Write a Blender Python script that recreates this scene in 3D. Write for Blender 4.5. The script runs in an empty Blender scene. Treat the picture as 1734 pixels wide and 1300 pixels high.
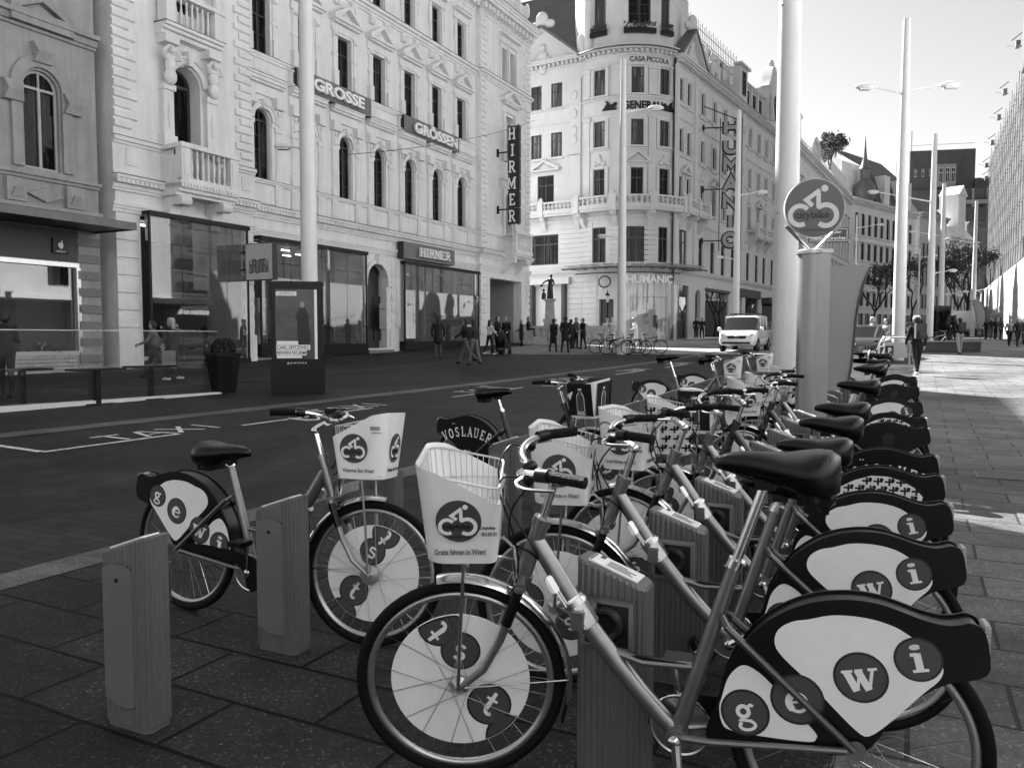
import bpy, bmesh, math, random
from math import pi, sin, cos, atan, hypot, radians, sqrt, tan, atan2
from mathutils import Vector, Matrix
sc = bpy.context.scene
COL = sc.collection
RND = random.Random(11)
# ---------------- camera ----------------
cd = bpy.data.cameras.new("camera"); cam = bpy.data.objects.new("camera", cd); COL.objects.link(cam)
cam.location = (0, 0, 1.43); cam.rotation_euler = (radians(90 - 3.307), 0, 0)
cd.sensor_width = 36; cd.lens = 36 * 1350 / 1734; cd.clip_start = 0.05; cd.clip_end = 3000
sc.camera = cam
sc.render.resolution_x = 1024; sc.render.resolution_y = 767
# ---------------- light ----------------
SUN_EL = 42.5; SUN_TO = Vector((-0.53, 0.848, 0)).normalized()
w = bpy.data.worlds.new("World"); sc.world = w; w.use_nodes = True
nt = w.node_tree; bg = nt.nodes['Background']; sky = nt.nodes.new('ShaderNodeTexSky')
sky.sky_type = 'NISHITA'; sky.sun_disc = False; sky.sun_elevation = radians(SUN_EL)
sky.sun_rotation = atan2(SUN_TO.x, SUN_TO.y); sky.dust_density = 1.2; sky.air_density = 1.0; sky.ozone_density = 1.0
bw = nt.nodes.new('ShaderNodeRGBToBW'); nt.links.new(sky.outputs[0], bw.inputs[0]); nt.links.new(bw.outputs[0], bg.inputs[0])
bg.inputs[1].default_value = 0.05
sl = bpy.data.lights.new("sun", 'SUN'); so = bpy.data.objects.new("sun", sl); COL.objects.link(so)
sl.energy = 5.0; sl.angle = radians(0.5); sl.color = (1, 1, 1)
d = -(SUN_TO * cos(radians(SUN_EL)) + Vector((0, 0, sin(radians(SUN_EL)))))
so.rotation_euler = d.to_track_quat('-Z', 'Y').to_euler()
so.location = (-40, 60, 60)
sc.view_settings.view_transform = 'Standard'; sc.view_settings.look = 'None'
sc.view_settings.exposure = 2.22; sc.view_settings.gamma = 1
# ---------------- ground height ----------------
def G(y):
    t = max(0.0, y - 6)
    if t <= 54: return .013 * t + .00018 * t * t
    return .702 + .5249 + .015 * (t - 54)
# ---------------- materials ----------------
MATS = {}
def M(name, v=.5, rough=.6, metal=0, bump=0, scale=20, var=0, vscale=3, spec=.5, coat=0, emit=0, alpha=None, trans=0, stain=0):
    if name in MATS: return MATS[name]
    m = bpy.data.materials.new(name); m.use_nodes = True; t = m.node_tree; n = t.nodes; l = t.links
    b = n['Principled BSDF']; b.inputs['Base Color'].default_value = (v, v, v, 1)
    b.inputs['Roughness'].default_value = rough; b.inputs['Metallic'].default_value = metal
    b.inputs['Specular IOR Level'].default_value = spec; b.inputs['Coat Weight'].default_value = coat
    if emit:
        b.inputs['Emission Color'].default_value = (1, 1, 1, 1); b.inputs['Emission Strength'].default_value = emit
    if trans: b.inputs['Transmission Weight'].default_value = trans
    tc = n.new('ShaderNodeTexCoord')
    if var or stain:
        nz = n.new('ShaderNodeTexNoise'); nz.inputs['Scale'].default_value = vscale; nz.inputs['Detail'].default_value = 6; nz.inputs['Roughness'].default_value = .65
        l.new(tc.outputs['Object'], nz.inputs['Vector'])
        mr = n.new('ShaderNodeMapRange'); mr.inputs['From Min'].default_value = .3; mr.inputs['From Max'].default_value = .7
        mr.inputs['To Min'].default_value = v * (1 - var); mr.inputs['To Max'].default_value = v * (1 + var * .6)
        l.new(nz.outputs[0], mr.inputs['Value']); out = mr.outputs[0]
        if stain:
            mp = n.new('ShaderNodeMapping'); mp.inputs['Scale'].default_value = (2.2, 2.2, .22); l.new(tc.outputs['Object'], mp.inputs[0])
            n2 = n.new('ShaderNodeTexNoise'); n2.inputs['Scale'].default_value = 1.6; n2.inputs['Detail'].default_value = 8; n2.inputs['Roughness'].default_value = .75
            l.new(mp.outputs[0], n2.inputs['Vector'])
            m2 = n.new('ShaderNodeMapRange'); m2.inputs['From Min'].default_value = .42; m2.inputs['From Max'].default_value = .7
            m2.inputs['To Min'].default_value = 1; m2.inputs['To Max'].default_value = 1 - stain; l.new(n2.outputs[0], m2.inputs['Value'])
            mu = n.new('ShaderNodeMath'); mu.operation = 'MULTIPLY'; l.new(out, mu.inputs[0]); l.new(m2.outputs[0], mu.inputs[1]); out = mu.outputs[0]
        l.new(out, b.inputs['Base Color'])
        if rough > .15:
            m3 = n.new('ShaderNodeMapRange'); m3.inputs['To Min'].default_value = rough * .8; m3.inputs['To Max'].default_value = min(1, rough * 1.25)
            l.new(nz.outputs[0], m3.inputs['Value']); l.new(m3.outputs[0], b.inputs['Roughness'])
    if bump:
        nb = n.new('ShaderNodeTexNoise'); nb.inputs['Scale'].default_value = scale; nb.inputs['Detail'].default_value = 5
        l.new(tc.outputs['Object'], nb.inputs['Vector'])
        bp = n.new('ShaderNodeBump'); bp.inputs['Strength'].default_value = bump; bp.inputs['Distance'].default_value = .02
        l.new(nb.outputs[0], bp.inputs['Height']); l.new(bp.outputs[0], b.inputs['Normal'])
    MATS[name] = m; return m
def paving(name, v, bw_, rh, mortar, rot, var=.25, msize=.012, off=.5, speck=.5, rough=.75, bumpd=.01, mdark=.25):
    m = bpy.data.materials.new(name); m.use_nodes = True; t = m.node_tree; n = t.nodes; l = t.links
    b = n['Principled BSDF']; b.inputs['Specular IOR Level'].default_value = .15; tc = n.new('ShaderNodeTexCoord'); mp = n.new('ShaderNodeMapping')
    mp.inputs['Rotation'].default_value = (0, 0, rot); l.new(tc.outputs['Object'], mp.inputs[0])
    # warp a little so that joints are not perfectly straight
    br = n.new('ShaderNodeTexBrick'); br.offset = off; br.inputs['Scale'].default_value = 1
    br.inputs['Brick Width'].default_value = bw_; br.inputs['Row Height'].default_value = rh
    br.inputs['Mortar Size'].default_value = msize; br.inputs['Mortar Smooth'].default_value = .3; br.inputs['Bias'].default_value = 0
    c1 = v * (1 - var); c2 = v * (1 + var)
    br.inputs['Color1'].default_value = (c1, c1, c1, 1); br.inputs['Color2'].default_value = (c2, c2, c2, 1)
    mo = v * mdark; br.inputs['Mortar'].default_value = (mo, mo, mo, 1)
    nz0 = n.new('ShaderNodeTexNoise'); nz0.inputs['Scale'].default_value = 2.5; l.new(tc.outputs['Object'], nz0.inputs['Vector'])
    vm = n.new('ShaderNodeVectorMath'); vm.operation = 'SCALE'; vm.inputs['Scale'].default_value = .02; l.new(nz0.outputs[1], vm.inputs[0])
    va = n.new('ShaderNodeVectorMath'); l.new(mp.outputs[0], va.inputs[0]); l.new(vm.outputs[0], va.inputs[1])
    l.new(va.outputs[0], br.inputs['Vector'])
    n1 = n.new('ShaderNodeTexNoise'); n1.inputs['Scale'].default_value = 1.1; n1.inputs['Detail'].default_value = 8; n1.inputs['Roughness'].default_value = .7
    l.new(tc.outputs['Object'], n1.inputs['Vector'])
    r1 = n.new('ShaderNodeMapRange'); r1.inputs['From Min'].default_value = .3; r1.inputs['From Max'].default_value = .7
    r1.inputs['To Min'].default_value = .6; r1.inputs['To Max'].default_value = 1.35; l.new(n1.outputs[0], r1.inputs['Value'])
    n5 = n.new('ShaderNodeTexNoise'); n5.inputs['Scale'].default_value = .22; n5.inputs['Detail'].default_value = 10; n5.inputs['Roughness'].default_value = .8; n5.inputs['Distortion'].default_value = .6
    l.new(tc.outputs['Object'], n5.inputs['Vector'])
    r5 = n.new('ShaderNodeMapRange'); r5.inputs['From Min'].default_value = .38; r5.inputs['From Max'].default_value = .62
    r5.inputs['To Min'].default_value = .5; r5.inputs['To Max'].default_value = 1.5; l.new(n5.outputs[0], r5.inputs['Value'])
    n2 = n.new('ShaderNodeTexNoise'); n2.inputs['Scale'].default_value = 75; n2.inputs['Detail'].default_value = 2
    l.new(tc.outputs['Object'], n2.inputs['Vector'])
    r2 = n.new('ShaderNodeMapRange'); r2.inputs['From Min'].default_value = .6; r2.inputs['From Max'].default_value = .72
    r2.inputs['To Min'].default_value = 1; r2.inputs['To Max'].default_value = 1 + speck * 5; l.new(n2.outputs[0], r2.inputs['Value'])
    n3 = n.new('ShaderNodeTexNoise'); n3.inputs['Scale'].default_value = 45; n3.inputs['Detail'].default_value = 4
    l.new(tc.outputs['Object'], n3.inputs['Vector'])
    r3 = n.new('ShaderNodeMapRange'); r3.inputs['To Min'].default_value = .6; r3.inputs['To Max'].default_value = 1.4; l.new(n3.outputs[0], r3.inputs['Value'])
    # dark gum spots
    vo = n.new('ShaderNodeTexVoronoi'); vo.inputs['Scale'].default_value = 3.2; l.new(tc.outputs['Object'], vo.inputs['Vector'])
    r4 = n.new('ShaderNodeMapRange'); r4.inputs['From Min'].default_value = .05; r4.inputs['From Max'].default_value = .1
    r4.inputs['To Min'].default_value = .55; r4.inputs['To Max'].default_value = 1; l.new(vo.outputs['Distance'], r4.inputs['Value'])
    o = br.outputs['Color']
    for s in (r1, r2, r3, r4, r5):
        mu = n.new('ShaderNodeVectorMath'); mu.operation = 'SCALE'; l.new(o, mu.inputs[0]); l.new(s.outputs[0], mu.inputs['Scale']); o = mu.outputs[0]
    l.new(o, b.inputs['Base Color'])
    rr = n.new('ShaderNodeMapRange'); rr.inputs['To Min'].default_value = rough * .7; rr.inputs['To Max'].default_value = min(1, rough * 1.2)
    l.new(n1.outputs[0], rr.inputs['Value']); l.new(rr.outputs[0], b.inputs['Roughness'])
    ms = n.new('ShaderNodeMath'); ms.operation = 'MULTIPLY_ADD'; ms.inputs[1].default_value = -1.0; ms.inputs[2].default_value = 1
    l.new(br.outputs['Fac'], ms.inputs[0]); ad = n.new('ShaderNodeMath'); ad.operation = 'MULTIPLY_ADD'; ad.inputs[1].default_value = .25
    l.new(n3.outputs[0], ad.inputs[0]); l.new(ms.outputs[0], ad.inputs[2])
    bp = n.new('ShaderNodeBump'); bp.inputs['Strength'].default_value = .6; bp.inputs['Distance'].default_value = bumpd
    l.new(ad.outputs[0], bp.inputs['Height']); l.new(bp.outputs[0], b.inputs['Normal'])
    MATS[name] = m; return m
def glass_mat(name, tint=.55, f0=.05, rough=.01):
    # clear pane: lets light through, mirrors more at a glancing angle (same from both sides)
    if name in MATS: return MATS[name]
    m = bpy.data.materials.new(name); m.use_nodes = True; t = m.node_tree; n = t.nodes; l = t.links
    n.remove(n['Principled BSDF']); out = n['Material Output']
    tr = n.new('ShaderNodeBsdfTransparent'); tr.inputs[0].default_value = (tint, tint, tint, 1)
    gl = n.new('ShaderNodeBsdfGlossy'); gl.inputs['Roughness'].default_value = rough; gl.inputs[0].default_value = (1, 1, 1, 1)
    lw = n.new('ShaderNodeLayerWeight'); lw.inputs[0].default_value = .5
    pw = n.new('ShaderNodeMath'); pw.operation = 'POWER'; pw.inputs[1].default_value = 4; l.new(lw.outputs['Facing'], pw.inputs[0])
    ma = n.new('ShaderNodeMath'); ma.operation = 'MULTIPLY_ADD'; ma.inputs[1].default_value = 1 - f0; ma.inputs[2].default_value = f0; l.new(pw.outputs[0], ma.inputs[0])
    mx = n.new('ShaderNodeMixShader'); l.new(ma.outputs[0], mx.inputs[0]); l.new(tr.outputs[0], mx.inputs[1]); l.new(gl.outputs[0], mx.inputs[2])
    l.new(mx.outputs[0], out.inputs[0]); MATS[name] = m; return m
# ---------------- mesh builder ----------------
class MB:
    def __init__(s): s.v = []; s.f = []; s.m = []; s.T = None
    def add(s, vs, fs, mi=0, T=None):
        o = len(s.v)
        for p in vs:
            p = tuple(p)
            if T is not None: p = T(p) if callable(T) else T @ Vector(p)
            if s.T is not None: p = s.T(p) if callable(s.T) else s.T @ Vector(p)
            s.v.append(tuple(p))
        for f in fs: s.f.append(tuple(i + o for i in f)); s.m.append(mi)
        return s
    def box(s, x0, x1, y0, y1, z0, z1, mi=0, T=None, nx=1):
        vs = []; fs = []
        for i in range(nx + 1):
            x = x0 + (x1 - x0) * i / nx
            vs += [(x, y0, z0), (x, y1, z0), (x, y1, z1), (x, y0, z1)]
        for i in range(nx):
            a = 4 * i; b = a + 4
            for k in range(4): fs.append((a + k, a + (k + 1) % 4, b + (k + 1) % 4, b + k))
        fs.append((3, 2, 1, 0)); e = 4 * nx; fs.append((e, e + 1, e + 2, e + 3))
        return s.add(vs, fs, mi, T)
    def frus(s, c, hx, hy, z0, z1, tx, ty, mi=0, T=None):
        x, y = c
        vs = [(x - hx, y - hy, z0), (x + hx, y - hy, z0), (x + hx, y + hy, z0), (x - hx, y + hy, z0),
              (x - tx, y - ty, z1), (x + tx, y - ty, z1), (x + tx, y + ty, z1), (x - tx, y + ty, z1)]
        return s.add(vs, [(3, 2, 1, 0), (4, 5, 6, 7), (0, 1, 5, 4), (1, 2, 6, 5), (2, 3, 7, 6), (3, 0, 4, 7)], mi, T)
    def prism(s, prof, x0, x1, mi=0, T=None, nx=1):
        """profile of (y,z) pairs run along x"""
        k = len(prof); vs = []; fs = []
        for i in range(nx + 1):
            x = x0 + (x1 - x0) * i / nx; vs += [(x, a, b) for a, b in prof]
        for i in range(nx):
            for j in range(k): a = i * k; fs.append((a + j, a + (j + 1) % k, a + k + (j + 1) % k, a + k + j))
        fs.append(tuple(range(k - 1, -1, -1))); fs.append(tuple(range(nx * k, nx * k + k)))
        return s.add(vs, fs, mi, T)
    def plate(s, out, y0, y1, mi=0, T=None):
        """outline of (x,z) pairs thickened between y0 and y1"""
        k = len(out); vs = [(a, y0, b) for a, b in out] + [(a, y1, b) for a, b in out]
        fs = [tuple(range(k)), tuple(range(2 * k - 1, k - 1, -1))] + [(j, (j + 1) % k + 0, (j + 1) % k + k, j + k) for j in range(k)]
        return s.add(vs, fs, mi, T)
    def tube(s, pts, r, n=8, mi=0, T=None, cap=True):
        pts = [Vector(p) for p in pts]
        rs = r if isinstance(r, (list, tuple)) else [r] * len(pts)
        vs = []; fs = []; prev = None
        for i, p in enumerate(pts):
            if i == 0: t = pts[1] - p
            elif i == len(pts) - 1: t = p - pts[i - 1]
            else: t = (pts[i + 1] - p).normalized() + (p - pts[i - 1]).normalized()
            t.normalize()
            if prev is None:
                a = Vector((0, 0, 1)) if abs(t.z) < .9 else Vector((1, 0, 0)); u = t.cross(a).normalized()
            else:
                u = (prev - t * prev.dot(t)).normalized()
            prev = u; v = t.cross(u)
            for k in range(n):
                a = 2 * pi * k / n; vs.append(p + (u * cos(a) + v * sin(a)) * rs[i])
        for i in range(len(pts) - 1):
            for k in range(n): a = i * n; fs.append((a + k, a + (k + 1) % n, a + n + (k + 1) % n, a + n + k))
        if cap: fs.append(tuple(range(n - 1, -1, -1))); e = (len(pts) - 1) * n; fs.append(tuple(range(e, e + n)))
        return s.add(vs, fs, mi, T)
    def lathe(s, prof, c=(0, 0), n=16, mi=0, T=None):
        vs = []; fs = []
        for r, z in prof:
            for k in range(n): a = 2 * pi * k / n; vs.append((c[0] + r * cos(a), c[1] + r * sin(a), z))
        for i in range(len(prof) - 1):
            for k in range(n): a = i * n; fs.append((a + k, a + (k + 1) % n, a + n + (k + 1) % n, a + n + k))
        fs.append(tuple(range(n - 1, -1, -1))); e = (len(prof) - 1) * n; fs.append(tuple(range(e, e + n)))
        return s.add(vs, fs, mi, T)
    def ball(s, c, r, n=10, mi=0, T=None, m=None):
        rx, ry, rz = r if isinstance(r, (tuple, list)) else (r, r, r); m = m or max(4, n // 2 + 1)
        vs = []; fs = []
        for i in range(1, m):
            t = pi * i / m
            for k in range(n): a = 2 * pi * k / n; vs.append((c[0] + rx * sin(t) * cos(a), c[1] + ry * sin(t) * sin(a), c[2] + rz * cos(t)))
        for i in range(m - 2):
            for k in range(n): a = i * n; fs.append((a + k, a + n + k, a + n + (k + 1) % n, a + (k + 1) % n))
        vs += [(c[0], c[1], c[2] + rz), (c[0], c[1], c[2] - rz)]; T0 = len(vs) - 2; e = (m - 2) * n
        for k in range(n): fs.append((T0, k, (k + 1) % n)); fs.append((T0 + 1, e + (k + 1) % n, e + k))
        return s.add(vs, fs, mi, T)
    def torus(s, c, R, r, axis='y', n=40, k=8, mi=0, T=None, ry=None, a0=0, a1=2 * pi):
        """ring round the y axis through c"""
        full = abs(a1 - a0 - 2 * pi) < 1e-6; ry = ry or r; N = n if full else n + 1; vs = []; fs = []
        for i in range(N):
            a = a0 + (a1 - a0) * i / n
            for j in range(k):
                b = 2 * pi * j / k; rr = R + r * cos(b)
                vs.append((c[0] + rr * cos(a), c[1] + ry * sin(b), c[2] + rr * sin(a)))
        for i in range(n):
            i2 = (i + 1) % N
            for j in range(k): fs.append((i * k + j, i2 * k + j, i2 * k + (j + 1) % k, i * k + (j + 1) % k))
        return s.add(vs, fs, mi, T)
    def mesh(s, name, mats, smooth=35, bevel=0):
        me = bpy.data.meshes.new(name); me.from_pydata(s.v, [], s.f)
        for m in (mats if isinstance(mats, (list, tuple)) else [mats]): me.materials.append(m)
        me.polygons.foreach_set('material_index', s.m)
        bm = bmesh.new(); bm.from_mesh(me)
        if bevel:
            bmesh.ops.remove_doubles(bm, verts=bm.verts, dist=1e-5)
            es = [e for e in bm.edges if e.is_manifold and e.calc_face_angle(0) > .6]
            bmesh.ops.bevel(bm, geom=es, offset=bevel, segments=2, affect='EDGES', clamp_overlap=True)
        bmesh.ops.recalc_face_normals(bm, faces=bm.faces); bm.to_mesh(me); bm.free()
        if smooth:
            me.shade_smooth(); me.set_sharp_from_angle(angle=radians(smooth))
        me.update(); return me
    def build(s, name, mats, parent=None, smooth=35, bevel=0, loc=None):
        o = bpy.data.objects.new(name, s.mesh(name, mats, smooth, bevel)); COL.objects.link(o)
        if parent: o.parent = parent
        if loc: o.location = loc
        return o
def tag(o, label=None, cat=None, group=None, kind=None):
    if label: o['label'] = label
    if cat: o['category'] = cat
    if group: o['group'] = group
    if kind: o['kind'] = kind
    return o
def empty(name, loc=(0, 0, 0), rz=0, label=None, cat=None, group=None):
    o = bpy.data.objects.new(name, None); COL.objects.link(o); o.location = loc; o.rotation_euler = (0, 0, rz); o.empty_display_size = .2
    return tag(o, label, cat, group)
def link_mesh(name, me, parent=None, mat=None):
    o = bpy.data.objects.new(name, me); COL.objects.link(o)
    if parent: o.parent = parent
    if mat is not None: o.matrix_local = mat
    return o
def copy_tree(o, parent=None):
    c = o.copy(); COL.objects.link(c)
    if parent: c.parent = parent; c.matrix_parent_inverse = o.matrix_parent_inverse.copy()
    for ch in o.children: copy_tree(ch, c)
    return c
def PX(px, d, dz=0): return ((px - 867) / 1350 * d, d, G(d) + dz)
def cr(pts, n=5, closed=False):
    """smooth curve through points"""
    P_ = [Vector(p) for p in pts]; N = len(P_); out = []
    for i in range(N if closed else N - 1):
        a = P_[i - 1] if (closed or i) else P_[0] * 2 - P_[1]; b = P_[i]; c = P_[(i + 1) % N]; d = P_[(i + 2) % N] if (closed or i + 2 < N) else P_[-1] * 2 - P_[-2]
        for k in range(n):
            t = k / n; out.append(.5 * ((2 * b) + (c - a) * t + (2 * a - 5 * b + 4 * c - d) * t * t + (3 * b - a - 3 * c + d) * t ** 3))
    if not closed: out.append(P_[-1])
    return [tuple(v) for v in out]
# ---------------- lettering ----------------
_tc = {}
def text_geo(s, bold=0, shear=0, spacing=1):
    k = (s, bold, shear, spacing)
    if k in _tc: return _tc[k]
    c = bpy.data.curves.new('t', 'FONT'); c.body = s; c.size = 1; c.offset = bold; c.shear = shear; c.extrude = .5
    c.space_character = spacing; c.align_x = 'CENTER'; c.resolution_u = 4
    o = bpy.data.objects.new('t', c); COL.objects.link(o)
    dg = bpy.context.evaluated_depsgraph_get(); me = bpy.data.meshes.new_from_object(o.evaluated_get(dg))
    vs = [tuple(v.co) for v in me.vertices]; fs = [tuple(p.vertices) for p in me.polygons]
    bpy.data.objects.remove(o); bpy.data.meshes.remove(me)
    x0 = min(v[0] for v in vs); x1 = max(v[0] for v in vs); y0 = min(v[1] for v in vs); y1 = max(v[1] for v in vs)
    r = ([((v[0] - (x0 + x1) / 2) , (v[1] - y0), v[2]) for v in vs], fs, x1 - x0, y1 - y0); _tc[k] = r; return r
def put_text(mb, s, x0, x1, z0, z1, y0, y1, mi=0, bold=0, T=None, shear=0, spacing=1, flip=1):
    """text filling x0..x1, z0..z1; faces -y; between y0 and y1"""
    vs, fs, W, Hh = text_geo(s, bold, shear, spacing)
    sx = (x1 - x0) / W; sz = (z1 - z0) / Hh
    mb.add([((x0 + x1) / 2 + v[0] * sx * flip, (y0 + y1) / 2 - v[2] * (y1 - y0), z0 + v[1] * sz) for v in vs], fs, mi, T)
def ribbon(mb, pts, w, y0, y1, mi=0, T=None):
    """mitred flat stroke along (x,z) points"""
    n = len(pts); ws = w if isinstance(w, (list, tuple)) else [w] * n; L = []; Rr = []
    for i in range(n):
        a = Vector(pts[max(0, i - 1)]); b = Vector(pts[min(n - 1, i + 1)]); p = Vector(pts[i])
        if 0 < i < n - 1:
            d1 = (p - a).normalized(); d2 = (b - p).normalized(); t = d1 + d2
            t = t.normalized() if t.length > 1e-6 else d1; k = 1 / max(.45, t.dot(d1))
        else: t = (b - a).normalized(); k = 1
        nn = Vector((-t.y, t.x)) * ws[i] / 2 * k; L.append(p + nn); Rr.append(p - nn)
    vs = []
    for a, b in zip(L, Rr): vs += [(a.x, y0, a.y), (b.x, y0, b.y), (b.x, y1, b.y), (a.x, y1, a.y)]
    fs = []
    for i in range(n - 1):
        a = 4 * i
        for k in range(4): fs.append((a + k, a + (k + 1) % 4, a + 4 + (k + 1) % 4, a + 4 + k))
    fs += [(3, 2, 1, 0), (4 * n - 4, 4 * n - 3, 4 * n - 2, 4 * n - 1)]
    mb.add(vs, fs, mi, T)
def arc(cx, cz, rx, rz, a0, a1, n=10): return [(cx + rx * cos(radians(a0 + (a1 - a0) * i / n)), cz + rz * sin(radians(a0 + (a1 - a0) * i / n))) for i in range(n + 1)]
W_ = .17
def S_(x, z, w=.34): return ([(x - w / 2, z), (x + w / 2, z)], .1)
GL = {  # slab serif capitals, unit height, (strokes, width)
 'H': ([([(.2, 0), (.2, 1)], W_), ([(.8, 0), (.8, 1)], W_), ([(.2, .5), (.8, .5)], .13), S_(.2, .05), S_(.8, .05), S_(.2, .95), S_(.8, .95)], 1.0),
 'I': ([([(.25, 0), (.25, 1)], W_), S_(.25, .05, .42), S_(.25, .95, .42)], .5),
 'R': ([([(.2, 0), (.2, 1)], W_), ([(.05, .94), (.45, .94)] + arc(.5, .72, .22, .22, 90, -90, 8) + [(.2, .5)], .13), ([(.45, .48), (.78, .03)], W_), S_(.2, .05), S_(.82, .05, .24)], .9),
 'M': ([([(.18, 0), (.18, 1)], .15), ([(.98, 0), (.98, 1)], W_), ([(.2, .97), (.58, .25), (.96, .97)], .15), S_(.18, .05, .32), S_(.98, .05), S_(.12, .95, .28), S_(1.04, .95, .28)], 1.16),
 'E': ([([(.2, 0), (.2, 1)], W_), ([(.05, .94), (.7, .94), (.7, .76)], .11), ([(.2, .5), (.56, .5)], .12), ([(.05, .06), (.74, .06), (.74, .26)], .11)], .82),
 'V': ([([(.12, 1), (.45, .04)], .19), ([(.78, 1), (.47, .04)], .08), S_(.12, .97, .3), S_(.78, .97, .26)], .9),
 'O': ([(arc(.45, .5, .34, .44, 0, 360, 20), .16)], .9),
 'S': ([(arc(.4, .72, .25, .22, 20, 200, 8) + [(.2, .6), (.6, .4)] + arc(.4, .28, .26, .22, 20, -170, 8)[1:], .15)], .8),
 'L': ([([(.2, 0), (.2, 1)], .18), ([(.05, .05), (.7, .05), (.7, .28)], .1), S_(.2, .96)], .78),
 'A': ([([(.12, 0), (.46, .97)], .08), ([(.44, .97), (.78, 0)], .19), ([(.26, .32), (.64, .32)], .08), S_(.12, .03, .26), S_(.78, .03, .3)], .9),
 'U': ([([(.2, 1), (.2, .3)] + arc(.47, .3, .27, .25, 180, 360, 10)[1:] + [(.74, 1)], .13), S_(.2, .96), S_(.74, .96, .26)], .95),
 # lower case display letters
 'i': ([(arc(.28, .9, .12, .045, 0, 360, 14), .1), ([(.3, .08), (.3, .68)], .24), ([(.08, .64), (.3, .64)], .12), ([(.06, .05), (.56, .05)], .1)], .6),
 'w': ([([(.14, .68), (.32, .04)], .21), ([(.34, .06), (.5, .6)], .09), ([(.46, .68), (.66, .04)], .21), ([(.68, .06), (.86, .64)], .09), ([(0, .67), (.32, .67)], .08), ([(.38, .67), (.6, .67)], .08), ([(.74, .67), (1, .67)], .08)], 1.0),
 'e': ([(arc(.36, .35, .25, .28, 8, 330, 20), [.1] * 5 + [.2] * 9 + [.1] * 7), ([(.14, .37), (.6, .37)], .07)], .72),
 'g': ([(arc(.32, .5, .17, .18, 0, 360, 16), .13), ([(.46, .62), (.58, .7), (.66, .64)], .09), ([(.3, .3), (.2, .22), (.5, .16)] + arc(.36, .02, .24, .15, 50, -230, 14), .1)], .72),
 't': ([([(.26, .98), (.26, .24)] + arc(.42, .24, .16, .18, 180, 320, 8)[1:], [.14, .2] + [.15] * 8), ([(.04, .66), (.5, .66)], .1)], .55),
 's': ([(arc(.3, .52, .17, .15, 20, 210, 8) + arc(.3, .2, .2, .16, 40, -160, 9), .13)], .6),
}
def glyph(mb, ch, x, z, h, y0, y1, mi=0, T=None, sx=1, rot=0, ctr=False, shear=0):
    st, wd = GL['O' if ch == 'Ö' else ch]
    ca, sa = cos(rot), sin(rot); cx, cz = (wd / 2, .42) if ctr else (0, 0)
    dy = (y1 - y0)
    for i, (pts, w_) in enumerate(st):
        tmp = MB(); ribbon(tmp, pts, w_, 0, 1)
        def f(p):
            a = (p[0] - cx + shear * (p[2] - cz)) * sx * h; b = (p[2] - cz) * h
            return (x + a * ca - b * sa, y0 + (y1 - y0) * (p[1] + (0 if p[1] > .5 else -.06 * i)), z + a * sa + b * ca)
        mb.add([f(v) for v in tmp.v], tmp.f, mi, T)
    if ch == 'Ö':
        for q in (.3, .6): mb.box(x + (q - .06) * sx * h, x + (q + .06) * sx * h, y0, y1, z + 1.06 * h, z + 1.17 * h, mi, T)
    return wd * sx * h
def word(mb, s, x0, x1, z0, z1, y0, y1, mi=0, T=None, gap=.08):
    h = z1 - z0; tot = sum(GL['O' if c == 'Ö' else c][1] for c in s) + gap * (len(s) - 1); sx = (x1 - x0) / (tot * h); x = x0
    for c in s: x += glyph(mb, c, x, z0, h, y0, y1, mi, T, sx) + gap * sx * h
# ================= facade helpers (local frame: x along the wall, -y outwards, z up) =================
def wall(mb, x0, x1, z0, z1, ops, yf=0, yb=.35, mi=0, T=None):
    """front skin with reveals; ops = (xa,xb,za,zb,arch_rise)"""
    xs = sorted({x0, x1, *[o[0] for o in ops], *[o[1] for o in ops]}); zs = sorted({z0, z1, *[o[2] for o in ops], *[o[3] for o in ops]})
    xs = [x for x in xs if x0 <= x <= x1]; zs = [z for z in zs if z0 <= z <= z1]
    for i in range(len(xs) - 1):
        run = None
        for j in range(len(zs) - 1):
            cx = (xs[i] + xs[i + 1]) / 2; cz = (zs[j] + zs[j + 1]) / 2
            hole = any(o[0] < cx < o[1] and o[2] < cz < o[3] for o in ops)
            if not hole:
                mb.add([(xs[i], yf, zs[j]), (xs[i + 1], yf, zs[j]), (xs[i + 1], yf, zs[j + 1]), (xs[i], yf, zs[j + 1])], [(0, 1, 2, 3)], mi, T)
    for o in ops:
        xa, xb, za, zb = o[:4]; rise = o[4] if len(o) > 4 else 0
        zt = zb - rise
        mb.add([(xa, yf, za), (xa, yb, za), (xa, yb, zt), (xa, yf, zt)], [(0, 1, 2, 3)], mi, T)
        mb.add([(xb, yf, za), (xb, yb, za), (xb, yb, zt), (xb, yf, zt)], [(3, 2, 1, 0)], mi, T)
        mb.add([(xa, yf, za), (xb, yf, za), (xb, yb, za), (xa, yb, za)], [(0, 1, 2, 3)], mi, T)
        if rise:
            cx = (xa + xb) / 2; rx = (xb - xa) / 2; A = [(cx - rx * cos(pi * k / 12), zt + rise * sin(pi * k / 12)) for k in range(13)]
            for k in range(12):
                (a, b), (c, d) = A[k], A[k + 1]
                mb.add([(a, yf, b), (c, yf, d), (c, yf, zb), (a, yf, zb)], [(0, 1, 2, 3)], mi, T)
                mb.add([(a, yf, b), (c, yf, d), (c, yb, d), (a, yb, b)], [(3, 2, 1, 0)], mi, T)
        else:
            mb.add([(xa, yf, zb), (xb, yf, zb), (xb, yb, zb), (xa, yb, zb)], [(3, 2, 1, 0)], mi, T)
_wm = {}
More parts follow.
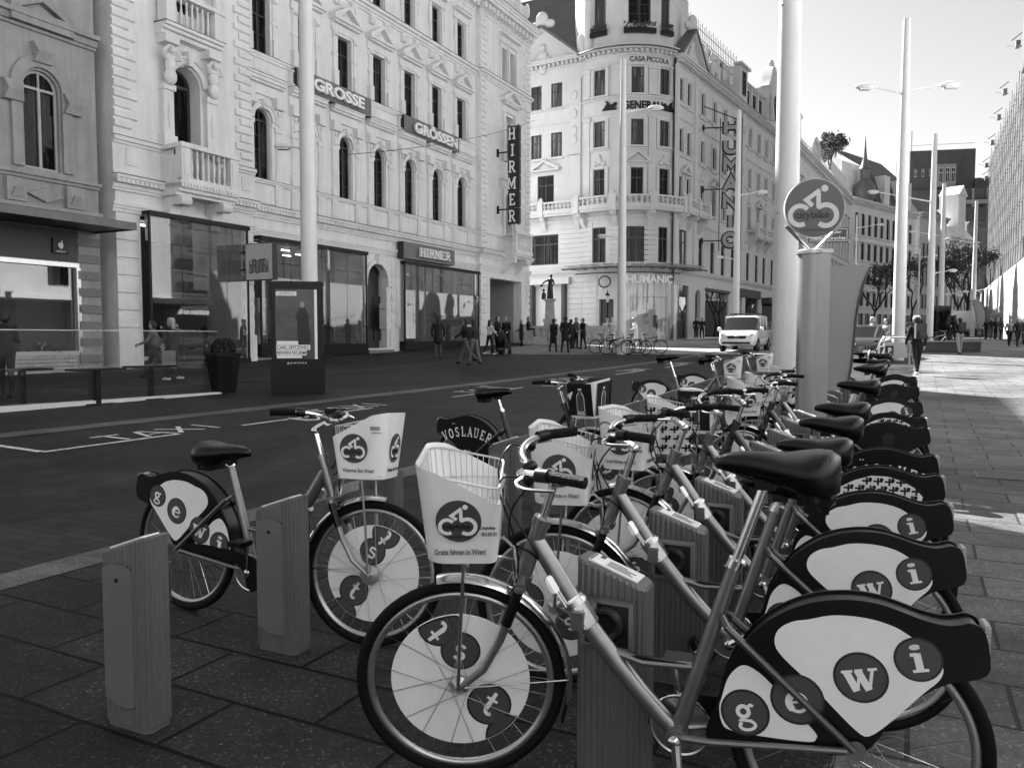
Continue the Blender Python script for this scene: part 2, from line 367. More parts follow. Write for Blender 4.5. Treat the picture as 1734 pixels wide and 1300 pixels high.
def window_meshes(w_, h, rise, fmat, pmat, cross=.68, mull=True, fw=.06, bars=0):
    k = (round(w_, 2), round(h, 2), round(rise, 2), fmat.name, pmat.name, cross, mull, bars, fw)
    if k in _wm: return _wm[k]
    f = MB(); x = w_ / 2; zt = h - rise
    f.box(-x, -x + fw, -.04, .04, 0, zt); f.box(x - fw, x, -.04, .04, 0, zt); f.box(-x + fw, x - fw, -.04, .04, 0, fw)
    if rise:
        ribbon(f, arc(0, zt, x - fw / 2, rise - fw / 2, 0, 180, 14), fw, -.04, .04)
    else: f.box(-x + fw, x - fw, -.04, .04, h - fw, h)
    zc = zt if rise else h * cross
    f.box(-x + fw, x - fw, -.06, .03, zc - fw * .6, zc + fw * .6)
    if mull: f.box(-fw * .6, fw * .6, -.055, .03, fw, zc - fw * .6); f.box(-fw * .4, fw * .4, -.05, .03, zc + fw * .6, h - fw)
    for i in range(bars):
        z = fw + (zc - fw) * (i + 1) / (bars + 1); f.box(-x + fw, x - fw, -.03, .02, z - .015, z + .015)
    p = MB()
    if rise:
        out = [(-x + .01, .01), (x - .01, .01)] + arc(0, zt, x - .01, rise - .01, 0, 180, 14)
        p.plate(out, .012, .028)
    else: p.box(-x + .01, x - .01, .012, .028, .01, h - .01)
    r = (f.mesh('window', fmat), p.mesh('pane', pmat)); _wm[k] = r; return r
def put_window(parent, x, z, w_, h, rise, fmat, pmat, y=.22, T=None, **kw):
    a, b = window_meshes(w_, h, rise, fmat, pmat, **kw)
    o = link_mesh('window', a, parent, T if T is not None else Matrix.Translation((x, y, z)))
    link_mesh('pane', b, o); return o
def cornice(mb, x0, x1, z, hs, ps, y=0, mi=0, T=None, nx=1):
    """stepped moulding: heights hs and projections ps from bottom to top"""
    prof = [(y + .002, z)]; c = z
    for h, p in zip(hs, ps): prof += [(y - p, c), (y - p, c + h)]; c += h
    prof.append((y + .002, c)); mb.prism(prof, x0, x1, mi, T, nx); return c
def dentils(mb, x0, x1, z, w_, gap, h, p, y=0, mi=0, T=None):
    n = int((x1 - x0) / (w_ + gap)); st = (x1 - x0) / n
    for i in range(n): a = x0 + i * st; mb.box(a, a + w_, y - p, y + .01, z, z + h, mi, T)
def quoins(mb, x0, x1, z0, z1, side, h=.36, p=.07, y=0, mi=0):
    n = int((z1 - z0) / h); h = (z1 - z0) / n
    for i in range(n):
        l = (x1 - x0) * (1 if i % 2 else .72)
        a, b = (x0, x0 + l) if side > 0 else (x1 - l, x1)
        z = z0 + i * h; mb.prism([(y + .01, z + .02), (y - p, z + .07), (y - p, z + h - .07), (y + .01, z + h - .02)], a, b, mi)
def pediment(mb, xc, w_, z, h, p=.3, y=0, mi=0, th=.13):
    x = w_ / 2
    mb.box(xc - x, xc + x, y - p, y + .01, z, z + th, mi)                # base moulding
    k = th / h
    out = [(xc - x, z + th), (xc - x + .001, z + th + th * .5), (xc, z + h + th), (xc + x - .001, z + th + th * .5), (xc + x, z + th), (xc + x - .28, z + th), (xc, z + h - th * .35), (xc - x + .28, z + th)]
    n = len(out)
    # raking cornice as two bars, tympanum behind
    for sgn in (-1, 1):
        o = [(xc + sgn * x, z + th + .001), (xc + sgn * x, z + th + .1), (xc, z + h + th), (xc, z + h - .02), (xc + sgn * (x - .3), z + th + .001)]
        mb.plate(o if sgn < 0 else o[::-1], y - p, y + .01, mi)
    mb.plate([(xc - x + .3, z + th + .001), (xc + x - .3, z + th + .001), (xc, z + h - .03)], y - p * .25, y + .01, mi)
    q = .45; mb.plate([(xc - x * q, z + th + .06), (xc + x * q, z + th + .06), (xc, z + th + .06 + (h - .1) * q)], y - p * .45, y - p * .25 + .002, mi)
BAL = [(.05, 0), (.05, .04), (.03, .06), (.055, .18), (.06, .24), (.035, .36), (.028, .42), (.05, .46), (.05, .5)]
def balusters(mb, x0, x1, y, z, h=.6, step=.19, mi=0, n=8, T=None):
    k = max(1, int((x1 - x0) / step))
    for i in range(k):
        x = x0 + (x1 - x0) * (i + .5) / k; mb.lathe([(r, z + q * h / .5) for r, q in BAL], (x, y), n, mi, T)
# ---------------- facade materials ----------------
STONE = M('palace_plaster', .78, .85, var=.10, vscale=.8, bump=.25, scale=9, stain=.16)
STONE2 = M('casa_plaster', .54, .85, var=.08, vscale=.7, bump=.2, scale=9, stain=.10)
GREY = M('grey_plaster', .36, .85, var=.18, vscale=.8, bump=.25, scale=9, stain=.25)
GREY_D = M('grey_band', .2, .8, var=.15)
DARKF = M('dark_frame', .035, .45, var=.2)
WHITEF = M('white_frame', .7, .5, var=.05)
BLACK = M('black_metal', .005, .4, spec=.3, var=.2)
STEEL = M('brushed_steel', .55, .28, metal=1, var=.1)
LEDGE = M('lead_sheet', .11, .6, var=.2)
def pane_mat(name, v=.004, cur=.07, sc_=1.7, rough=.04):
    m = bpy.data.materials.new(name); m.use_nodes = True; t = m.node_tree; n = t.nodes; l = t.links; b = n['Principled BSDF']
    tc = n.new('ShaderNodeTexCoord'); oi = n.new('ShaderNodeObjectInfo')
    ad = n.new('ShaderNodeVectorMath'); l.new(tc.outputs['Object'], ad.inputs[0])
    cmb = n.new('ShaderNodeCombineXYZ'); mm = n.new('ShaderNodeMath'); mm.operation = 'MULTIPLY'; mm.inputs[1].default_value = 40
    l.new(oi.outputs['Random'], mm.inputs[0]); l.new(mm.outputs[0], cmb.inputs[0]); l.new(mm.outputs[0], cmb.inputs[1]); l.new(cmb.outputs[0], ad.inputs[1])
    mp = n.new('ShaderNodeMapping'); mp.inputs['Scale'].default_value = (2.4, 1, .16); l.new(ad.outputs[0], mp.inputs[0])
    nz = n.new('ShaderNodeTexNoise'); nz.inputs['Scale'].default_value = sc_; nz.inputs['Detail'].default_value = 5; l.new(mp.outputs[0], nz.inputs['Vector'])
    mr = n.new('ShaderNodeMapRange'); mr.inputs['From Min'].default_value = .5; mr.inputs['From Max'].default_value = .75
    mr.inputs['To Min'].default_value = v; mr.inputs['To Max'].default_value = cur; l.new(nz.outputs[0], mr.inputs['Value'])
    l.new(mr.outputs[0], b.inputs['Base Color']); b.inputs['Roughness'].default_value = rough; b.inputs['Specular IOR Level'].default_value = .16
    nb = n.new('ShaderNodeTexNoise'); nb.inputs['Scale'].default_value = 1.2; l.new(ad.outputs[0], nb.inputs['Vector'])
    bp = n.new('ShaderNodeBump'); bp.inputs['Strength'].default_value = .25; bp.inputs['Distance'].default_value = .03; l.new(nb.outputs[0], bp.inputs['Height']); l.new(bp.outputs[0], b.inputs['Normal'])
    MATS[name] = m; return m
PANE = pane_mat('window_glass'); PANE_L = pane_mat('window_glass_with_blinds', .05, .4, 1.2)
SHOPGLASS = glass_mat('shop_glass', .62, .10); CLEAR = glass_mat('thin_glass', .93, .04)
# ================= ground =================
def strip_rows(x0, x1, ys, dz, xoff=0, slope=0):
    mb = MB(); vs = []; fs = []
    for y in ys: z = G(y) + dz; vs += [(x0 + slope * y, y, z), (x1 + slope * y, y, z)]
    for i in range(len(ys) - 1): a = 2 * i; fs.append((a, a + 1, a + 3, a + 2))
    mb.add(vs, fs); return mb
YS = [-40, 0, 6] + [6 + i for i in range(1, 30)] + [36 + 3 * i for i in range(1, 12)] + [80, 100, 130, 180, 300, 600, 1500]
STREET = paving('street_setts', .025, .30, .12, .3, radians(27.17), var=.18, msize=.006, speck=.3, bumpd=.004, mdark=.55)
SLAB = paving('station_slabs', .022, .78, .37, .2, radians(27.17), var=.22, msize=.011, speck=.7, bumpd=.012, mdark=.12)
PLAZA = paving('plaza_slabs', .10, .72, .42, .2, radians(27.17), var=.2, msize=.01, speck=.3, bumpd=.008, mdark=.3)
STRIPM = paving('kerb_granite', .10, .9, 5, .1, radians(27.17), var=.1, msize=.008, off=0, speck=.4, bumpd=.003, mdark=.5)
PAINT = M('road_paint', .62, .7, var=.5, vscale=9)
tag(strip_rows(-500, 900, YS, 0).build('ground', STREET, smooth=0), kind='structure')
m = .513
yy = [y for y in YS if y <= 80]
tag(strip_rows(-5.15, -.25, yy, .008, slope=m).build('pavement', SLAB, smooth=0), kind='structure')
tag(strip_rows(-.25, 60, yy, .008, slope=m).build('plaza', PLAZA, smooth=0), kind='structure')
tag(strip_rows(-5.5, -5.15, yy, .012, slope=m).build('kerb', STRIPM, smooth=0), kind='structure')
def band(pts, w_, dz, name, mat, cat=None):
    mb = MB(); pts = [Vector(p) for p in pts]; P2 = []
    for i in range(len(pts) - 1):
        k = max(1, int((pts[i + 1] - pts[i]).length / 1.2))
        P2 += [pts[i].lerp(pts[i + 1], j / k) for j in range(k)]
    P2.append(pts[-1]); vs = []; fs = []
    for i, p in enumerate(P2):
        t = (P2[min(i + 1, len(P2) - 1)] - P2[max(i - 1, 0)]).normalized(); n_ = Vector((-t.y, t.x)) * w_ / 2
        for q in (p + n_, p - n_): vs.append((q.x, q.y, G(q.y) + dz))
    for i in range(len(P2) - 1): a = 2 * i; fs.append((a, a + 2, a + 3, a + 1))
    mb.add(vs, fs); return tag(mb.build(name, mat, smooth=0), kind='structure')
band([(-14, 1), (-7.1, 11.0), (-4.4, 15.1), (-.1, 22.0), (6.4, 33), (9.3, 39), (14, 48)], .5, .008, 'kerb_strip', STRIPM)
band([(-18.5, 0), (-7.56, 21.8), (-.19, 36.55), (5, 46.6)], .16, .008, 'drain_channel', M('drain_iron', .02, .6))
tl = lambda t: Vector((-5.66, 9.56)).lerp(Vector((11.44, 38.33)), t)
Ltot = (Vector((11.44, 38.33)) - Vector((-5.66, 9.56))).length
mb = MB()
def on_ground(p): return (p[0], p[1], G(p[1]) + p[2])
ud = (Vector((11.44, 38.33)) - Vector((-5.66, 9.56))).normalized(); vd = Vector((ud.y, -ud.x))
def gt(p):  # x along the taxi line, z (letter height) away from the camera
    q = Vector((-5.66, 9.56)) + ud * p[0] - vd * p[2]; return (q.x, q.y, G(q.y) + .009 + (.0005 if p[1] > .5 else 0))
t = 0
lw = .09
mb.box(0, 1.9, 0, 1, -lw / 2, lw / 2, T=gt, nx=3)
mb.box(-.045, .045, 0, 1, lw / 2, 3.2, T=gt)
for k, a in enumerate([3.0, 8.6, 12.9, 17.3, 21.7, 26.1, 30.5]):
    mb.box(a, a + (3.0 if k < 2 else 2.4), 0, 1, -lw / 2, lw / 2, T=gt, nx=4)
for a in (1.0, 4.9, 9.6, 14.2, 18.9, 23.6, 28.2):
    for j, ch in enumerate('TAXI'):
        x = a + j * .5
        if ch == 'T': rb = [[(x + .2, .1), (x + .2, .62)], [(x, .67), (x + .4, .67)]]
        elif ch == 'A': rb = [[(x, .1), (x + .19, .72)], [(x + .23, .72), (x + .42, .1)], [(x + .12, .3), (x + .3, .3)]]
        elif ch == 'X': rb = [[(x, .1), (x + .4, .72)], [(x + .4, .1), (x, .72)]]
        else: rb = [[(x + .15, .1), (x + .15, .72)]]
        for i, r_ in enumerate(rb): ribbon(mb, r_, .07, 0, 1, T=lambda p, i=i: (lambda q: (q[0], q[1], q[2] + .0015 * i))(gt(p)))
tag(mb.build('road_marking', PAINT, smooth=0), kind='structure')
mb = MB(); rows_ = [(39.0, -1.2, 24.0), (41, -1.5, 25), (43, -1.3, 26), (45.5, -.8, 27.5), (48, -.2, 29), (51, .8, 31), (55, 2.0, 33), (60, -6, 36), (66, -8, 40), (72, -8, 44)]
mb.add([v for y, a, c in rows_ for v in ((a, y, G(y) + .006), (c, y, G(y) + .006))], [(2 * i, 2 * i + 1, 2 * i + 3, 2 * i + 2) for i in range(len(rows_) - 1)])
tag(mb.build('sun_patch_paving', paving('sun_patch_slabs', .22, .5, .3, .3, radians(27.17), var=.12, msize=.008, speck=.2, bumpd=.004, mdark=.6), smooth=0), kind='structure')  # paler sheet starting where the sun falls, sunlight put into its colour
# manhole in the plaza, drain cover on the street
def ground_plate(name, c, sx, sy, rz, mat, label, cat):
    mb = MB(); mb.box(-sx, sx, -sy, sy, 0, .010); 
    for i in range(7): mb.box(-sx + .03, sx - .03, -sy + .04 + i * (2 * sy - .08) / 7, -sy + .06 + i * (2 * sy - .08) / 7, .010, .012)
    o = mb.build(name, mat, loc=(c[0], c[1], G(c[1]) + .002)); o.rotation_euler = (0, 0, rz)
    return tag(o, label, cat)
IRON = M('cast_iron', .03, .5, bump=.3, scale=60)
ground_plate('manhole_cover', (5.05, 8.05), .3, .3, radians(-27), IRON, 'dark square iron cover let into the plaza paving right of the bikes', 'manhole cover')
# ================= palace with arched windows =================
PA = radians(62.84)
pal = empty('palace', (.3, 55, 0), PA, 'long pale ornate palace with arched windows, pediments and two big box signs', 'building')
ax = [-23.63 + 2.709 * i for i in range(7)]
b = MB(); tr = MB(); ld = MB()      # wall, trim, lead
ops = []
for x in ax:
    ops += [(x - .47, x + .47, 8.05, 11.0, .47), (x - .5, x + .5, 13.3, 15.62), (x - .46, x + .46, 17.9, 20.05)]
shop = [(-24.25, -17.1, .95, 5.55), (-13.85, -5.82, .95, 5.45)]
wall(b, -24.6, -5.6, .2, 23, ops + shop + [(-16.68, -14.95, .9, 5.2, .86)])
# left projection
LO = [(-28.4, -27.15, 7.35, 11.4, .62), (-28.3, -27.2, 13.3, 16), (-28.3, -27.2, 17.9, 20), (-29.9, -25.25, .75, 5.8)]
wall(b, -30.85, -24.6, 0, 23, LO, yf=-.35, yb=.3)
b.box(-30.85, -30.849, -.35, 3, 0, 23); b.box(-24.601, -24.6, -.35, .01, 0, 23)
RO = [(-4.31, .2, 1.1, 5.25), (-2.85, -1.95, 17.9, 20.1), (-1.7, -.8, 17.9, 20.1), (-2.2, -1.2, 8.1, 10.9, .5), (-2.4, -1.1, 12.9, 15.9)]
wall(b, -5.6, 1.4, .3, 23, RO, yf=-.3, yb=.3)
b.box(-5.601, -5.6, -.3, .01, .3, 23); b.box(1.4, 1.41, -.3, 14, .3, 23)
b.box(-30.84, 1.39, 4.2, 14, 0, 23.98)          # building mass
b.box(-30.84, 1.39, .36, 4.2, 6.2, 23.98)
b.box(-30.84, -30.0, .36, 4.2, 0, 6.2); b.box(-25.1, -24.3, .36, 4.2, 0, 6.2); b.box(-17.05, -16.8, .36, 4.2, 0, 6.2); b.box(-14.9, -13.9, .36, 4.2, 0, 6.2); b.box(-5.8, -4.35, .36, 4.2, 0, 6.2); b.box(.3, 1.39, .36, 4.2, 0, 6.2)
pw = b.build('wall', STONE, pal, smooth=0)
# ground floor cornice, string courses
def ring(x0, x1, y):
    cornice(tr, x0, x1, 5.72, (.12, .1, .12), (.06, .1, .14), y)
    cornice(tr, x0, x1, 6.45, (.1, .14, .16, .1), (.08, .14, .3, .36), y)
    dentils(tr, x0, x1, 6.7, .09, .09, .13, .34, y)
    cornice(tr, x0, x1, 17.45, (.12, .14, .16), (.08, .16, .3), y)
    cornice(tr, x0, x1, 21.3, (.15, .5, .18, .18, .16), (.06, .12, .55, .65, .72), y)
    dentils(tr, x0, x1, 21.5, .22, .28, .3, .5, y)
ring(-24.6, -5.6, 0); ring(-31.0, -24.5, -.35); ring(-5.7, 1.5, -.3)
for (x0, x1, y) in ((-24.6, -5.6, 0), (-31.0, -24.5, -.35), (-5.7, 1.5, -.3)):
    ld.box(x0, x1, y - .38, y, 6.952, 6.98); ld.box(x0, x1, y - .32, y, 17.872, 17.9); ld.box(x0, x1, y - .74, y, 22.472, 22.5)
cornice(tr, -24.6, -5.6, 7.9, (.08, .08), (.1, .16)); ld.box(-24.6, -5.6, -.17, 0, 8.062, 8.08)
cornice(tr, -24.6, -5.6, 13.05, (.08, .1), (.06, .14)); ld.box(-24.6, -5.6, -.15, 0, 13.232, 13.25)
for i, x in enumerate(ax):
    # parapet pedestals and panels
    for q in (-.85, .85):
        tr.box(x + q - .2, x + q + .2, -.12, .01, 6.98, 7.9); tr.box(x + q - .12, x + q + .12, -.15, -.12, 7.12, 7.78)
        # pilasters of first floor
        tr.box(x + q - .19, x + q + .19, -.14, .01, 8.08, 8.5); tr.box(x + q - .15, x + q + .15, -.11, .01, 8.5, 10.15)
        tr.box(x + q - .09, x + q + .09, -.135, -.11, 8.65, 9.9)
        tr.box(x + q - .2, x + q + .2, -.16, .01, 10.15, 10.32); tr.box(x + q - .17, x + q + .17, -.12, .01, 10.32, 11.1)
        tr.ball((x + q, -.14, 10.62), (.12, .1, .24), 8); tr.ball((x + q, -.16, 10.95), (.1, .08, .1), 8)   # console ornament
        tr.box(x + q - .24, x + q + .24, -.3, .01, 11.1, 11.55)
    tr.box(x - .62, x + .62, -.05, .01, 7.1, 7.8)
    # imposts + archivolt + keystone
    for q in (-.6, .6): tr.box(x + q - .12, x + q + .12, -.1, .01, 10.32, 10.5); tr.box(x + q - .1, x + q + .1, -.06, .01, 8.08, 10.32)
    ribbon(tr, arc(x, 10.53, .6, .6, 0, 180, 16), .16, -.13, .01); ribbon(tr, arc(x, 10.53, .72, .72, 0, 180, 16), .06, -.17, .01)
    tr.frus((x, -.12), .08, .12, 10.95, 11.35, .13, .14); tr.ball((x, -.26, 11.15), (.08, .08, .12), 8)
    # entablature with breaks
    cornice(tr, x - 1.12, x + 1.12, 11.55, (.2, .22, .1, .14, .1), (.12, .08, .26, .36, .42)); ld.box(x - 1.13, x + 1.13, -.44, 0, 12.312, 12.33)
    cornice(tr, x - 1.12, x + 1.12, 12.33, (.1, .5, .12), (.3, .2, .26)); 
    tr.box(x - .62, x + .62, -.23, -.2, 12.5, 12.86)
    # second floor aedicule
    for q in (-.74, .74):
        tr.box(x + q - .16, x + q + .16, -.2, .01, 13.25, 13.95); tr.box(x + q - .1, x + q + .1, -.1, .01, 13.95, 15.5); tr.box(x + q - .13, x + q + .13, -.16, .01, 15.5, 15.72)
        tr.ball((x + q, -.16, 15.6), (.12, .08, .09), 8)
        tr.box(x + q - .17, x + q + .17, -.13, .01, 14.6, 14.72)
    tr.box(x - .62, x - .5, -.07, .01, 13.25, 15.7); tr.box(x + .5, x + .62, -.07, .01, 13.25, 15.7); tr.box(x - .62, x + .62, -.07, .01, 15.62, 15.74)
    cornice(tr, x - .95, x + .95, 15.74, (.16, .2, .1), (.12, .1, .3)); pediment(tr, x, 2.1, 16.2, .72, .42)
    # third floor
    for q in (-.6, .6):
        tr.box(x + q - .1, x + q + .1, -.1, .01, 17.9, 20.1); tr.ball((x + q + (.14 if q > 0 else -.14), -.08, 19.3), (.08, .1, .5), 8)
        tr.box(x + q - .16, x + q + .16, -.22, .01, 17.0, 17.42); tr.ball((x + q, -.24, 17.2), (.1, .1, .18), 8)
    cornice(tr, x - .85, x + .85, 20.1, (.12, .3, .14), (.14, .08, .34)); ld.box(x - .86, x + .86, -.36, 0, 20.662, 20.68)
# left projection trim
y0 = -.35; xc = -27.78
quoins(tr, -30.85, -29.95, 8.55, 21.2, 1, .33, .09, y0); quoins(tr, -25.45, -24.6, 8.55, 21.2, -1, .33, .09, y0)
for z in (1.8, 2.4, 3.0, 3.6, 4.2, 4.8, 5.3):
    tr.box(-30.9, -30.05, y0 - .07, y0 + .01, z, z + .34); tr.box(-25.15, -24.64, y0 - .07, y0 + .01, z, z + .34)
    for q in (-17.0, -14.6): tr.box(q + .02, q + .3, -.07, .01, z - .2, z + .2)
for q0, q1 in ((-30.95, -30.0), (-25.2, -24.6)): tr.box(q0, q1, y0 - .14, y0 + .01, .2, 1.55)
cornice(tr, -30.95, -29.0, 6.98, (.1, .95, .1, .14), (.12, .06, .12, .2), y0); ld.box(-30.95, -29, y0 - .22, y0, 8.272, 8.29)
cornice(tr, -26.4, -24.5, 6.98, (.1, .95, .1, .14), (.12, .06, .12, .2), y0); ld.box(-26.4, -24.5, y0 - .22, y0, 8.272, 8.29)
tr.box(-30.45, -30.0, y0 - .1, y0 - .06, 7.35, 7.9); tr.box(-25.2, -24.75, y0 - .1, y0 - .06, 7.35, 7.9)
# balcony
bal = MB(); yb = y0 - 1.15
bal.box(-29.1, -26.4, yb, y0, 6.75, 7.0); cornice(bal, -29.1, -26.4, 6.5, (.12, .14), (.9, 1.05), y0)
dentils(bal, -29.1, -26.4, 6.78, .07, .07, .14, 1.19, y0)
for q in (-29.05, -26.95 + .15): bal.box(q, q + .4, yb, yb + .3, 7.0, 8.15); bal.box(q + .08, q + .32, yb - .03, yb, 7.2, 7.95)
bal.box(-29.1, -26.35, yb - .06, yb + .36, 8.15, 8.32); bal.box(-29.05, -26.4, yb + .04, yb + .26, 7.0, 7.12)
balusters(bal, -28.62, -26.85, yb + .15, 7.12, 1.03, .23)
for q in (-29.05, -26.6): bal.box(q, q + .2, yb + .3, y0, 7.0, 7.9); bal.box(q - .03, q + .23, yb + .3, y0, 8.15, 8.3)
for q in (-28.75, -26.85):  # scroll consoles
    bal.prism([(y0, 6.5), (y0 - 1.0, 6.5), (y0 - 1.0, 6.2), (y0 - .8, 6.15), (y0 - .55, 6.2), (y0 - .4, 5.95), (y0 - .36, 5.6), (y0 - .15, 5.45), (y0, 5.3)], q - .2, q + .2)
    bal.tube([(q - .23, y0 - .88, 6.33), (q + .23, y0 - .88, 6.33)], .17, 10); bal.tube([(q - .23, y0 - .24, 5.6), (q + .23, y0 - .24, 5.6)], .13, 10)
bal.build('balcony', STONE, pal, smooth=30)
# big arched window surround with carved half figures, upper balcony
for q in (-28.75, -26.8):
    tr.box(q - .28, q + .28, y0 - .3, y0 + .01, 8.3, 8.7); tr.box(q - .22, q + .22, y0 - .22, y0 + .01, 8.7, 10.3); tr.box(q - .27, q + .27, y0 - .3, y0 + .01, 10.3, 10.5)
    tr.ball((q, y0 - .24, 9.4), (.07, .06, .45), 8)
    st = MB()
    yy_ = y0 - .34
    st.ball((q, yy_, 10.75), (.24, .2, .3), 12); st.ball((q, yy_ - .02, 11.15), (.22, .17, .28), 12); st.ball((q, yy_, 11.42), (.26, .16, .14), 12)
    st.ball((q + .05, yy_ - .08, 11.68), (.12, .13, .15), 10); st.ball((q + .05, yy_ - .02, 11.78), (.15, .13, .1), 8)
    st.tube([(q - .22, yy_, 11.42), (q - .36, yy_ - .12, 11.55), (q - .12, yy_ - .1, 11.8)], [.09, .075, .05], 8); st.tube([(q + .22, yy_, 11.42), (q + .34, yy_ - .16, 11.4), (q + .12, yy_ - .14, 11.75)], [.09, .07, .05], 8)
    st.build('carved_figure', STONE, pal)
    tr.box(q - .3, q + .3, y0 - .5, y0 + .01, 11.9, 12.2)
ribbon(tr, arc(xc, 10.78, .78, .78, 0, 180, 18), .2, y0 - .14, y0 + .01); ribbon(tr, arc(xc, 10.78, .92, .92, 0, 180, 18), .07, y0 - .2, y0 + .01)
tr.frus((xc, y0 - .16), .1, .14, 11.4, 11.9, .16, .18)
cornice(tr, -29.1, -26.45, 12.2, (.14, .12, .12), (.35, .5, .62), y0); ld.box(-29.15, -26.4, y0 - .64, y0, 12.582, 12.6)
ub = MB()
for q in (-29.05, -26.85): ub.box(q, q + .4, y0 - .55, y0 - .1, 12.6, 13.6)
ub.box(-29.15, -26.35, y0 - .6, y0 - .1, 13.6, 13.74); balusters(ub, -28.6, -26.9, y0 - .35, 12.6, 1.0, .24)
for q in (-29.0, -26.6): ub.lathe([(.2, 13.74), (.16, 13.9), (.15, 15.6), (.2, 15.8), (.26, 16)], (q, y0 - .35), 12)
ub.box(-29.3, -26.3, y0 - .6, y0, 16.0, 16.5)
ub.build('loggia', STONE, pal)
# right projection trim
y1 = -.3
quoins(tr, -5.6, -4.75, 6.98, 21.2, 1, .36, .08, y1); quoins(tr, .55, 1.4, 6.98, 21.2, -1, .36, .08, y1)
quoins(tr, -5.6, -4.8, 1.6, 5.6, 1, .42, .06, y1); quoins(tr, .75, 1.4, 1.6, 5.6, -1, .42, .06, y1)
cornice(tr, -5.65, 1.45, 7.9, (.08, .08), (.06, .14), y1)
for xa, xb, z, hh in ((-3.1, -.5, 20.4, 1), (-2.7, -.8, 16.1, 0)):
    cornice(tr, xa, xb, z, (.1, .3, .14), (.12, .08, .36), y1)
for q in (-2.95, -1.82, -.7): tr.box(q - .09, q + .09, y1 - .12, y1 + .01, 17.9, 20.3)
for q in (-2.55, -.95): tr.box(q - .14, q + .14, y1 - .2, y1 + .01, 12.9, 16.1); tr.box(q - .14, q + .14, y1 - .16, y1 + .01, 8.1, 11.1)
pediment(tr, -1.75, 2.7, 16.64, .75, .45, y1)
cornice(tr, -3.1, -.4, 11.2, (.15, .3, .15), (.1, .08, .3), y1)
rb = MB(); rb.box(-2.9, -.5, -1.5, y1, 6.85, 7.1); cornice(rb, -2.9, -.5, 6.6, (.12, .13), (.9, 1.1), y1)
for q in (-2.9, -.75): rb.box(q, q + .25, -1.45, -1.2, 7.1, 8.15); rb.box(q, q + .2, -1.2, y1, 8.05, 8.15)
rb.box(-2.9, -.5, -1.5, -1.18, 8.15, 8.3); balusters(rb, -2.6, -.8, -1.32, 7.1, 1.05, .2)
for q in (-2.62, -.78): rb.prism([(y1, 6.6), (y1 - 1.0, 6.6), (y1 - 1.0, 6.3), (y1 - .6, 6.2), (y1 - .4, 5.9), (y1 - .12, 5.7), (y1, 5.55)], q - .16, q + .16)
rb.build('balcony', STONE, pal, smooth=30)
# portal arch trim
ribbon(tr, arc(-15.81, 4.34, .95, .95, 0, 180, 16), .2, -.12, .01); tr.box(-16.95, -16.68, -.12, .01, 4.1, 4.34); tr.box(-14.95, -14.68, -.12, .01, 4.1, 4.34)
tr.frus((-15.81, -.1), .12, .14, 5.15, 5.65, .18, .2)
for q in (-16.95, -14.75): tr.box(q, q + .22, -.1, .01, 1.0, 1.9)
for q in (-17.05, -14.2): tr.box(q + .05, q + .35, -.1, .01, 2.0, 5.6)
tr.build('moulding', STONE, pal, smooth=30); ld.build('flashing', LEDGE, pal, smooth=0)
# attic + roofs  (unseen; tall left, gap, lower right, shaped to cast the plaza shadows)
rf = MB()
rf.box(-30.84, -12.4, .4, 13.9, 24.0, 24.4)
rf.add([(-24.6, .5, 24.41), (-12.4, .5, 24.41), (-12.4, 13, 24.41), (-24.6, 13, 24.41), (-24.4, 1.7, 30.2), (-12.7, 1.7, 30.2), (-12.7, 11, 30.2), (-24.4, 11, 30.2)],
       [(0, 1, 5, 4), (1, 2, 6, 5), (2, 3, 7, 6), (3, 0, 4, 7), (4, 5, 6, 7)])
rf.box(-21, -20, 5, 6, 28, 30.2); rf.box(-16.8, -16, 5, 6.2, 28, 29.8)
rf.box(-30.84, -26.7, .5, 3.2, 24.0, 30)  # block added out of view to narrow the band of sun on the plaza
rf.build('roof', M('slate', .07, .6, bump=.4, scale=6, var=.3), pal, smooth=0)
at = MB()
at.box(-31, 1.5, -.1, .5, 22.5, 23.99)
for x in ax: 
    for q in (-.5, .5): at.box(x + q - .1, x + q + .1, -.25, -.1, 22.6, 23.9)
for q in (-4.6, -3, -1.8, -.4, .9): at.box(q - .15, q + .15, -.35, -.1, 22.5, 23.9); at.ball((q, -.4, 23.6), (.16, .16, .5), 8)
at.build('attic', STONE, pal, smooth=30)
# windows
for x in ax:
    put_window(pal, x, 8.06, .92, 2.92, .45, DARKF, PANE, bars=3)
    put_window(pal, x, 13.31, .98, 2.3, 0, DARKF, PANE, bars=1)
    put_window(pal, x, 17.91, .9, 2.13, 0, DARKF, PANE, bars=1)
put_window(pal, -27.78, 7.36, 1.22, 4.02, .6, DARKF, PANE, fw=.11, mull=False)
for z, h in ((13.31, 2.6), (17.91, 2.05)): put_window(pal, -27.75, z, 1.08, h, 0, DARKF, PANE, fw=.1)
for x in (-2.4, -1.25): put_window(pal, x, 17.91, .88, 2.15, 0, DARKF, PANE)
put_window(pal, -1.7, 8.11, .98, 2.78, .48, DARKF, PANE); put_window(pal, -1.75, 12.91, 1.28, 2.95, 0, DARKF, PANE)
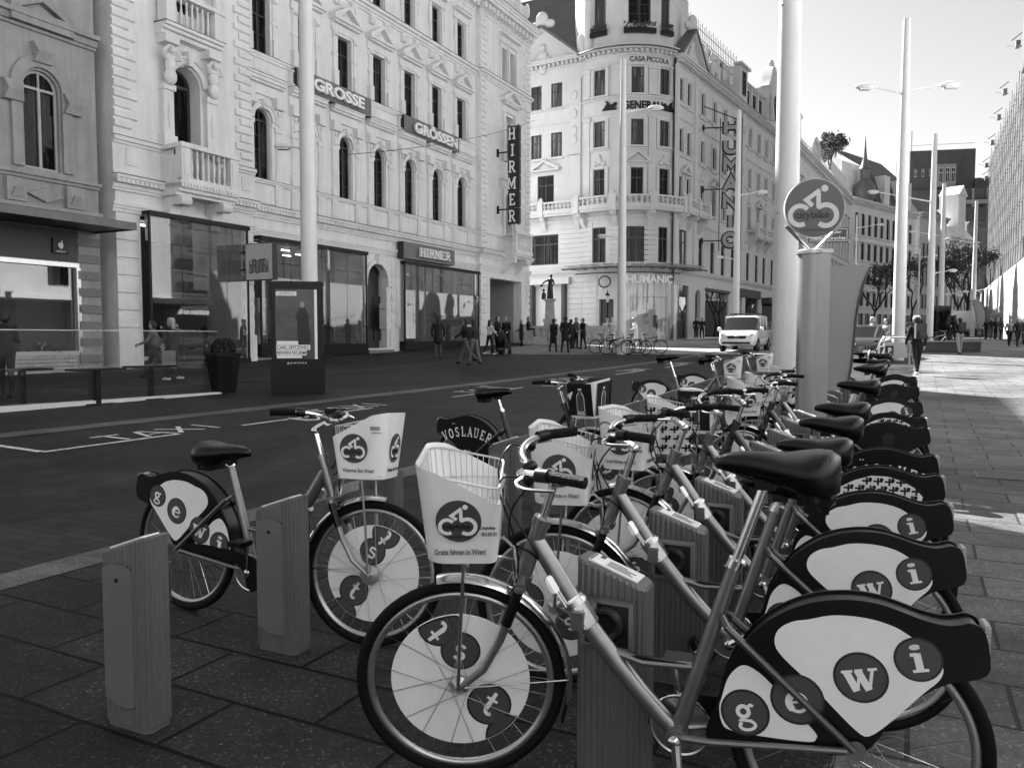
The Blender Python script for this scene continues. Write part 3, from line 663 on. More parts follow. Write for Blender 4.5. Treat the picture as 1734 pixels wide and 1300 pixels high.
# portals
dr = MB(); dr.box(-16.66, -14.97, .5, .56, .9, 5.1); 
for q in (-16.3, -15.45): dr.box(q, q + .6, .44, .5, 1.3, 3.6)
dr.build('door', M('dark_wood', .03, .45, var=.3), pal)
pb = MB(); pb.box(-15.55, -15.0, .02, .05, 1.9, 2.9); pb.box(-15.55, -15.0, .02, .05, 2.95, 3.2)
pb.build('name_board', M('board_grey', .25, .5), pal)
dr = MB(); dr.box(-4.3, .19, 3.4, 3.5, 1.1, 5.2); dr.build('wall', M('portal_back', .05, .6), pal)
dr = MB(); dr.box(-4.25, -3.0, 1.2, 1.25, 1.1, 4.9); dr.box(-3.0, -2.9, 1.15, 1.3, 1.1, 5.2)
dr.build('door', M('milky_panel', .55, .4), pal)
dr = MB(); dr.box(.12, .19, .3, 3.4, 1.1, 5.2); dr.build('wall', M('portal_side', .35, .6, var=.1), pal)
dr = MB(); dr.box(-16.9, -14.8, -.35, .0, .55, .82); dr.box(-16.9, -14.8, .001, .5, .55, .9); dr.box(-4.3, .2, -.3, 3.4, .5, 1.1); dr.build('step', M('step_stone', .2, .8, var=.2), pal)
# ---------- shop fronts ----------
def shopfront(x0, x1, z0, z1, yg, muls, sill, slab_t=.16, room=3.6, split=None, fascia=True):
    fr = MB(); fr.box(x0 - .06, x1 + .06, yg - .1, yg + .3, z1, z1 + slab_t); fr.box(x0 - .04, x1 + .04, yg - .06, .34, sill - .5, sill)
    for q in (x0, x1): fr.box(q - .04, q + .04, yg - .02, yg + .04, sill, z1)
    o = fr.build('shop_frame', BLACK, pal)
    for i in range(len(muls) - 1):
        a = MB(); a.box(muls[i] + .015, muls[i + 1] - .015, yg, yg + .015, sill, z1); a.build('shop_window', SHOPGLASS, pal)
    # interior
    it = MB(); it.box(x0 - .1, x1 + .1, 3.7, 3.8, sill - .3, z1 + .1, 0); it.box(x0 - .1, x1 + .1, .36, 3.7, sill - .4, sill - .05, 1); it.box(x0, x1, .4, 3.7, z1, z1 + .12, 0)
    for i in range(3):
        for j in range(max(2, int((x1 - x0) / 1.8))):
            x = x0 + .8 + j * 1.8; it.box(x, x + .5, .9 + i * .8, .96 + i * .8, z1 - .14, z1 - .08, 2)
    for j in range(int((x1 - x0) / 1.1)):
        x = x0 + .6 + j * 1.1; h = RND.uniform(.5, 2.2); it.box(x, x + RND.uniform(.3, .8), 2.6, 3.0, sill, sill + h, RND.choice((0, 3, 4)))
    it.build('shop_interior', [M('shop_dark', .05, .7), M('shop_floor', .16, .3), M('shop_lamp', .8, .5, emit=2.5), M('shop_goods', .35, .6, var=.5, vscale=5), M('shop_goods_light', .6, .6, var=.3, vscale=5)], pal, smooth=0)
def mannequin(x, y, z, h=1.75, m_=None, seed=0):
    r = random.Random(seed); k = h / 1.75; q = MB()
    q.lathe([(.2, 0), (.2, .03), (.03, .035), (.03, .1)], (0, 0), 12)
    q.tube([(.08, 0, .08), (.09, .02, .5), (.1, 0, .92)], [.05, .07, .1], 8); q.tube([(-.1, .03, .08), (-.1, .0, .5), (-.1, 0, .92)], [.05, .07, .1], 8)
    q.lathe([(.16, .85), (.19, .95), (.15, 1.12), (.19, 1.32), (.19, 1.42), (.06, 1.5), (.05, 1.56)], (0, 0), 12); q.ball((0, 0, 1.65), (.09, .1, .12), 10)
    for s_ in (-1, 1): q.tube([(s_ * .2, 0, 1.4), (s_ * .28, .04, 1.12), (s_ * (.26 + .1 * r.random()), -.14 * r.random(), .9)], [.06, .045, .03], 7)
    o = q.build('mannequin', m_ or M('mannequin_dark', .06, .6), None)
    o.scale = (k, k, k); return o
def in_pal(x, y, z=0): c, s_ = cos(PA), sin(PA); return (.3 + x * c - y * s_, 55 + x * s_ + y * c, z)
shopfront(-29.85, -25.3, .75, 5.7, -.75, [-29.85, -28.5, -26.4, -25.3], .62)
shopfront(-24.2, -17.1, .95, 5.5, -.35, [-24.2, -22.4, -20.4, -18.6, -17.1], 1.15)
shopfront(-13.8, -5.85, .95, 5.35, -.35, [-13.8, -11.1, -8.4, -5.85], 1.25)
up = MB(); up.box(-29.8, -25.4, -.5, -.46, 4.85, 5.68); up.build('transom_panel', M('transom_stone', .55, .5, var=.2), pal)
# arcade behind the third shop glass
ac = MB(); wall(ac, -13.8, -5.85, 1.1, 5.35, [(-13.4, -11.7, 1.1, 5.0, .85), (-10.7, -9.0, 1.1, 5.0, .85), (-8.0, -6.3, 1.1, 5.0, .85)], yf=.02, yb=.5)
for x in (-12.55, -9.85, -7.15): ribbon(ac, arc(x, 4.15, .95, .95, 0, 180, 14), .12, -.03, .02)
for x in (-13.6, -11.2, -8.5, -6.08): ac.box(x - .3, x + .3, -.05, .02, 4.0, 4.16)
ac.build('arcade', M('arcade_stone', .5, .7, var=.1), pal, smooth=30)
# pavement-level sill wall left of shop 1 door
dd = MB(); dd.box(-28.45, -26.45, .3, .36, .62, 4.6); dd.build('door', M('door_glass_dark', .02, .08), pal)
PL = [(-13.2, -.15, 1.27, 'mannequin_coat'), (-9.3, .8, 1.1, 'mannequin_dark'), (-7.0, .9, 1.1, 'mannequin_dark'), (-22.9, .9, 1.15, 'mannequin_dark'), (-21.3, 1.2, 1.15, 'mannequin_light'), (-19.2, .9, 1.15, 'mannequin_dark'), (-18.0, 1.1, 1.15, 'mannequin_light'), (-29.2, 1.2, .6, 'mannequin_dark')]
M('mannequin_coat', .03, .8); M('mannequin_light', .5, .6)
LB = ['dark mannequin at the left end of the arcaded shop window', 'dark mannequin in the middle arch of the arcaded shop window', 'dark mannequin in the right arch of the arcaded shop window', 'dark mannequin behind the left panes of the second shop', 'pale mannequin behind the advertising column in the second shop', 'dark mannequin right of the advertising column behind shop glass', 'pale mannequin at the right end of the second shop window', 'dark mannequin in the shop under the balcony']
for i, ((x, y, z, mm), lb) in enumerate(zip(PL, LB)):
    o = mannequin(x, y, z, 1.7, MATS.get(mm) or M(mm), i); o.location = in_pal(x, max(y, .75), z); o.rotation_euler = (0, 0, PA + .4 * i); tag(o, lb, 'mannequin', 'mannequins in the shop windows')
# ---------- signs on the palace ----------
SIGN = M('sign_face', .16, .5, var=.1); SIGNT = M('sign_letter', .85, .4); SIGND = M('sign_side', .02, .5)
def box_sign(x0, x1, z0, z1, y0, y1, txt, tx0, tx1, tz0, tz1, label, slab=False):
    e = empty('shop_sign', in_pal((x0 + x1) / 2, 0, 0), PA, label, 'sign')
    c = (x0 + x1) / 2; q = MB(); q.box(x0 - c, x1 - c, y1, y0, z0, z1, 1); q.box(x0 - c, x1 - c, y1 - .004, y1 - .001, z0, z1, 0); q.build('sign_box', [SIGN, SIGND], e)
    t_ = MB()
    if slab: word(t_, txt, tx0 - c, tx1 - c, tz0, tz1, y1 - .22, y1 - .1)
    else: put_text(t_, txt, tx0 - c, tx1 - c, tz0, tz1, y1 - .22, y1 - .1, bold=.035, spacing=1.02)
    t_.build('lettering', SIGNT, e, smooth=0)
box_sign(-21.9, -16.66, 12.27, 13.14, -.1, -.42, 'GROSSE', -21.05, -17.45, 12.42, 12.95, 'long dark sign box with raised white letters GROSSE above the arches')
box_sign(-13.85, -8.25, 12.22, 13.1, -.1, -.42, 'GRÖSSEN', -13.1, -8.75, 12.34, 13.02, 'long dark sign box with raised white letters GRÖSSEN above the arches')
box_sign(-14.1, -8.97, 5.62, 6.5, -.1, -.5, 'HIRMER', -12.85, -9.75, 5.8, 6.28, 'grey sign box with white slab letters HIRMER over the shop window', True)
# vertical blade sign
e = empty('blade_sign', in_pal(-3.3, -.3, 0), PA, 'tall black vertical blade sign with six white letters on the palace corner', 'sign')
q = MB(); zz = [(14.2 - i * 1.115, 14.2 - i * 1.115 + 1.02) for i in range(6)]
for i in range(6): q.box(-.14, .14, -1.62, -.82, 8.68 + i * 1.03, 8.68 + i * 1.03 + .97)
q.build('sign_box', SIGND, e)
q = MB(); q.box(-.04, .04, -1.2, 0, 13.2, 13.28); q.box(-.04, .04, -1.2, 0, 9.6, 9.68); q.box(-.03, .03, -1.56, -1.5, 8.6, 14.9); q.box(-.03, .03, -.9, -.84, 8.6, 14.9)
for z in (13.24, 9.64): q.box(-.1, .1, -.08, 0, z - .25, z + .25)
q.build('bracket', BLACK, e)
q = MB()
RT = Matrix.Rotation(radians(-90), 4, 'Z')
for i, ch in enumerate('HIRMER'):
    z = 8.68 + (5 - i) * 1.03 + .12
    t_ = MB(); wd = GL[ch][1]; glyph(t_, ch, -wd * .36 / 1, z, .74, -.02, .02, sx=.72)
    # letters face -x (towards the camera) : local x -> -y
    q.add([(p[1] - .17, -1.22 - p[0], p[2]) for p in t_.v], t_.f)
q.build('lettering', SIGNT, e, smooth=0)
# square perpendicular sign
e = empty('hanging_sign', in_pal(-25.35, -.4, 0), PA, 'square grey projecting sign with thin black letters beside the shop', 'sign')
q = MB(); q.box(-.12, .12, -1.85, -.4, 3.7, 5.15, 0); q.build('sign_box', [SIGND], e)
q = MB(); q.box(-.125, -.121, -1.82, -.43, 3.73, 5.12); q.build('sign_face', M('sign_grey', .55, .5, var=.05), e)
q = MB(); q.box(-.04, .04, -.4, 0, 4.8, 4.88); q.box(-.04, .04, -.4, 0, 4.1, 4.18); q.build('bracket', BLACK, e)
t_ = MB(); x = 0
def thin(pts): ribbon(t_, pts, .055, -.004, .004)
# condensed letters: b l A U M A X
thin([(0, .5), (0, 0), (.12, 0), (.12, .3), (0.02, .3)]); thin([(.22, 0), (.22, .55)]); thin([(.32, 0), (.32, .5), (.44, .5), (.44, 0)]); thin([(.35, .28), (.41, .28)])
thin([(.54, .5), (.54, 0), (.66, 0), (.66, .5)]); thin([(.76, 0), (.76, .5), (.95, .5), (.95, 0)]); thin([(.855, .47), (.855, 0)])
thin([(1.05, 0), (1.05, .5), (1.17, .5), (1.17, 0)]); thin([(1.08, .28), (1.14, .28)]); thin([(1.27, 0), (1.27, .18), (1.37, .32), (1.37, .5)]); thin([(1.37, 0), (1.37, .18), (1.345, .22)])
q = MB(); q.add([(p[1] - .131, -.64 - p[0] * .7, 4.0 + p[2] * 1.0) for p in t_.v], t_.f); q.build('lettering', SIGND, e, smooth=0)
# ================= darker stone house at the far left =================
ho = empty('corner_house', in_pal(0, .0, 0), PA, 'grey rusticated house with an arched window and a wide shop window, far left', 'building')
b = MB(); x0, x1 = -44.0, -31.3
HO = [(-33.75, -32.6, 6.7, 9.75, .57), (-37.3, -36.15, 6.7, 9.75, .57), (-40.9, -39.7, 6.7, 9.75, .57), (-33.7, -32.7, 12.4, 15.2), (-37.2, -36.2, 12.4, 15.2), (-40.8, -39.8, 12.4, 15.2), (-39.6, -32.2, 1.0, 3.85)]
wall(b, x0, x1, -.3, 20, HO, yf=-.1, yb=.3); b.box(x1 - .002, x1, -.1, .4, 0, 20); b.box(x0, x1, .31, 14, 3.9, 22); b.box(x0, x1, 3, 14, -1, 3.9)
b.box(x0, -32.1, .31, 3, -1, .9); b.build('wall', GREY, ho, smooth=0)
t_ = MB()
cornice(t_, x0, x1, 6.35, (.1, .1), (.1, .2), -.1); cornice(t_, x0, x1, 5.35, (.1, .12), (.1, .22), -.1); cornice(t_, x0, x1, 10.9, (.1, .2, .14), (.1, .18, .34), -.1); cornice(t_, x0, x1, 19.6, (.2, .3), (.3, .7), -.1)
for xw in (-33.18, -36.72, -40.3):
    ribbon(t_, [(xw - .8, 6.7), (xw - .8, 9.2)] + arc(xw, 9.2, .8, .8, 180, 0, 14)[1:] + [(xw + .8, 6.7)], .34, -.22, -.09)
    for q, z in ((-.95, 8.9), (.95, 8.9), (0, 10.25)): t_.frus((xw + q, -.2), .3, .12, z - .3, z, .22, .24); t_.frus((xw + q, -.2), .22, .24, z + .002, z + .3, .3, .12)
    for q in (-.95, .95): t_.box(xw + q - .3, xw + q + .3, -.3, -.09, 5.6, 6.3); t_.frus((xw + q, -.3), .2, .02, 5.7, 6.0, .1, .12)
    t_.plate([(xw - .6, 5.9), (xw, 5.68), (xw + .6, 5.9), (xw, 6.15)], -.26, -.09); t_.box(xw - 1.0, xw + 1.0, -.4, -.09, 11.0, 11.3)
    pediment(t_, xw, 2.0, 11.3, .5, .3, -.1)
for z in [.6 + .55 * i for i in range(8)]: t_.box(-32.15, -31.32, -.16, -.09, z, z + .27, 1)
t_.build('moulding', [GREY, GREY_D], ho, smooth=30)
for i, (xa, xb, za, zb, *r_) in enumerate(HO[:6]): put_window(ho, (xa + xb) / 2, za + .01, xb - xa - .02, zb - za - .02, r_[0] - .01 if r_ else 0, M('grey_frame', .4, .5), PANE, fw=.07, y=.05)
q = MB()
q.box(-39.6, -32.1, -.16, -.1, 3.72, 3.86); q.box(-32.2, -32.06, -.16, -.1, .95, 3.72); q.box(-39.6, -32.2, -.16, -.1, .86, 1.0)
for i in range(5): q.box(-39.6, -32.25, -.14, -.1, .3 + i * .12, .36 + i * .12)
q.build('shop_frame', STEEL, ho)
for a, c in ((-39.6, -37.1), (-37.1, -34.6), (-34.6, -32.2)): q = MB(); q.box(a + .02, c - .02, .0, .015, 1.0, 3.72); q.build('shop_window', SHOPGLASS, ho)
q = MB(); wall(q, -39.6, -32.1, 1, 3.85, [(-35.2, -33.7, 1, 3.1, .75)], yf=.7, yb=1.2); q.box(-39.6, -32.1, 2.4, 2.5, 0, 3.9); q.box(-39.6, -32.1, .32, 2.4, 3.86, 3.9); q.build('shop_interior', M('arcade_grey', .22, .7, var=.2), ho, smooth=0)
q = MB(); q.box(-44, -31.5, -2.1, -.12, 4.95, 5.05); q.box(-44, -31.48, -2.14, -2.08, 4.9, 5.14, 1); q.box(-31.5, -31.44, -2.14, -.1, 4.9, 5.14, 1); q.build('canopy', [M('canopy_soffit', .03, .4), M('canopy_edge', .11, .35, metal=.3, var=.3)], ho)
q = MB(); q.box(-44, -32.1, -.14, -.1, 3.9, 4.9); q.build('fascia', M('fascia_dark', .04, .5), ho)
e = empty('shop_sign', in_pal(-32.75, -.16, 0), PA, 'small black square sign with a white apple emblem over the left shop window', 'sign')
q = MB(); q.box(-.26, .26, -.06, 0, 4.12, 4.62); q.build('sign_box', SIGND, e)
q = MB(); q.plate([(cos(a) * (.085 + .012 * cos(2 * a)) , 4.39 + sin(a) * .1 - (.02 if abs(a - pi / 2) < .4 or abs(a - 3 * pi / 2) < .3 else 0)) for a in [2 * pi * i / 28 for i in range(28)] if not (cos(a) > .82)] , -.07, -.061)
q.plate([(.0, 4.5), (.05, 4.56), (.06, 4.52), (.02, 4.49)], -.07, -.061); q.box(-.15, .15, -.07, -.061, 4.18, 4.2); q.build('emblem', SIGNT, e, smooth=0)
rf = MB(); rf.add([(-44, 0, 22), (-31.4, 0, 22), (-31.4, 14, 22), (-44, 14, 22), (-43.5, 2, 30.5), (-32.4, 2, 30.5), (-32.4, 12, 30.5), (-43.5, 12, 30.5)], [(0, 1, 5, 4), (1, 2, 6, 5), (2, 3, 7, 6), (3, 0, 4, 7), (4, 5, 6, 7)]); rf.build('roof', MATS['slate'], ho, smooth=0)  # unseen roof, made tall to keep the near paving in shade
# ================= corner building with round tower =================
cas = empty('corner_tower_house', (9.3, 65.8, 0), 0, 'tall white corner house with a round tower, balconies and a glass shop canopy', 'building')
R0 = 4.7
def LT(p):   # tower: x is arc length, -y outwards
    a = -pi / 2 + p[0] / R0; r = R0 - p[1]; return (r * cos(a), r * sin(a), p[2])
cr1, sr1 = cos(radians(56.8)), sin(radians(56.8)); cr2, sr2 = cos(radians(-31)), sin(radians(-31))
def RT_(p): return (12.53 - 9.3 + p[0] * cr1 - p[1] * sr1, 61.97 - 65.8 + p[0] * sr1 + p[1] * cr1, p[2])
def LF(p): return (5.74 - 9.3 + p[0] * cr2 - p[1] * sr2, 63 - 65.8 + p[0] * sr2 + p[1] * cr2, p[2])
def LTm(x, y, z): a = -pi / 2 + x / R0; return Matrix.Translation(LT((x, y, z))) @ Matrix.Rotation(a + pi / 2, 4, 'Z')
def RTm(x, y, z): return Matrix.Translation(RT_((x, y, z))) @ Matrix.Rotation(radians(56.8), 4, 'Z')
def LFm(x, y, z): return Matrix.Translation(LF((x, y, z))) @ Matrix.Rotation(radians(-31), 4, 'Z')
w_ = MB(); t = MB(); ld = MB()
TA, TB = -4.3, 3.3
rows = [(19.8, 21.75), (15.95, 17.9), (12.1, 14.3)]
tw = [-2.79, .16, 2.41]
def xs_fill(a, b, step=.45):
    n = int((b - a) / step); return [a + (b - a) * i / n for i in range(n + 1)]
ops = [(x - .48, x + .48, z0, z1) for x in tw for z0, z1 in rows]
mz = [(-3.35, -2.2, 7.2, 9.9), (-.75, 1.05, 7.2, 9.9), (1.95, 2.85, 7.2, 9.9)]
ops += mz
ops += [(-2.75, -1.55, 1.2, 4.4), (-.3, 3.1, 1.3, 4.6)]
# tower wall: slice wide cells so that it curves
def curved_wall(mb, x0, x1, z0, z1, ops, T):
    tmp = MB(); extra = []
    wall(tmp, x0, x1, z0, z1, ops)
    for f in tmp.f:
        vs = [tmp.v[i] for i in f]; xs = [v[0] for v in vs]; a, b = min(xs), max(xs)
        if b - a > .5 and len(f) == 4 and abs(vs[0][2] - vs[1][2]) < 1e-6:
            n = int((b - a) / .4) + 1
            for i in range(n):
                g = lambda v: (a + (b - a) * (i + (0 if v[0] == a else 1)) / n, v[1], v[2])
                mb.add([g(v) for v in vs], [(0, 1, 2, 3)], 0, T)
        else: mb.add(vs, [tuple(range(len(vs)))], 0, T)
curved_wall(w_, TA, TB, .8, 23, ops, LT)
curved_wall(w_, TA, TB, 23, 30, [(-3.3, -2.3, 24.9, 28.2, .5), (-.6, 1.1, 24.9, 29), (2.0, 2.8, 24.9, 28.2, .4)], LT)
rx = [1.0, 2.65, 5.76, 8.64, 11.4, 14.2, 18.8, 21.7, 24.3, 27.3]
rops = [(x - .42, x + .42, z0 - .3, z1 - .3) for x in rx for z0, z1 in rows] + [(x - .5, x + .5, 6.95, 9.6) for x in rx[2:]] + [(.9, 2.6, 6.95, 9.9)]
rsh = [(.6, 3.2, 1.3, 5.6), (4.6, 5.9, 1.5, 5.4, .6), (7.0, 13.2, 1.5, 5.5), (15.0, 17.2, 1.6, 5.4), (18.2, 22.6, 1.7, 5.4), (23.8, 29.0, 1.8, 5.3)]
wall(w_, 0, 29.8, .8, 22.8, rops + rsh, T=RT_)
lx = [-4.42, -2.58]
lops = [(x - .5, x + .5, z0 - .2, z1 - .2) for x in lx for z0, z1 in rows[:2]] + [(-4.3, -2.8, 12.0, 14.4), (-5.05, -2.38, 7.3, 9.7), (-6.4, -1.6, 1.1, 5.6)]
wall(w_, -14, 0, .8, 23, lops, T=LF)
w_.build('wall', STONE2, cas, smooth=30)
# inner mass (keeps daylight out) and roofs
ms = MB()
ms.add([LF((-14, .4, 0)), LF((.1, .4, 0)), RT_((.3, .4, 0)), RT_((29.7, .4, 0)), RT_((29.7, 14, 0)), LF((-14, 16, 0)), LF((-14, .4, 23)), LF((.1, .4, 23)), RT_((.3, .4, 23)), RT_((29.7, .4, 23)), RT_((29.7, 14, 23)), LF((-14, 16, 23))],
       [(0, 1, 7, 6), (1, 2, 8, 7), (2, 3, 9, 8), (3, 4, 10, 9), (4, 5, 11, 10), (5, 0, 6, 11), (6, 7, 8, 9, 10, 11)])
ms.lathe([(4.2, 0), (4.2, 29.9), (4.9, 30), (5.1, 30.3), (4.6, 31), (4.2, 33), (3, 35.5), (1.2, 37), (.2, 37.6)], (0, 0), 32)
ms.build('core', M('core_plaster', .55, .8), cas)
rf = MB()
rf.add([RT_((3.2, .6, 23)), RT_((29.4, .6, 23)), RT_((29.4, 12, 23)), RT_((3.2, 12, 23)), RT_((5, 2.6, 27)), RT_((28, 2.6, 27)), RT_((28, 10, 27)), RT_((5, 10, 27))], [(0, 1, 5, 4), (1, 2, 6, 5), (2, 3, 7, 6), (3, 0, 4, 7), (4, 5, 6, 7)])
rf.add([LF((-13.5, .8, 23)), LF((-.8, .8, 23)), LF((-.8, 12, 23)), LF((-13.5, 12, 23)), LF((-12, 3.4, 30)), LF((-2, 3.4, 30)), LF((-2, 10, 30)), LF((-12, 10, 30))], [(0, 1, 5, 4), (1, 2, 6, 5), (2, 3, 7, 6), (3, 0, 4, 7), (4, 5, 6, 7)])
rf.build('roof', MATS['slate'], cas, smooth=0)
# mouldings
def belt(x0, x1, T, nx, y=0, dz=0):
    cornice(t, x0, x1, 22.62 + dz, (.14, .24, .14, .14), (.08, .14, .5, .62), y, 0, T, nx); 
    dentils(t, x0, x1, 22.76 + dz, .16, .22, .18, .46, y, 0, T)
    cornice(t, x0, x1, 19.45, (.08, .1), (.06, .14), y, 0, T, nx); cornice(t, x0, x1, 15.65, (.06, .08), (.05, .1), y, 0, T, nx)
    cornice(t, x0, x1, 10.5, (.12, .12), (.06, .12), y, 0, T, nx); cornice(t, x0, x1, 6.5, (.12, .16, .1), (.1, .2, .26), y, 0, T, nx)
    cornice(t, x0, x1, 18.3, (.06, .08), (.04, .08), y, 0, T, nx)
belt(TA, TB, LT, 16); belt(0, 29.8, RT_, 1, dz=-.35); belt(-14, 0, LF, 1)
ld.prism([(0, 23.1), (-.72, 23.1), (-.5, 23.3), (0, 23.35)], TA - .1, TB + .1, 0, LT, 16)
ld.prism([(.3, 22.9), (-.7, 22.9), (-.4, 23.1), (.3, 23.15)], 5.2, 22, 0, RT_)
for x in tw:
    for z0, z1 in rows:
        for q in (-.62, .62): t.box(x + q - .13, x + q + .13, -.1, .01, z0, z1 + .1, 0, LT)
        t.box(x - .78, x + .78, -.16, .01, z0 - .14, z0 - .01, 0, LT, 3)
    t.box(x - .8, x + .8, -.14, .01, 21.86, 22.0, 0, LT, 3)
for x in (-1.4, 1.3, -3.9):
    t.box(x - .32, x + .32, -.14, .01, 19.7, 21.6, 0, LT, 2); t.box(x - .38, x + .38, -.2, .01, 21.6, 21.9, 0, LT, 2)
    t.box(x - .3, x + .3, -.12, .01, 12.0, 18.0, 0, LT, 2); t.box(x - .36, x + .36, -.18, .01, 18.0, 18.28, 0, LT, 2)
    for i in range(9): t.box(x - .55, x + .55, -.05, .01, 7.0 + i * .38, 7.0 + i * .38 + .33, 0, LT, 2)
for i in range(12): t.box(TA, -2.9, -.05, .01, 1.2 + i * .42, 1.2 + i * .42 + .37, 0, LT, 3)
# pediments and cartouches over third-row windows
def ped_T(x, w2, z, h, p, T):
    q = MB(); pediment(q, x, w2, z, h, p); t.add(q.v, q.f, 0, T)
ped_T(.16, 2.1, 14.65, .75, .35, LT); ped_T(-3.55, 2.7, 14.7, .75, .4, LF)
for x in (-2.79, 2.41):
    for (a, c, r_) in ((0, 14.9, .28), (-.35, 14.7, .2), (.35, 14.7, .2), (0, 15.25, .16)): t.ball((x + a, -.05, c), (r_, .12, r_), 8, 0, LT)
for x in (rx[0] + .85, 8.64, 14.2, 21.7): ped_T(x, 1.9, 14.2, .65, .35, RT_)
for x in (5.76, 11.4, 18.8, 24.3):
    for (a, c, r_) in ((0, 14.6, .26), (-.3, 14.4, .18), (.3, 14.4, .18), (0, 14.95, .16)): t.ball((x + a, -.05, c), (r_, .12, r_), 8, 0, RT_)
for x in rx:
    for z0, z1 in rows: t.box(x - .62, x - .45, -.09, .01, z0 - .4, z1 - .1, 0, RT_); t.box(x + .45, x + .62, -.09, .01, z0 - .4, z1 - .1, 0, RT_); t.box(x - .7, x + .7, -.14, .01, z0 - .5, z0 - .31, 0, RT_)
for x in (4.1, 16.5, 29.4, .1): t.box(x - .3, x + .3, -.16, .01, 7, 22.2, 0, RT_)
for x in (-.9, -6.2): t.box(x - .5, x + .5, -.1, .01, 11, 21.6, 0, LF)
for z in (20.3, 18.9, 17.6, 16.9): t.ball((-.95, -.12, z), (.28, .1, .42), 8, 0, LF)
for z in (20.8, 17.2, 9.9): t.ball((16.5, -.18, z), (.25, .1, .4), 8, 0, RT_)
for x in lx:
    for z0, z1 in rows[:2]: t.box(x - .65, x + .65, -.14, .01, z0 - .36, z0 - .21, 0, LF)
for i in range(9):
    z = 7.0 + i * .38; t.box(-2.2, 0, -.05, .01, z, z + .33, 0, LF); t.box(-9, -5.2, -.05, .01, z, z + .33, 0, LF)
for i in range(13): t.box(-1.5, 0, -.05, .01, 1.2 + i * .42, 1.57 + i * .42, 0, LF)
# gables
for (T, xa, xb, pk) in ((LF, -7.4, -.2, 25.9), (RT_, 0.1, 5.3, 25.4)):
    xm = (xa + xb) / 2
    t.plate([(xa, 23.0), (xb, 23.0), (xm, pk)], -.05, .5, 0, T)
    for sg in (0, 1):
        a, c = ((xa - .2, 23.0), (xm, pk + .1)) if sg == 0 else ((xm, pk + .1), (xb + .2, 23.0))
        ribbon(ld, [a, c], .16, -.62, .3, 0, T); ribbon(t, [(a[0], a[1] - .2), (c[0], c[1] - .2)], .22, -.5, .3, 0, T)
    for (dx, z, r_) in ((0, 23.7, .5), (-.5, 23.3, .35), (.5, 23.3, .35), (0, 22.7, .35), (0, 24.4, .3)): t.ball((xm + dx, -.15, z), (r_, .25, r_), 10, 0, T)
    t.ball((xm, -.2, pk + .7), (.55, .35, .6), 10, 0, T); t.ball((xm - .6, -.1, pk + .3), (.5, .3, .35), 8, 0, T); t.ball((xm + .6, -.1, pk + .3), (.5, .3, .35), 8, 0, T)
# attic parapet, statues
for x in (6.2, 7.6, 9.0): t.lathe([(.25, 23), (.25, 24.4), (.18, 24.5), (.25, 24.9), (.05, 25.4)], (0, 0), 8, 0, lambda p, x=x: RT_((x + p[0], -.1 + p[1], p[2])))
t.box(5.2, 29.8, -.1, .4, 22.9, 23.5, 0, RT_)
t.box(14.5, 16.8, -.3, 3, 22.9, 26.2, 0, RT_); t.box(16.8, 23.5, .2, 3, 22.9, 25.2, 0, RT_); t.box(23.5, 27, -.5, 3, 22.9, 26.6, 0, RT_)
t.box(14.2, 17.1, -.55, .2, 26.2, 26.4, 0, RT_); t.plate([(23.2, 26.6), (27.3, 26.6), (26.5, 27.5), (26.1, 28.4), (25.6, 28.9), (24.8, 28.9), (24.3, 28.4), (23.9, 27.5)], -.5, .4, 0, RT_); t.ball((25.2, -.1, 29.2), (.35, .3, .5), 10, 0, RT_)
for x in (17.2, 19.3, 21.4, 23.2): t.box(x - .18, x + .18, -.0, .2, 23.3, 25.2, 0, RT_)
cornice(t, 16.8, 23.5, 25.2, (.12, .14), (.2, .34), .2, 0, RT_); ld.prism([(.2, 25.46), (3, 27.6), (3, 25.46)], 16.8, 23.5, 0, RT_)
for x in (23.7, 26.8): t.tube([RT_((x, -.7, 23.2)), RT_((x, -.7, 24.6)), RT_((x, -.6, 26.5))], [.28, .2, .24], 8); t.ball((x, -.7, 25.6), (.3, .25, .5), 8, 0, RT_)
for x in (5.4, 8.3, 10.6, 12.4): t.ball((x, -.1, 24.2), (.3, .25, .5), 8, 0, RT_); t.ball((x, -.1, 25.0), (.18, .18, .22), 8, 0, RT_)
for x in (-7.6, -.3): t.ball((x, -.2, 24.0), (.4, .3, .9), 10, 0, LF)
t.box(27, 29.8, .1, 3, 22.9, 25.4, 0, RT_); t.box(4.2, 6.2, 1.5, 3.5, 26, 29.3, 0, RT_)
t.tube([LF((.4, -.3, 23.2)), LF((.4, -.3, 29.5))], .4, 10)
t.build('moulding', STONE2, cas, smooth=30); ld.build('flashing', LEDGE, cas, smooth=0)
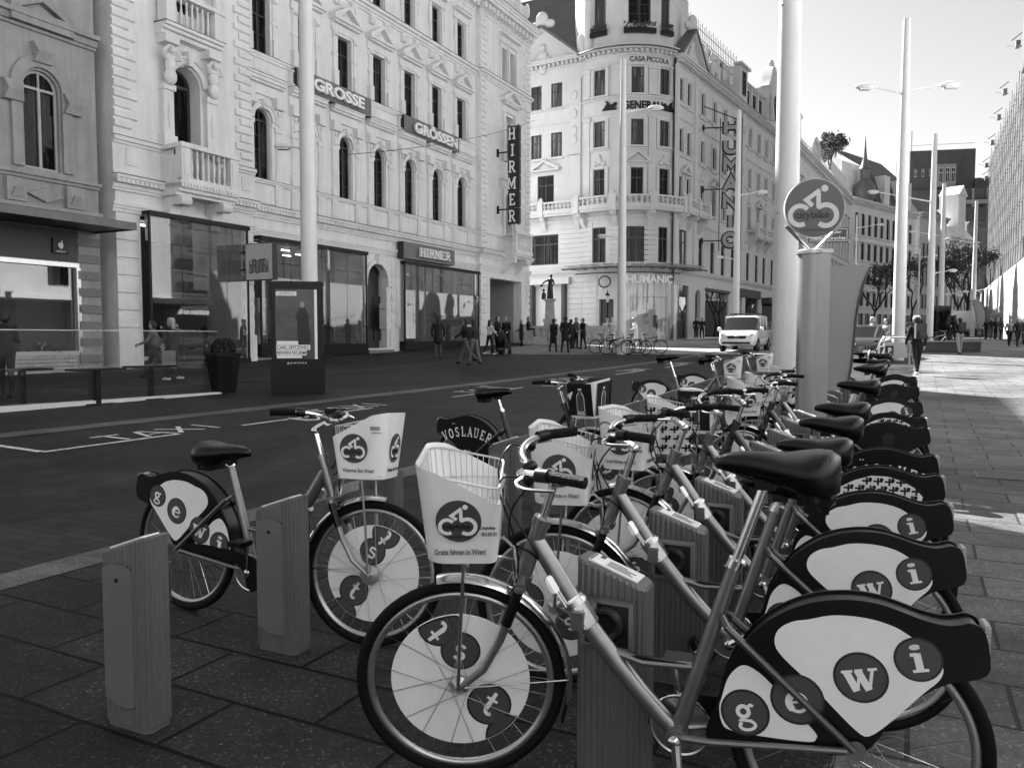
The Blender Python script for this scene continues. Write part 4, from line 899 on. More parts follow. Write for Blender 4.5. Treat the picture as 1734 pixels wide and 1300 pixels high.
# roof terrace block with railing
q = MB(); q.box(10.5, 23.2, 3.2, 9, 25.5, 28.0, 0, RT_); q.box(9.8, 23.6, 2.8, 9.4, 28.0, 28.3, 0, RT_); q.build('penthouse', M('zinc', .3, .5, var=.2), cas, smooth=0)
q = MB()
for i in range(28): x = 9.9 + i * .5; q.tube([RT_((x, 2.9, 28.3)), RT_((x, 2.9, 29.9 + .25 * (i % 2)))], .025, 5)
for i in range(8): q.tube([RT_((9.9, 2.9 + i * .6, 28.3)), RT_((9.9, 2.9 + i * .6, 29.7))], .03, 5)
for z in (28.6, 29.4): q.tube([RT_((9.9, 2.9, z)), RT_((23.5, 2.9, z))], .03, 5); q.tube([RT_((9.9, 2.9, z)), RT_((9.9, 8, z))], .03, 5)
q.build('railing', BLACK, cas)
for x, z, ww, hh, yy_ in ((15.65, 23.7, .9, 2.1, -.36), (18.25, 23.6, .8, 1.3, .12), (20.35, 23.6, .8, 1.3, .12), (22.3, 23.6, .8, 1.3, .12), (25.25, 23.6, 1.3, 2.4, -.56), (28.4, 23.6, .8, 1.4, .04)):
    put_window(cas, 0, 0, ww, hh, 0, DARKF, PANE, T=RTm(x, yy_, z))
# balconies (second level)
bl = MB()
def pbal(xa, xb, T, nx, y):
    bl.box(xa, xb, y, 0, 11.2, 11.42, 0, T, nx); bl.box(xa, xb, y + .08, 0, 11.02, 11.2, 0, T, nx); bl.box(xa, xb, y, y + .2, 12.0, 12.14, 0, T, nx); bl.box(xa, xb, y + .03, y + .18, 11.42, 11.52, 0, T, nx)
    n = int((xb - xa) / .34)
    for i in range(n):
        x = xa + (xb - xa) * (i + .5) / n
        for s_ in (-1, 1): bl.add(*[(lambda m_: (m_.v, m_.f))((lambda m_: (ribbon(m_, [(x - s_ * .06, 11.5), (x + s_ * .08, 11.76), (x - s_ * .06, 12.02)], .07, y + .06, y + .13), m_)[1])(MB()))][0], 0, T)
    k = max(2, int((xb - xa) / 2.4))
    for i in range(k + 1):
        x = xa + (xb - xa) * i / k; bl.box(x - .22, x + .22, y - .08, y + .25, 11.0, 12.25, 0, T); bl.ball((x, y + .08, 12.3), (.2, .14, .22), 8, 0, T)
        bl.prism([(0, 11.1), (y + .1, 11.1), (y + .15, 10.8), (y * .5, 10.6), (y * .35, 10.2), (-.05, 9.9), (0, 9.9)], x - .2, x + .2, 0, T)
pbal(TA + .2, TB + .4, LT, 16, -1.0); pbal(-6.6, -.6, LF, 1, -.8); pbal(.6, 5.0, RT_, 1, -1.0); pbal(19, 24.5, RT_, 1, -.9)
bl.build('balcony', STONE2, cas, smooth=30)
# windows
fk = dict(cross=.66)
for x in tw:
    for z0, z1 in rows: put_window(cas, 0, 0, .94, z1 - z0 - .02, 0, DARKF, PANE_L if z0 > 15 else PANE, T=LTm(x, .16, z0 + .01), **fk)
for a, c, z0, z1 in mz: put_window(cas, 0, 0, c - a - .02, z1 - z0 - .02, 0, DARKF, PANE, T=LTm((a + c) / 2, .14, z0 + .01), fw=.08)
for x in rx:
    for z0, z1 in rows: put_window(cas, 0, 0, .82, z1 - z0 - .02, 0, DARKF, PANE, T=RTm(x, .16, z0 - .29), **fk)
for x in rx[2:]: put_window(cas, 0, 0, .98, 2.63, 0, DARKF, PANE, T=RTm(x, .16, 6.96), fw=.08)
put_window(cas, 0, 0, 1.68, 2.93, 0, DARKF, pane_mat('bright_glass', .1, .9, 1.0), T=RTm(1.75, .16, 6.96), fw=.08)
for x in lx:
    for z0, z1 in rows[:2]: put_window(cas, 0, 0, .98, z1 - z0 - .02, 0, DARKF, PANE_L, T=LFm(x, .16, z0 - .19), **fk)
put_window(cas, 0, 0, 1.48, 2.38, 0, DARKF, PANE, T=LFm(-3.55, .16, 12.01)); put_window(cas, 0, 0, 2.65, 2.38, 0, DARKF, PANE, T=LFm(-3.715, .16, 7.31), fw=.08)
for x, ww, rs in ((-2.8, .98, .48), (2.4, .78, .38)): put_window(cas, 0, 0, ww, 3.28, rs, DARKF, PANE_L, T=LTm(x, .16, 24.91), mull=False)
put_window(cas, 0, 0, 1.68, 4.08, 0, DARKF, PANE, T=LTm(.25, .16, 24.91), fw=.08, bars=3)
q = MB()
for x, ww in ((-2.8, 1.3), (.25, 2.3), (2.4, 1.0)):
    q.box(x - ww / 2, x + ww / 2, -.4, -.1, 24.15, 24.5, 0, LT, 4)
q.build('flower_box', BLACK, cas)
q = MB(); rr = random.Random(4)
for x, ww in ((-2.8, 1.3), (.25, 2.3), (2.4, 1.0)):
    for i in range(60):
        a = x + rr.uniform(-ww / 2, ww / 2); z = 24.5 + rr.random() * .4; s_ = .1
        q.add([(a - s_, -.25 + rr.uniform(-.2, .2), z), (a + s_, -.25 + rr.uniform(-.2, .2), z + .03), (a, -.3, z + .16)], [(0, 1, 2)], 0, LT)
q.build('flowers', M('leaf_dark', .05, .6), cas, smooth=0)
# writing
q = MB(); put_text(q, 'CASA PICCOLA', -.45, 2.75, 22.13, 22.5, -.04, -.012, bold=.005, T=LT); put_text(q, 'GENERALI', -.95, 2.15, 18.62, 19.22, -.12, -.02, bold=.02, T=LT)
for s_, x in ((1, -1.9), (-1, 2.75)):     # winged lion silhouettes
    o = [(-.75, 0), (.55, 0), (.6, .12), (.4, .16), (.5, .3), (.62, .42), (.55, .6), (.38, .62), (.3, .5), (.05, .42), (-.2, .72), (-.5, .78), (-.3, .55), (-.45, .35), (-.6, .15)]
    q.plate([(x + s_ * a * .85, 18.62 + c * .9) for a, c in (o if s_ > 0 else o[::-1])], -.12, -.02, 0, LT)
q.build('lettering', M('letter_dark', .015, .5, spec=.2), cas, smooth=0)
q = MB(); put_text(q, 'HUMANIC', -.6, 2.55, 5.55, 6.15, -.95, -.86, bold=.03, T=LT); q.build('lettering', SIGNT, cas, smooth=0)
q = MB(); q.torus((-2.1, -.5, 5.7), .42, .05, n=24, k=6, T=LT); q.build('clock_ring', BLACK, cas)
# glass canopy
q = MB()
for i in range(12):
    a = TA - .2 + (TB - TA + 2.2) * i / 12; c = TA - .2 + (TB - TA + 2.2) * (i + 1) / 12
    q.add([(a + .05, -.1, 6.75), (c - .05, -.1, 6.75), (c - .05, -1.9, 6.95), (a + .05, -1.9, 6.95)], [(0, 1, 2, 3)], 0, LT)
q.build('glass_canopy', M('milky_glass', .8, .25, trans=0, spec=.6), cas, smooth=0)
q = MB()
for i in range(13):
    a = TA - .2 + (TB - TA + 2.2) * i / 12; q.box(a - .03, a + .03, -1.95, 0, 6.68, 6.74, 0, LT)
q.box(TA - .2, TB + 2, -2.0, -1.9, 6.6, 6.72, 0, LT, 20); q.box(TA, TB, -.85, -.8, 6.3, 6.4, 0, LT, 16)
q.build('canopy_frame', DARKF, cas)
# shop zone glass around the tower and along the street
for (a, c) in ((-1.0, .1), (.1, 1.2), (1.2, 2.3), (2.3, 3.6)):
    q = MB(); q.box(a + .02, c - .02, -.8, -.785, 1.3, 6.3, 0, LT, 3); q.build('shop_window', CLEAR, cas)
ri = [(.6, 3.2, 1.3, 5.6), (7.0, 13.2, 1.5, 5.5), (18.2, 22.6, 1.7, 5.4), (23.8, 29.0, 1.8, 5.3)]
rr = random.Random(8); gd = MB(); 
for a, c, z0, z1 in ri:
    q = MB(); q.box(a, c, .12, .14, z0, z1, 0, RT_); q.build('shop_window', SHOPGLASS, cas)
    gd.box(a, c, .3, .34, z0, z1, 0 if a > 5 else 2, RT_)
    for i in range(int((c - a) * 7)):
        x = rr.uniform(a + .1, c - .4); z = rr.uniform(z0, z1 - .6); h_ = rr.uniform(.15, .7); gd.box(x, x + rr.uniform(.08, .3), .2 + .004 * i, .26 + .004 * i, z, z + h_, rr.choice((1, 2, 0, 3)), RT_)
for a, c, z0, z1 in ((-2.75, -1.55, 1.2, 4.4), (-.3, 3.1, 1.3, 4.6)): gd.box(a, c, .3, .33, z0, z1, 0 if a < -1 else 3, LT, 4)
for i in range(14): x = rr.uniform(-.2, 2.8); z = rr.uniform(1.4, 3.9); gd.box(x, x + .3, .1, .2, z, z + rr.uniform(.2, .6), rr.choice((1, 2, 0)), LT)
gd.box(-6.4, -1.6, .3, .34, 1.1, 5.6, 3, LF); gd.box(-4.95, -4.6, -.3, .3, 1.1, 5.7, 0, LF); gd.box(-1.9, -1.6, -.4, .3, 1.1, 5.7, 0, LF); gd.box(4.6, 5.9, .3, .34, 1.5, 5.4, 0, RT_); gd.box(15.0, 17.2, .3, .34, 1.6, 5.4, 0, RT_)
gd.build('shop_interior', [MATS['shop_dark'], MATS['shop_goods'], MATS['shop_goods_light'], M('shop_panel', .5, .5, var=.1)], cas, smooth=0)
q = MB(); q.box(6.9, 13.3, -.1, .1, 5.4, 5.65, 0, RT_); q.box(14.6, 23, -.12, .1, 5.3, 6.1, 0, RT_); q.box(23.6, 29.4, -.9, .1, 4.9, 5.5, 0, RT_); q.box(-7, -1.2, -.5, 0, 5.7, 6.2, 1, LF); q.build('fascia', [M('fascia_dark', .04), STONE2], cas)
# vertical outline-letter sign
e = empty('letter_sign', (0, 0, 0), 0, 'tall projecting sign of seven outlined letters stacked vertically on the white corner house', 'sign')
bx, by = 1235 - 867, 60.5
SX = (1233 - 867) / 1350 * 61.5; SY = 61.5
q = MB(); f_ = MB()
def gl2(ch, z, h):
    hw = h * .5
    P = {'H': [[(-hw, 0), (-hw, h)], [(hw, 0), (hw, h)], [(-hw, h / 2), (hw, h / 2)]], 'U': [[(-hw, h), (-hw, .35 * h)] + arc(0, .35 * h, hw, .35 * h, 180, 360, 8)[1:] + [(hw, h)]],
         'M': [[(-hw, 0), (-hw, h), (0, .4 * h), (hw, h), (hw, 0)]], 'A': [[(-hw, 0), (0, h), (hw, 0)], [(-hw * .5, h * .3), (hw * .5, h * .3)]], 'N': [[(-hw, 0), (-hw, h), (hw, 0), (hw, h)]],
         'I': [[(0, 0), (0, h)]], 'C': [arc(0, h / 2, hw, h / 2, 40, 320, 14)]}[ch]
    for i, s_ in enumerate(P):
        s2 = [(a, z + b_) for a, b_ in s_]; ribbon(q, s2, .52, .06 + .004 * i, .3); ribbon(f_, s2, .30, .0 + .004 * i, .059)
zs = 8.9
for i, ch in enumerate('CINAMUH'): gl2(ch, zs + .3, .95); zs += 1.52 if ch != 'I' else 1.5
o1 = q.build('letter_case', BLACK, e, smooth=0); o2 = f_.build('letter_face', M('letter_grey', .26, .5), e, smooth=0)
q = MB()
for z in (9.6, 13.8, 18.8): q.box(-2.2, 0, .3, .36, z, z + .09); q.box(-2.25, -2.15, .2, .5, z - .2, z + .3)
q.box(-.9, -.84, .3, .36, 8.8, 19.6); q.box(.84, .9, .3, .36, 8.8, 19.6); q.tube([(-2.2, .33, 20.6), (.6, .33, 19.4)], .04, 6)
q.build('bracket', BLACK, e)
e.location = (SX, SY + 4.6, -.2); e.rotation_euler = (0, 0, radians(-8)); e.location.x = (1233 - 867) / 1350 * (SY + 4.6)
# ================= houses further up the street =================
def block(name, label, org, rz, L, H_, D, zb, rows, n, ww, wm, pm=PANE, fm=DARKF, rise=0, skip=(), roofh=0, cor=True, margin=1.2, shop=None, x0=0, sills=True, roofm=None):
    e = empty(name, (org[0], org[1], 0), radians(rz), label, 'building')
    xs = [x0 + margin + (L - 2 * margin) * (i + .5) / n for i in range(n)]; ops = []
    for (z0, z1, *r_) in rows: ops += [(x - ww / 2, x + ww / 2, z0, z1, r_[0] if r_ else 0) for x in xs]
    if shop: ops += [(x - (L / n) * .36, x + (L / n) * .36, shop[0], shop[1]) for x in xs]
    b = MB(); wall(b, x0, L, zb, H_, ops, yf=0, yb=.3); b.box(x0, L, .31, D, zb, H_); b.box(x0, x0 + .002, 0, .3, zb, H_); b.box(L - .002, L, 0, .3, zb, H_)
    b.build('wall', wm, e, smooth=0)
    t = MB()
    if cor: cornice(t, x0 - .2, L + .2, H_ - 1.0, (.2, .4, .2, .2), (.15, .25, .6, .75)); dentils(t, x0, L, H_ - .8, .25, .35, .35, .5)
    for (z0, z1, *r_) in rows:
        if sills:
            cornice(t, x0, L, z0 - .35, (.1, .12), (.06, .16))
            for x in xs:
                t.box(x - ww / 2 - .2, x - ww / 2 - .02, -.1, .005, z0, z1); t.box(x + ww / 2 + .02, x + ww / 2 + .2, -.1, .005, z0, z1)
                if not (r_ and r_[0]): t.box(x - ww / 2 - .3, x + ww / 2 + .3, -.28, .005, z1 + .15, z1 + .35)
    t.build('moulding', wm, e, smooth=30)
    for (z0, z1, *r_) in rows:
        for x in xs: put_window(e, x, z0 + .01, ww - .02, z1 - z0 - .02, (r_[0] if r_ else 0), fm, pm, y=.15)
    if shop:
        q = MB(); q.box(x0 + .1, L - .1, .2, .28, shop[0], shop[1]); q.build('shop_window', PANE, e)
    if roofh:
        r = MB(); r.add([(x0, .3, H_), (L, .3, H_), (L, D, H_), (x0, D, H_), (x0 + 1, 2.6, H_ + roofh), (L - 1, 2.6, H_ + roofh), (L - 1, D - 2, H_ + roofh), (x0 + 1, D - 2, H_ + roofh)], [(0, 1, 5, 4), (1, 2, 6, 5), (2, 3, 7, 6), (3, 0, 4, 7), (4, 5, 6, 7)])
        r.build('roof', roofm or MATS['slate'], e, smooth=0)
    return e
FAR1 = M('far_plaster', .76, .85, var=.12, vscale=.4, stain=.15); FAR2 = M('far_plaster_grey', .5, .85, var=.15, vscale=.4, stain=.2); FAR3 = M('far_plaster_dark', .2, .85, var=.2, vscale=.4)
rz = math.degrees(atan2(1, .591))
eB = block('town_house', 'long pale five storey house behind the round sign, with a small tree on its roof', (-22.6 + .591 * 92, 92), rz, 47, 24, 14, 1, [(6.5, 8.8), (10.2, 12.6), (14.0, 16.4), (18.0, 20.6)], 15, 1.1, FAR1, shop=(2.2, 5.2), roofh=0)
q = MB(); 
for i in range(30): q.box(1 + i * 1.5, 1.5 + i * 1.5, -.1, .4, 24, 24.9)
q.box(0, 47, -.1, .4, 24.9, 25.1); ribbon(q, arc(14, 24.2, 3, 2.6, 0, 180, 14), .6, -.3, .4); q.plate([(11.2, 24.1), (16.8, 24.1)] + arc(14, 24.2, 2.7, 2.3, 10, 170, 10), -.1, .3); q.lathe([(.9, 24), (.8, 27.5), (1.1, 27.7), (.3, 29.5), (.1, 31)], (6, 1), 10); q.build('parapet', FAR1, eB, smooth=30)
q = MB(); q.lathe([(2.2, 24), (2.3, 27), (2.0, 29.4), (1.2, 30.8), (.2, 31.2)], (2.5, 3), 14); q.build('dome', MATS['slate'], eB)
q = MB(); q.box(30, 46.8, .6, 8, 24, 27.5); q.build('attic', FAR1, eB, smooth=0)
rc = math.degrees(atan2(1, 1.1))
def bent(y): return (-90.5 + 1.1 * y, y)
eC = block('town_house', 'pale house with a small onion dome and a steep dark roof', bent(133), rc, 27, 24.6, 13, 1, [(6.8, 9.2), (10.6, 13.2), (14.6, 17.4), (18.8, 22.4, .5)], 10, 1.35, FAR1, shop=(2.6, 5.6))
q = MB(); q.lathe([(1.3, 24.6), (1.6, 25.4), (1.9, 26.6), (1.7, 27.7), (1.0, 28.4), (.7, 28.8), (.75, 30.3), (.95, 30.5), (.6, 31.4), (.35, 32.3), (.15, 34.2), (.05, 36)], (8.2, 1.4), 16); q.build('onion_dome', M('copper_dark', .13, .4, var=.3), eC)
q = MB(); q.prism([(3, 24.6), (3, 31.5), (8, 35), (12, 35), (12, 24.6)], 3, 11.0); q.build('gable_wall', FAR1, eC, smooth=0)
q = MB(); q.prism([(.4, 24.6), (2.2, 30.5), (6.5, 34.8), (12, 34.8), (12, 24.6)], 11.02, 26.5); q.build('roof', MATS['slate'], eC, smooth=0)
q = MB(); 
for x in (13.5, 20, 23): q.box(x, x + 2.2, .2, 2.4, 25, 30)
q.build('dormer', FAR1, eC, smooth=0)
o = bent(152.5)
eD = block('town_house', 'grey ornate house with arched windows between the two nearest plaza lamp posts', o, rc, 13.5, 25.2, 13, 1, [(7.0, 9.6), (11.4, 14.2), (16.0, 19.6, .5)], 6, 1.1, FAR2, shop=(2.6, 5.8), roofh=3)
o = bent(162.5)
eE = block('town_house', 'pale house with rows of arched windows and a gabled white roof turret', o, rc, 16, 22, 13, 1, [(7.2, 9.8), (11.4, 14, .5), (16, 18.6, .5)], 7, 1.1, FAR1, shop=(2.8, 6), roofh=0)
q = MB(); q.box(5.5, 9.5, .2, 4, 22, 31); q.plate([(5.0, 31), (10, 31), (7.5, 33)], 0, 4); q.prism([(0, 22), (2, 24.5), (12, 24.5), (12, 22)], 0, 16); q.build('turret', FAR1, eE, smooth=0)
# dark stepped modern block
e = empty('office_block', ((1540 - 867) / 1350 * 215, 215, 0), radians(-12), 'large dark modern building with stepped terraces above the far roofs', 'building')
q = MB(); q.box(0, 46, 0, 20, 0, 31.5); q.box(0, 34, 3, 20, 31.5, 41); q.box(20, 46, -3, 20, 0, 40); q.box(0, 34.5, 5, 20, 41, 52); q.box(34, 42, 4, 18, 40, 44); q.build('wall', M('concrete_dark', .1, .8, var=.25, vscale=.2), e, smooth=0)
q = MB()
for z in (26, 31, 36): 
    q.box(19.5, 46.5, -4.2, -3, z, z + 1.0)
for x in (20, 27.5, 35, 42.5): q.box(x, x + .8, -4, -3, 22, 40)
q.box(14, 24, 4, 5, 42, 48); q.build('balcony', M('concrete_light', .3, .8, var=.2, vscale=.2), e, smooth=0)
for x in (21.5, 29, 36.5):
    for z in (27.6, 32.6): put_window(e, x + 2.4, z, 4.6, 3.2, 0, DARKF, PANE, y=-3.05, fw=.12)
for x in (16.0, 19.4, 22.4): put_window(e, x, 43, 2, 4, 0, WHITEF, PANE, y=3.9, fw=.15)
for x in (3, 7, 11): put_window(e, x, 33, 1.6, 2.4, 0, WHITEF, PANE, y=2.9, fw=.12); put_window(e, x, 45, 1.4, 2, 0, WHITEF, PANE, y=4.9, fw=.12)
e.scale = (.47, 1, 1)
q = MB(); q.lathe([(.5, 52), (.5, 58)], (2, 8), 8); q.tube([(0, 5.2, 53.5), (34, 5.2, 53.5)], .06, 5)
for i in range(18): q.tube([(i * 2, 5.2, 52), (i * 2, 5.2, 53.5)], .05, 5)
q.build('railing', STEEL, e)
block('town_house', 'low dark house with tall trees in front, left of the wrapped scaffolding', ((1630 - 867) / 1350 * 178, 178), 20, 30, 27, 12, 1, [(8, 10.5), (13, 15.5), (18, 20.5), (22.6, 24.6)], 8, 1.3, FAR3, roofh=4)
# ================= building wrapped in scaffold netting =================
RZ2 = -117.2
sb = empty('wrapped_building', (72.1, 122, 0), radians(RZ2), 'tall building wrapped in pale scaffold netting along the right edge', 'building')
q = MB(); q.box(.5, 92, 1.6, 16, 0, 27.4); q.box(92, 190, 1.6, 16, -3, 20); q.build('wall', M('wall_behind_net', .5, .8, var=.15, vscale=.5), sb, smooth=0)
net = bpy.data.materials.new('scaffold_net'); net.use_nodes = True; t_ = net.node_tree; n = t_.nodes; l = t_.links
bs = n['Principled BSDF']; bs.inputs['Base Color'].default_value = (.26, .26, .26, 1); bs.inputs['Roughness'].default_value = .7
tl_ = n.new('ShaderNodeBsdfTranslucent'); tl_.inputs[0].default_value = (.25, .25, .25, 1); tp = n.new('ShaderNodeBsdfTransparent')
m1 = n.new('ShaderNodeMixShader'); m1.inputs[0].default_value = .3; l.new(bs.outputs[0], m1.inputs[1]); l.new(tl_.outputs[0], m1.inputs[2])
m2 = n.new('ShaderNodeMixShader'); m2.inputs[0].default_value = .14; l.new(m1.outputs[0], m2.inputs[1]); l.new(tp.outputs[0], m2.inputs[2]); l.new(m2.outputs[0], n['Material Output'].inputs[0])
tc = n.new('ShaderNodeTexCoord'); nz = n.new('ShaderNodeTexNoise'); nz.inputs['Scale'].default_value = .35; nz.inputs['Detail'].default_value = 6; l.new(tc.outputs['Object'], nz.inputs['Vector'])
mr = n.new('ShaderNodeMapRange'); mr.inputs['From Min'].default_value = .3; mr.inputs['From Max'].default_value = .7; mr.inputs['To Min'].default_value = .09; mr.inputs['To Max'].default_value = .20; l.new(nz.outputs[0], mr.inputs['Value']); l.new(mr.outputs[0], bs.inputs['Base Color'])
rr = random.Random(3)
def netsheet(L, z0, z1, y, T=None):
    q = MB(); nx, nz_ = int(L / .5), int((z1 - z0) / .7); vs = []; fs = []
    for i in range(nx + 1):
        for j in range(nz_ + 1):
            x = L * i / nx; z = z0 + (z1 - z0) * j / nz_
            vs.append((x, y + .05 * sin(x * 2.5 + .6 * sin(z)) * abs(sin(z * 1.57)) + rr.uniform(-.02, .02), z))
    for i in range(nx):
        for j in range(nz_): a = i * (nz_ + 1) + j; fs.append((a, a + nz_ + 1, a + nz_ + 2, a + 1))
    q.add(vs, fs, 0, T); return q
netsheet(92, 5.6, 27.7, 0).build('netting', net, sb, smooth=80)
q = netsheet(9, 5.6, 27.7, 0, lambda p: (p[1], p[0], p[2])); q.build('netting', net, sb, smooth=80)
q = MB()
for i in range(37): x = i * 2.5; q.tube([(x, -.14, 1.2), (x, -.14, 28.0 + (i % 3) * .5)], .035, 5)
for z in range(7, 28, 2): q.tube([(0, -.14, z), (92, -.14, z)], .025, 5); q.box(0, 92, .1, 1.0, z, z + .05)
for x, z in ((1, 27), (1.5, 25), (12, 28), (22, 29), (30, 30), (44, 31)):
    q.tube([(x, -.14, z), (x - 1.6, -1.4, z + .8)], .06, 5); q.tube([(x, -.14, z + 1.4), (x - .6, -1.0, z + .9)], .06, 5); q.box(x - .6, x + .6, -.7, -.3, z, z + .5)
q.build('scaffold', M('galvanised', .16, .7), sb)
q = MB(); q.box(46, 92, -.3, 1.5, 27.7, 33); q.build('roof_cover', net, sb, smooth=0)
q = MB(); q.box(-1.5, 30, -2.2, -2.05, .6, 6.9); q.box(32, 92, -2.0, -1.85, 0, 7.2); q.box(-1.5, -1.35, -2.2, 3, .6, 6.9); q.box(-1.5, 30, -2.3, .4, 6.9, 7.0); q.build('hoarding', M('hoarding_white', .42, .6, var=.06), sb, smooth=0)
q = MB(); q.box(40, 60, -2.03, -2.01, 3.4, 3.7); q.box(40, 60, -2.03, -2.01, 4.1, 4.4); q.plate([(34.3, 2.2), (37.6, 2.2), (37.6, 5)] + arc(35.95, 5, 1.65, 1.2, 0, 180, 8)[1:], -2.03, -2.01); q.build('poster', M('poster_grey', .25, .6), sb, smooth=0)
for k in range(14):
    for z in (5.5, 9.5, 13.5): put_window(sb, 96 + k * 6.2, z, 1.6, 2.5, 0, DARKF, PANE, y=1.55)
q = MB(); q.box(92, 190, -2.5, 1.6, 4.2, 4.6); q.build('moulding', FAR1, sb, smooth=0)
# flag banner
e = empty('flag_banner', ((1650 - 867) / 1350 * 69, 69, G(69)), 0, 'dark grey rounded advertising flag leaning before the white hoarding', 'banner')
q = MB(); q.tube([(0.4, 0, 0), (-.3, 0, 3.3)], .025, 6); q.build('pole', BLACK, e)
q = MB(); q.plate([(.35, .9), (.85, .8), (.75, 2.2), (.45, 3.1), (.1, 3.45), (-.25, 3.35), (-.3, 3.0)], -.015, .015); q.build('flag', M('flag_grey', .12, .7, var=.2), e)
# ================= share bikes =================
BK_SILV = M('bike_silver_paint', .24, .3, metal=.75, var=.12, vscale=14)
BK_DARK = M('bike_dark_paint', .03, .35, coat=.3, var=.2)
BK_ALU = M('polished_alloy', .7, .2, metal=1, var=.1, vscale=20)
BK_BLACK = M('black_plastic', .004, .34, spec=.3, var=.3, vscale=8)
SADDLE = M('saddle_vinyl', .003, .22, spec=.4, bump=.15, scale=250)
RUBBER = M('tyre_rubber', .005, .7, spec=.15, bump=.3, scale=300)
GRIP = M('rubber_grip', .003, .6, spec=.2, bump=.9, scale=220)
RIMM = M('rim_alloy', .45, .35, metal=.9, var=.15)
SHEET = M('white_sheet', .84, .32, var=.06, vscale=6, stain=.06, coat=.2)
DISCM = M('logo_grey', .065, .35, var=.05); DISCD = M('logo_dark', .022, .35); INK = M('ink_black', .006, .4)
REFL = M('reflector', .5, .3, bump=.8, scale=200)
def loft(mb, secs, n=14, mi=0, T=None):
    """secs: (x, half width, z top, z bottom)"""
    vs = []; fs = []
    for x, w2, zt, zb in secs:
        for k in range(n):
            a = 2 * pi * k / n; c, s_ = cos(a), sin(a); zz = (zt + zb) / 2 + s_ * (zt - zb) / 2
            vs.append((x, w2 * (abs(c) ** .8) * (1 if c > 0 else -1), zz))
    for i in range(len(secs) - 1):
        for k in range(n): a = i * n; fs.append((a + k, a + (k + 1) % n, a + n + (k + 1) % n, a + n + k))
    fs.append(tuple(range(n - 1, -1, -1))); e = (len(secs) - 1) * n; fs.append(tuple(range(e, e + n)))
    mb.add(vs, fs, mi, T)
TLs = lambda p: (-p[0], -p[1], p[2])
TRs = lambda p: (p[0], p[1], p[2])
def disc(mb, cx, cz, r, y0, y1, mi=0, T=None, n=28, clip=None):
    o = []
    for k in range(n):
        x = cx + r * cos(2 * pi * k / n); z = cz + r * sin(2 * pi * k / n)
        if clip:
            d_ = hypot(x - clip[0], z - clip[1])
            if d_ > clip[2]: x = clip[0] + (x - clip[0]) * clip[2] / d_; z = clip[1] + (z - clip[1]) * clip[2] / d_
        o.append((x, z))
    mb.plate(o, y0, y1, mi, T)
def logo(mb, cx, cz, R_, y, T=None, mi=(0, 1, 2), th=.0008, words=True):
    """round cycling emblem: outward is -y"""
    f = lambda x, z: (cx + x * R_, cz + z * R_)
    disc(mb, cx, cz, R_, y - th, y, mi[0], T, 36)
    Y = lambda k: (y - th * (k + 1), y - th * k - th * .2)
    ribbon(mb, [f(a, b) for a, b in arc(-.5, -.25, .33, .33, 40, 300, 18)], .16 * R_, *Y(1), mi[1], T)
    ribbon(mb, [f(a, b) for a, b in [(.12, .52), (.12, .06), (.2, .0)]], .15 * R_, *Y(1.3), mi[1], T)
    ribbon(mb, [f(a, b) for a, b in arc(.38, -.25, .36, .36, 128, -130, 20)], .17 * R_, *Y(1), mi[1], T)
    ribbon(mb, [f(a, b) for a, b in [(.16, .62), (-.3, .28), (-.08, .08)]], .15 * R_, *Y(1.6), mi[1], T)
    disc(mb, *f(.32, .68), .12 * R_, *Y(1), mi[1], T, 16)
    if words:
        put_text(mb, 'citybike', *[cx + q * R_ for q in (-.66, .5)], *[cz + q * R_ for q in (-.42, -.1)], y - th * 3.6, y - th * 2.6, mi[2], bold=.01, T=T)
        put_text(mb, 'citybikewien.at', *[cx + q * R_ for q in (-.5, .5)], *[cz + q * R_ for q in (-.82, -.7)], y - th * 1.9, y - th * 1, mi[2], T=T)
def gewi_side(mb, T, left, y):
    """printed side panel; mats: 0 sheet 1 disc 2 rim 3 letter"""
    th = .0008
    s_ = -1 if left else 1    # local u = s*x
    main = [(.209, .592), (.20, .63), (.165, .657), (.125, .668), (.07, .686), (.016, .691), (-.035, .688), (-.084, .676), (-.12, .657), (-.15, .634), (-.18, .61), (-.2, .58), (-.19, .548), (-.16, .515), (-.129, .478), (-.08, .42), (-.032, .375), (.0, .385), (.058, .438), (.12, .498), (.187, .556)]
    small = [(.285, .519), (.31, .505), (.332, .472), (.346, .42), (.353, .389), (.345, .345), (.32, .328), (.233, .326), (.118, .332), (.098, .345), (.101, .362), (.155, .415), (.214, .475), (.25, .505)]
    for o in (main, small): mb.plate([(s_ * a, b) for a, b in cr(o, 3, True)], y - th, y, 0, T)
    cs = [(.283, .385, .066), (.148, .445, .07), (-.008, .53, .068), (-.142, .598, .058)]
    if not left: cs = cs[::-1]
    for (cx, cz, r), ch in zip(cs, 'gewi'):
        disc(mb, s_ * cx, cz, r, y - 2 * th, y - th * 1.1, 2, T, 28); disc(mb, s_ * cx, cz, r * .9, y - 3 * th, y - th * 2.1, 1, T, 28)
        glyph(mb, ch, s_ * cx, cz - .002, r * 1.25, y - 4.2 * th, y - 3.2 * th, 3, T, rot=radians(14 if left else -14), ctr=True, sx=1.05)
GUARD = [(.383, .304), (.352, .40), (.336, .479), (.30, .55), (.26, .608), (.21, .655), (.154, .691), (.10, .712), (.05, .723), (0, .727), (-.05, .723), (-.10, .71), (-.149, .695), (-.199, .687), (-.235, .692), (-.261, .699), (-.285, .68), (-.297, .597), (-.27, .57), (-.216, .553), (-.16, .518), (-.09, .448), (-.032, .35), (.03, .318), (.111, .312), (.2, .302), (.329, .29)]
GW = .046
AX_P = Vector((.93, 0, .765)); AX_D = Vector((-.328, 0, .945)).normalized()
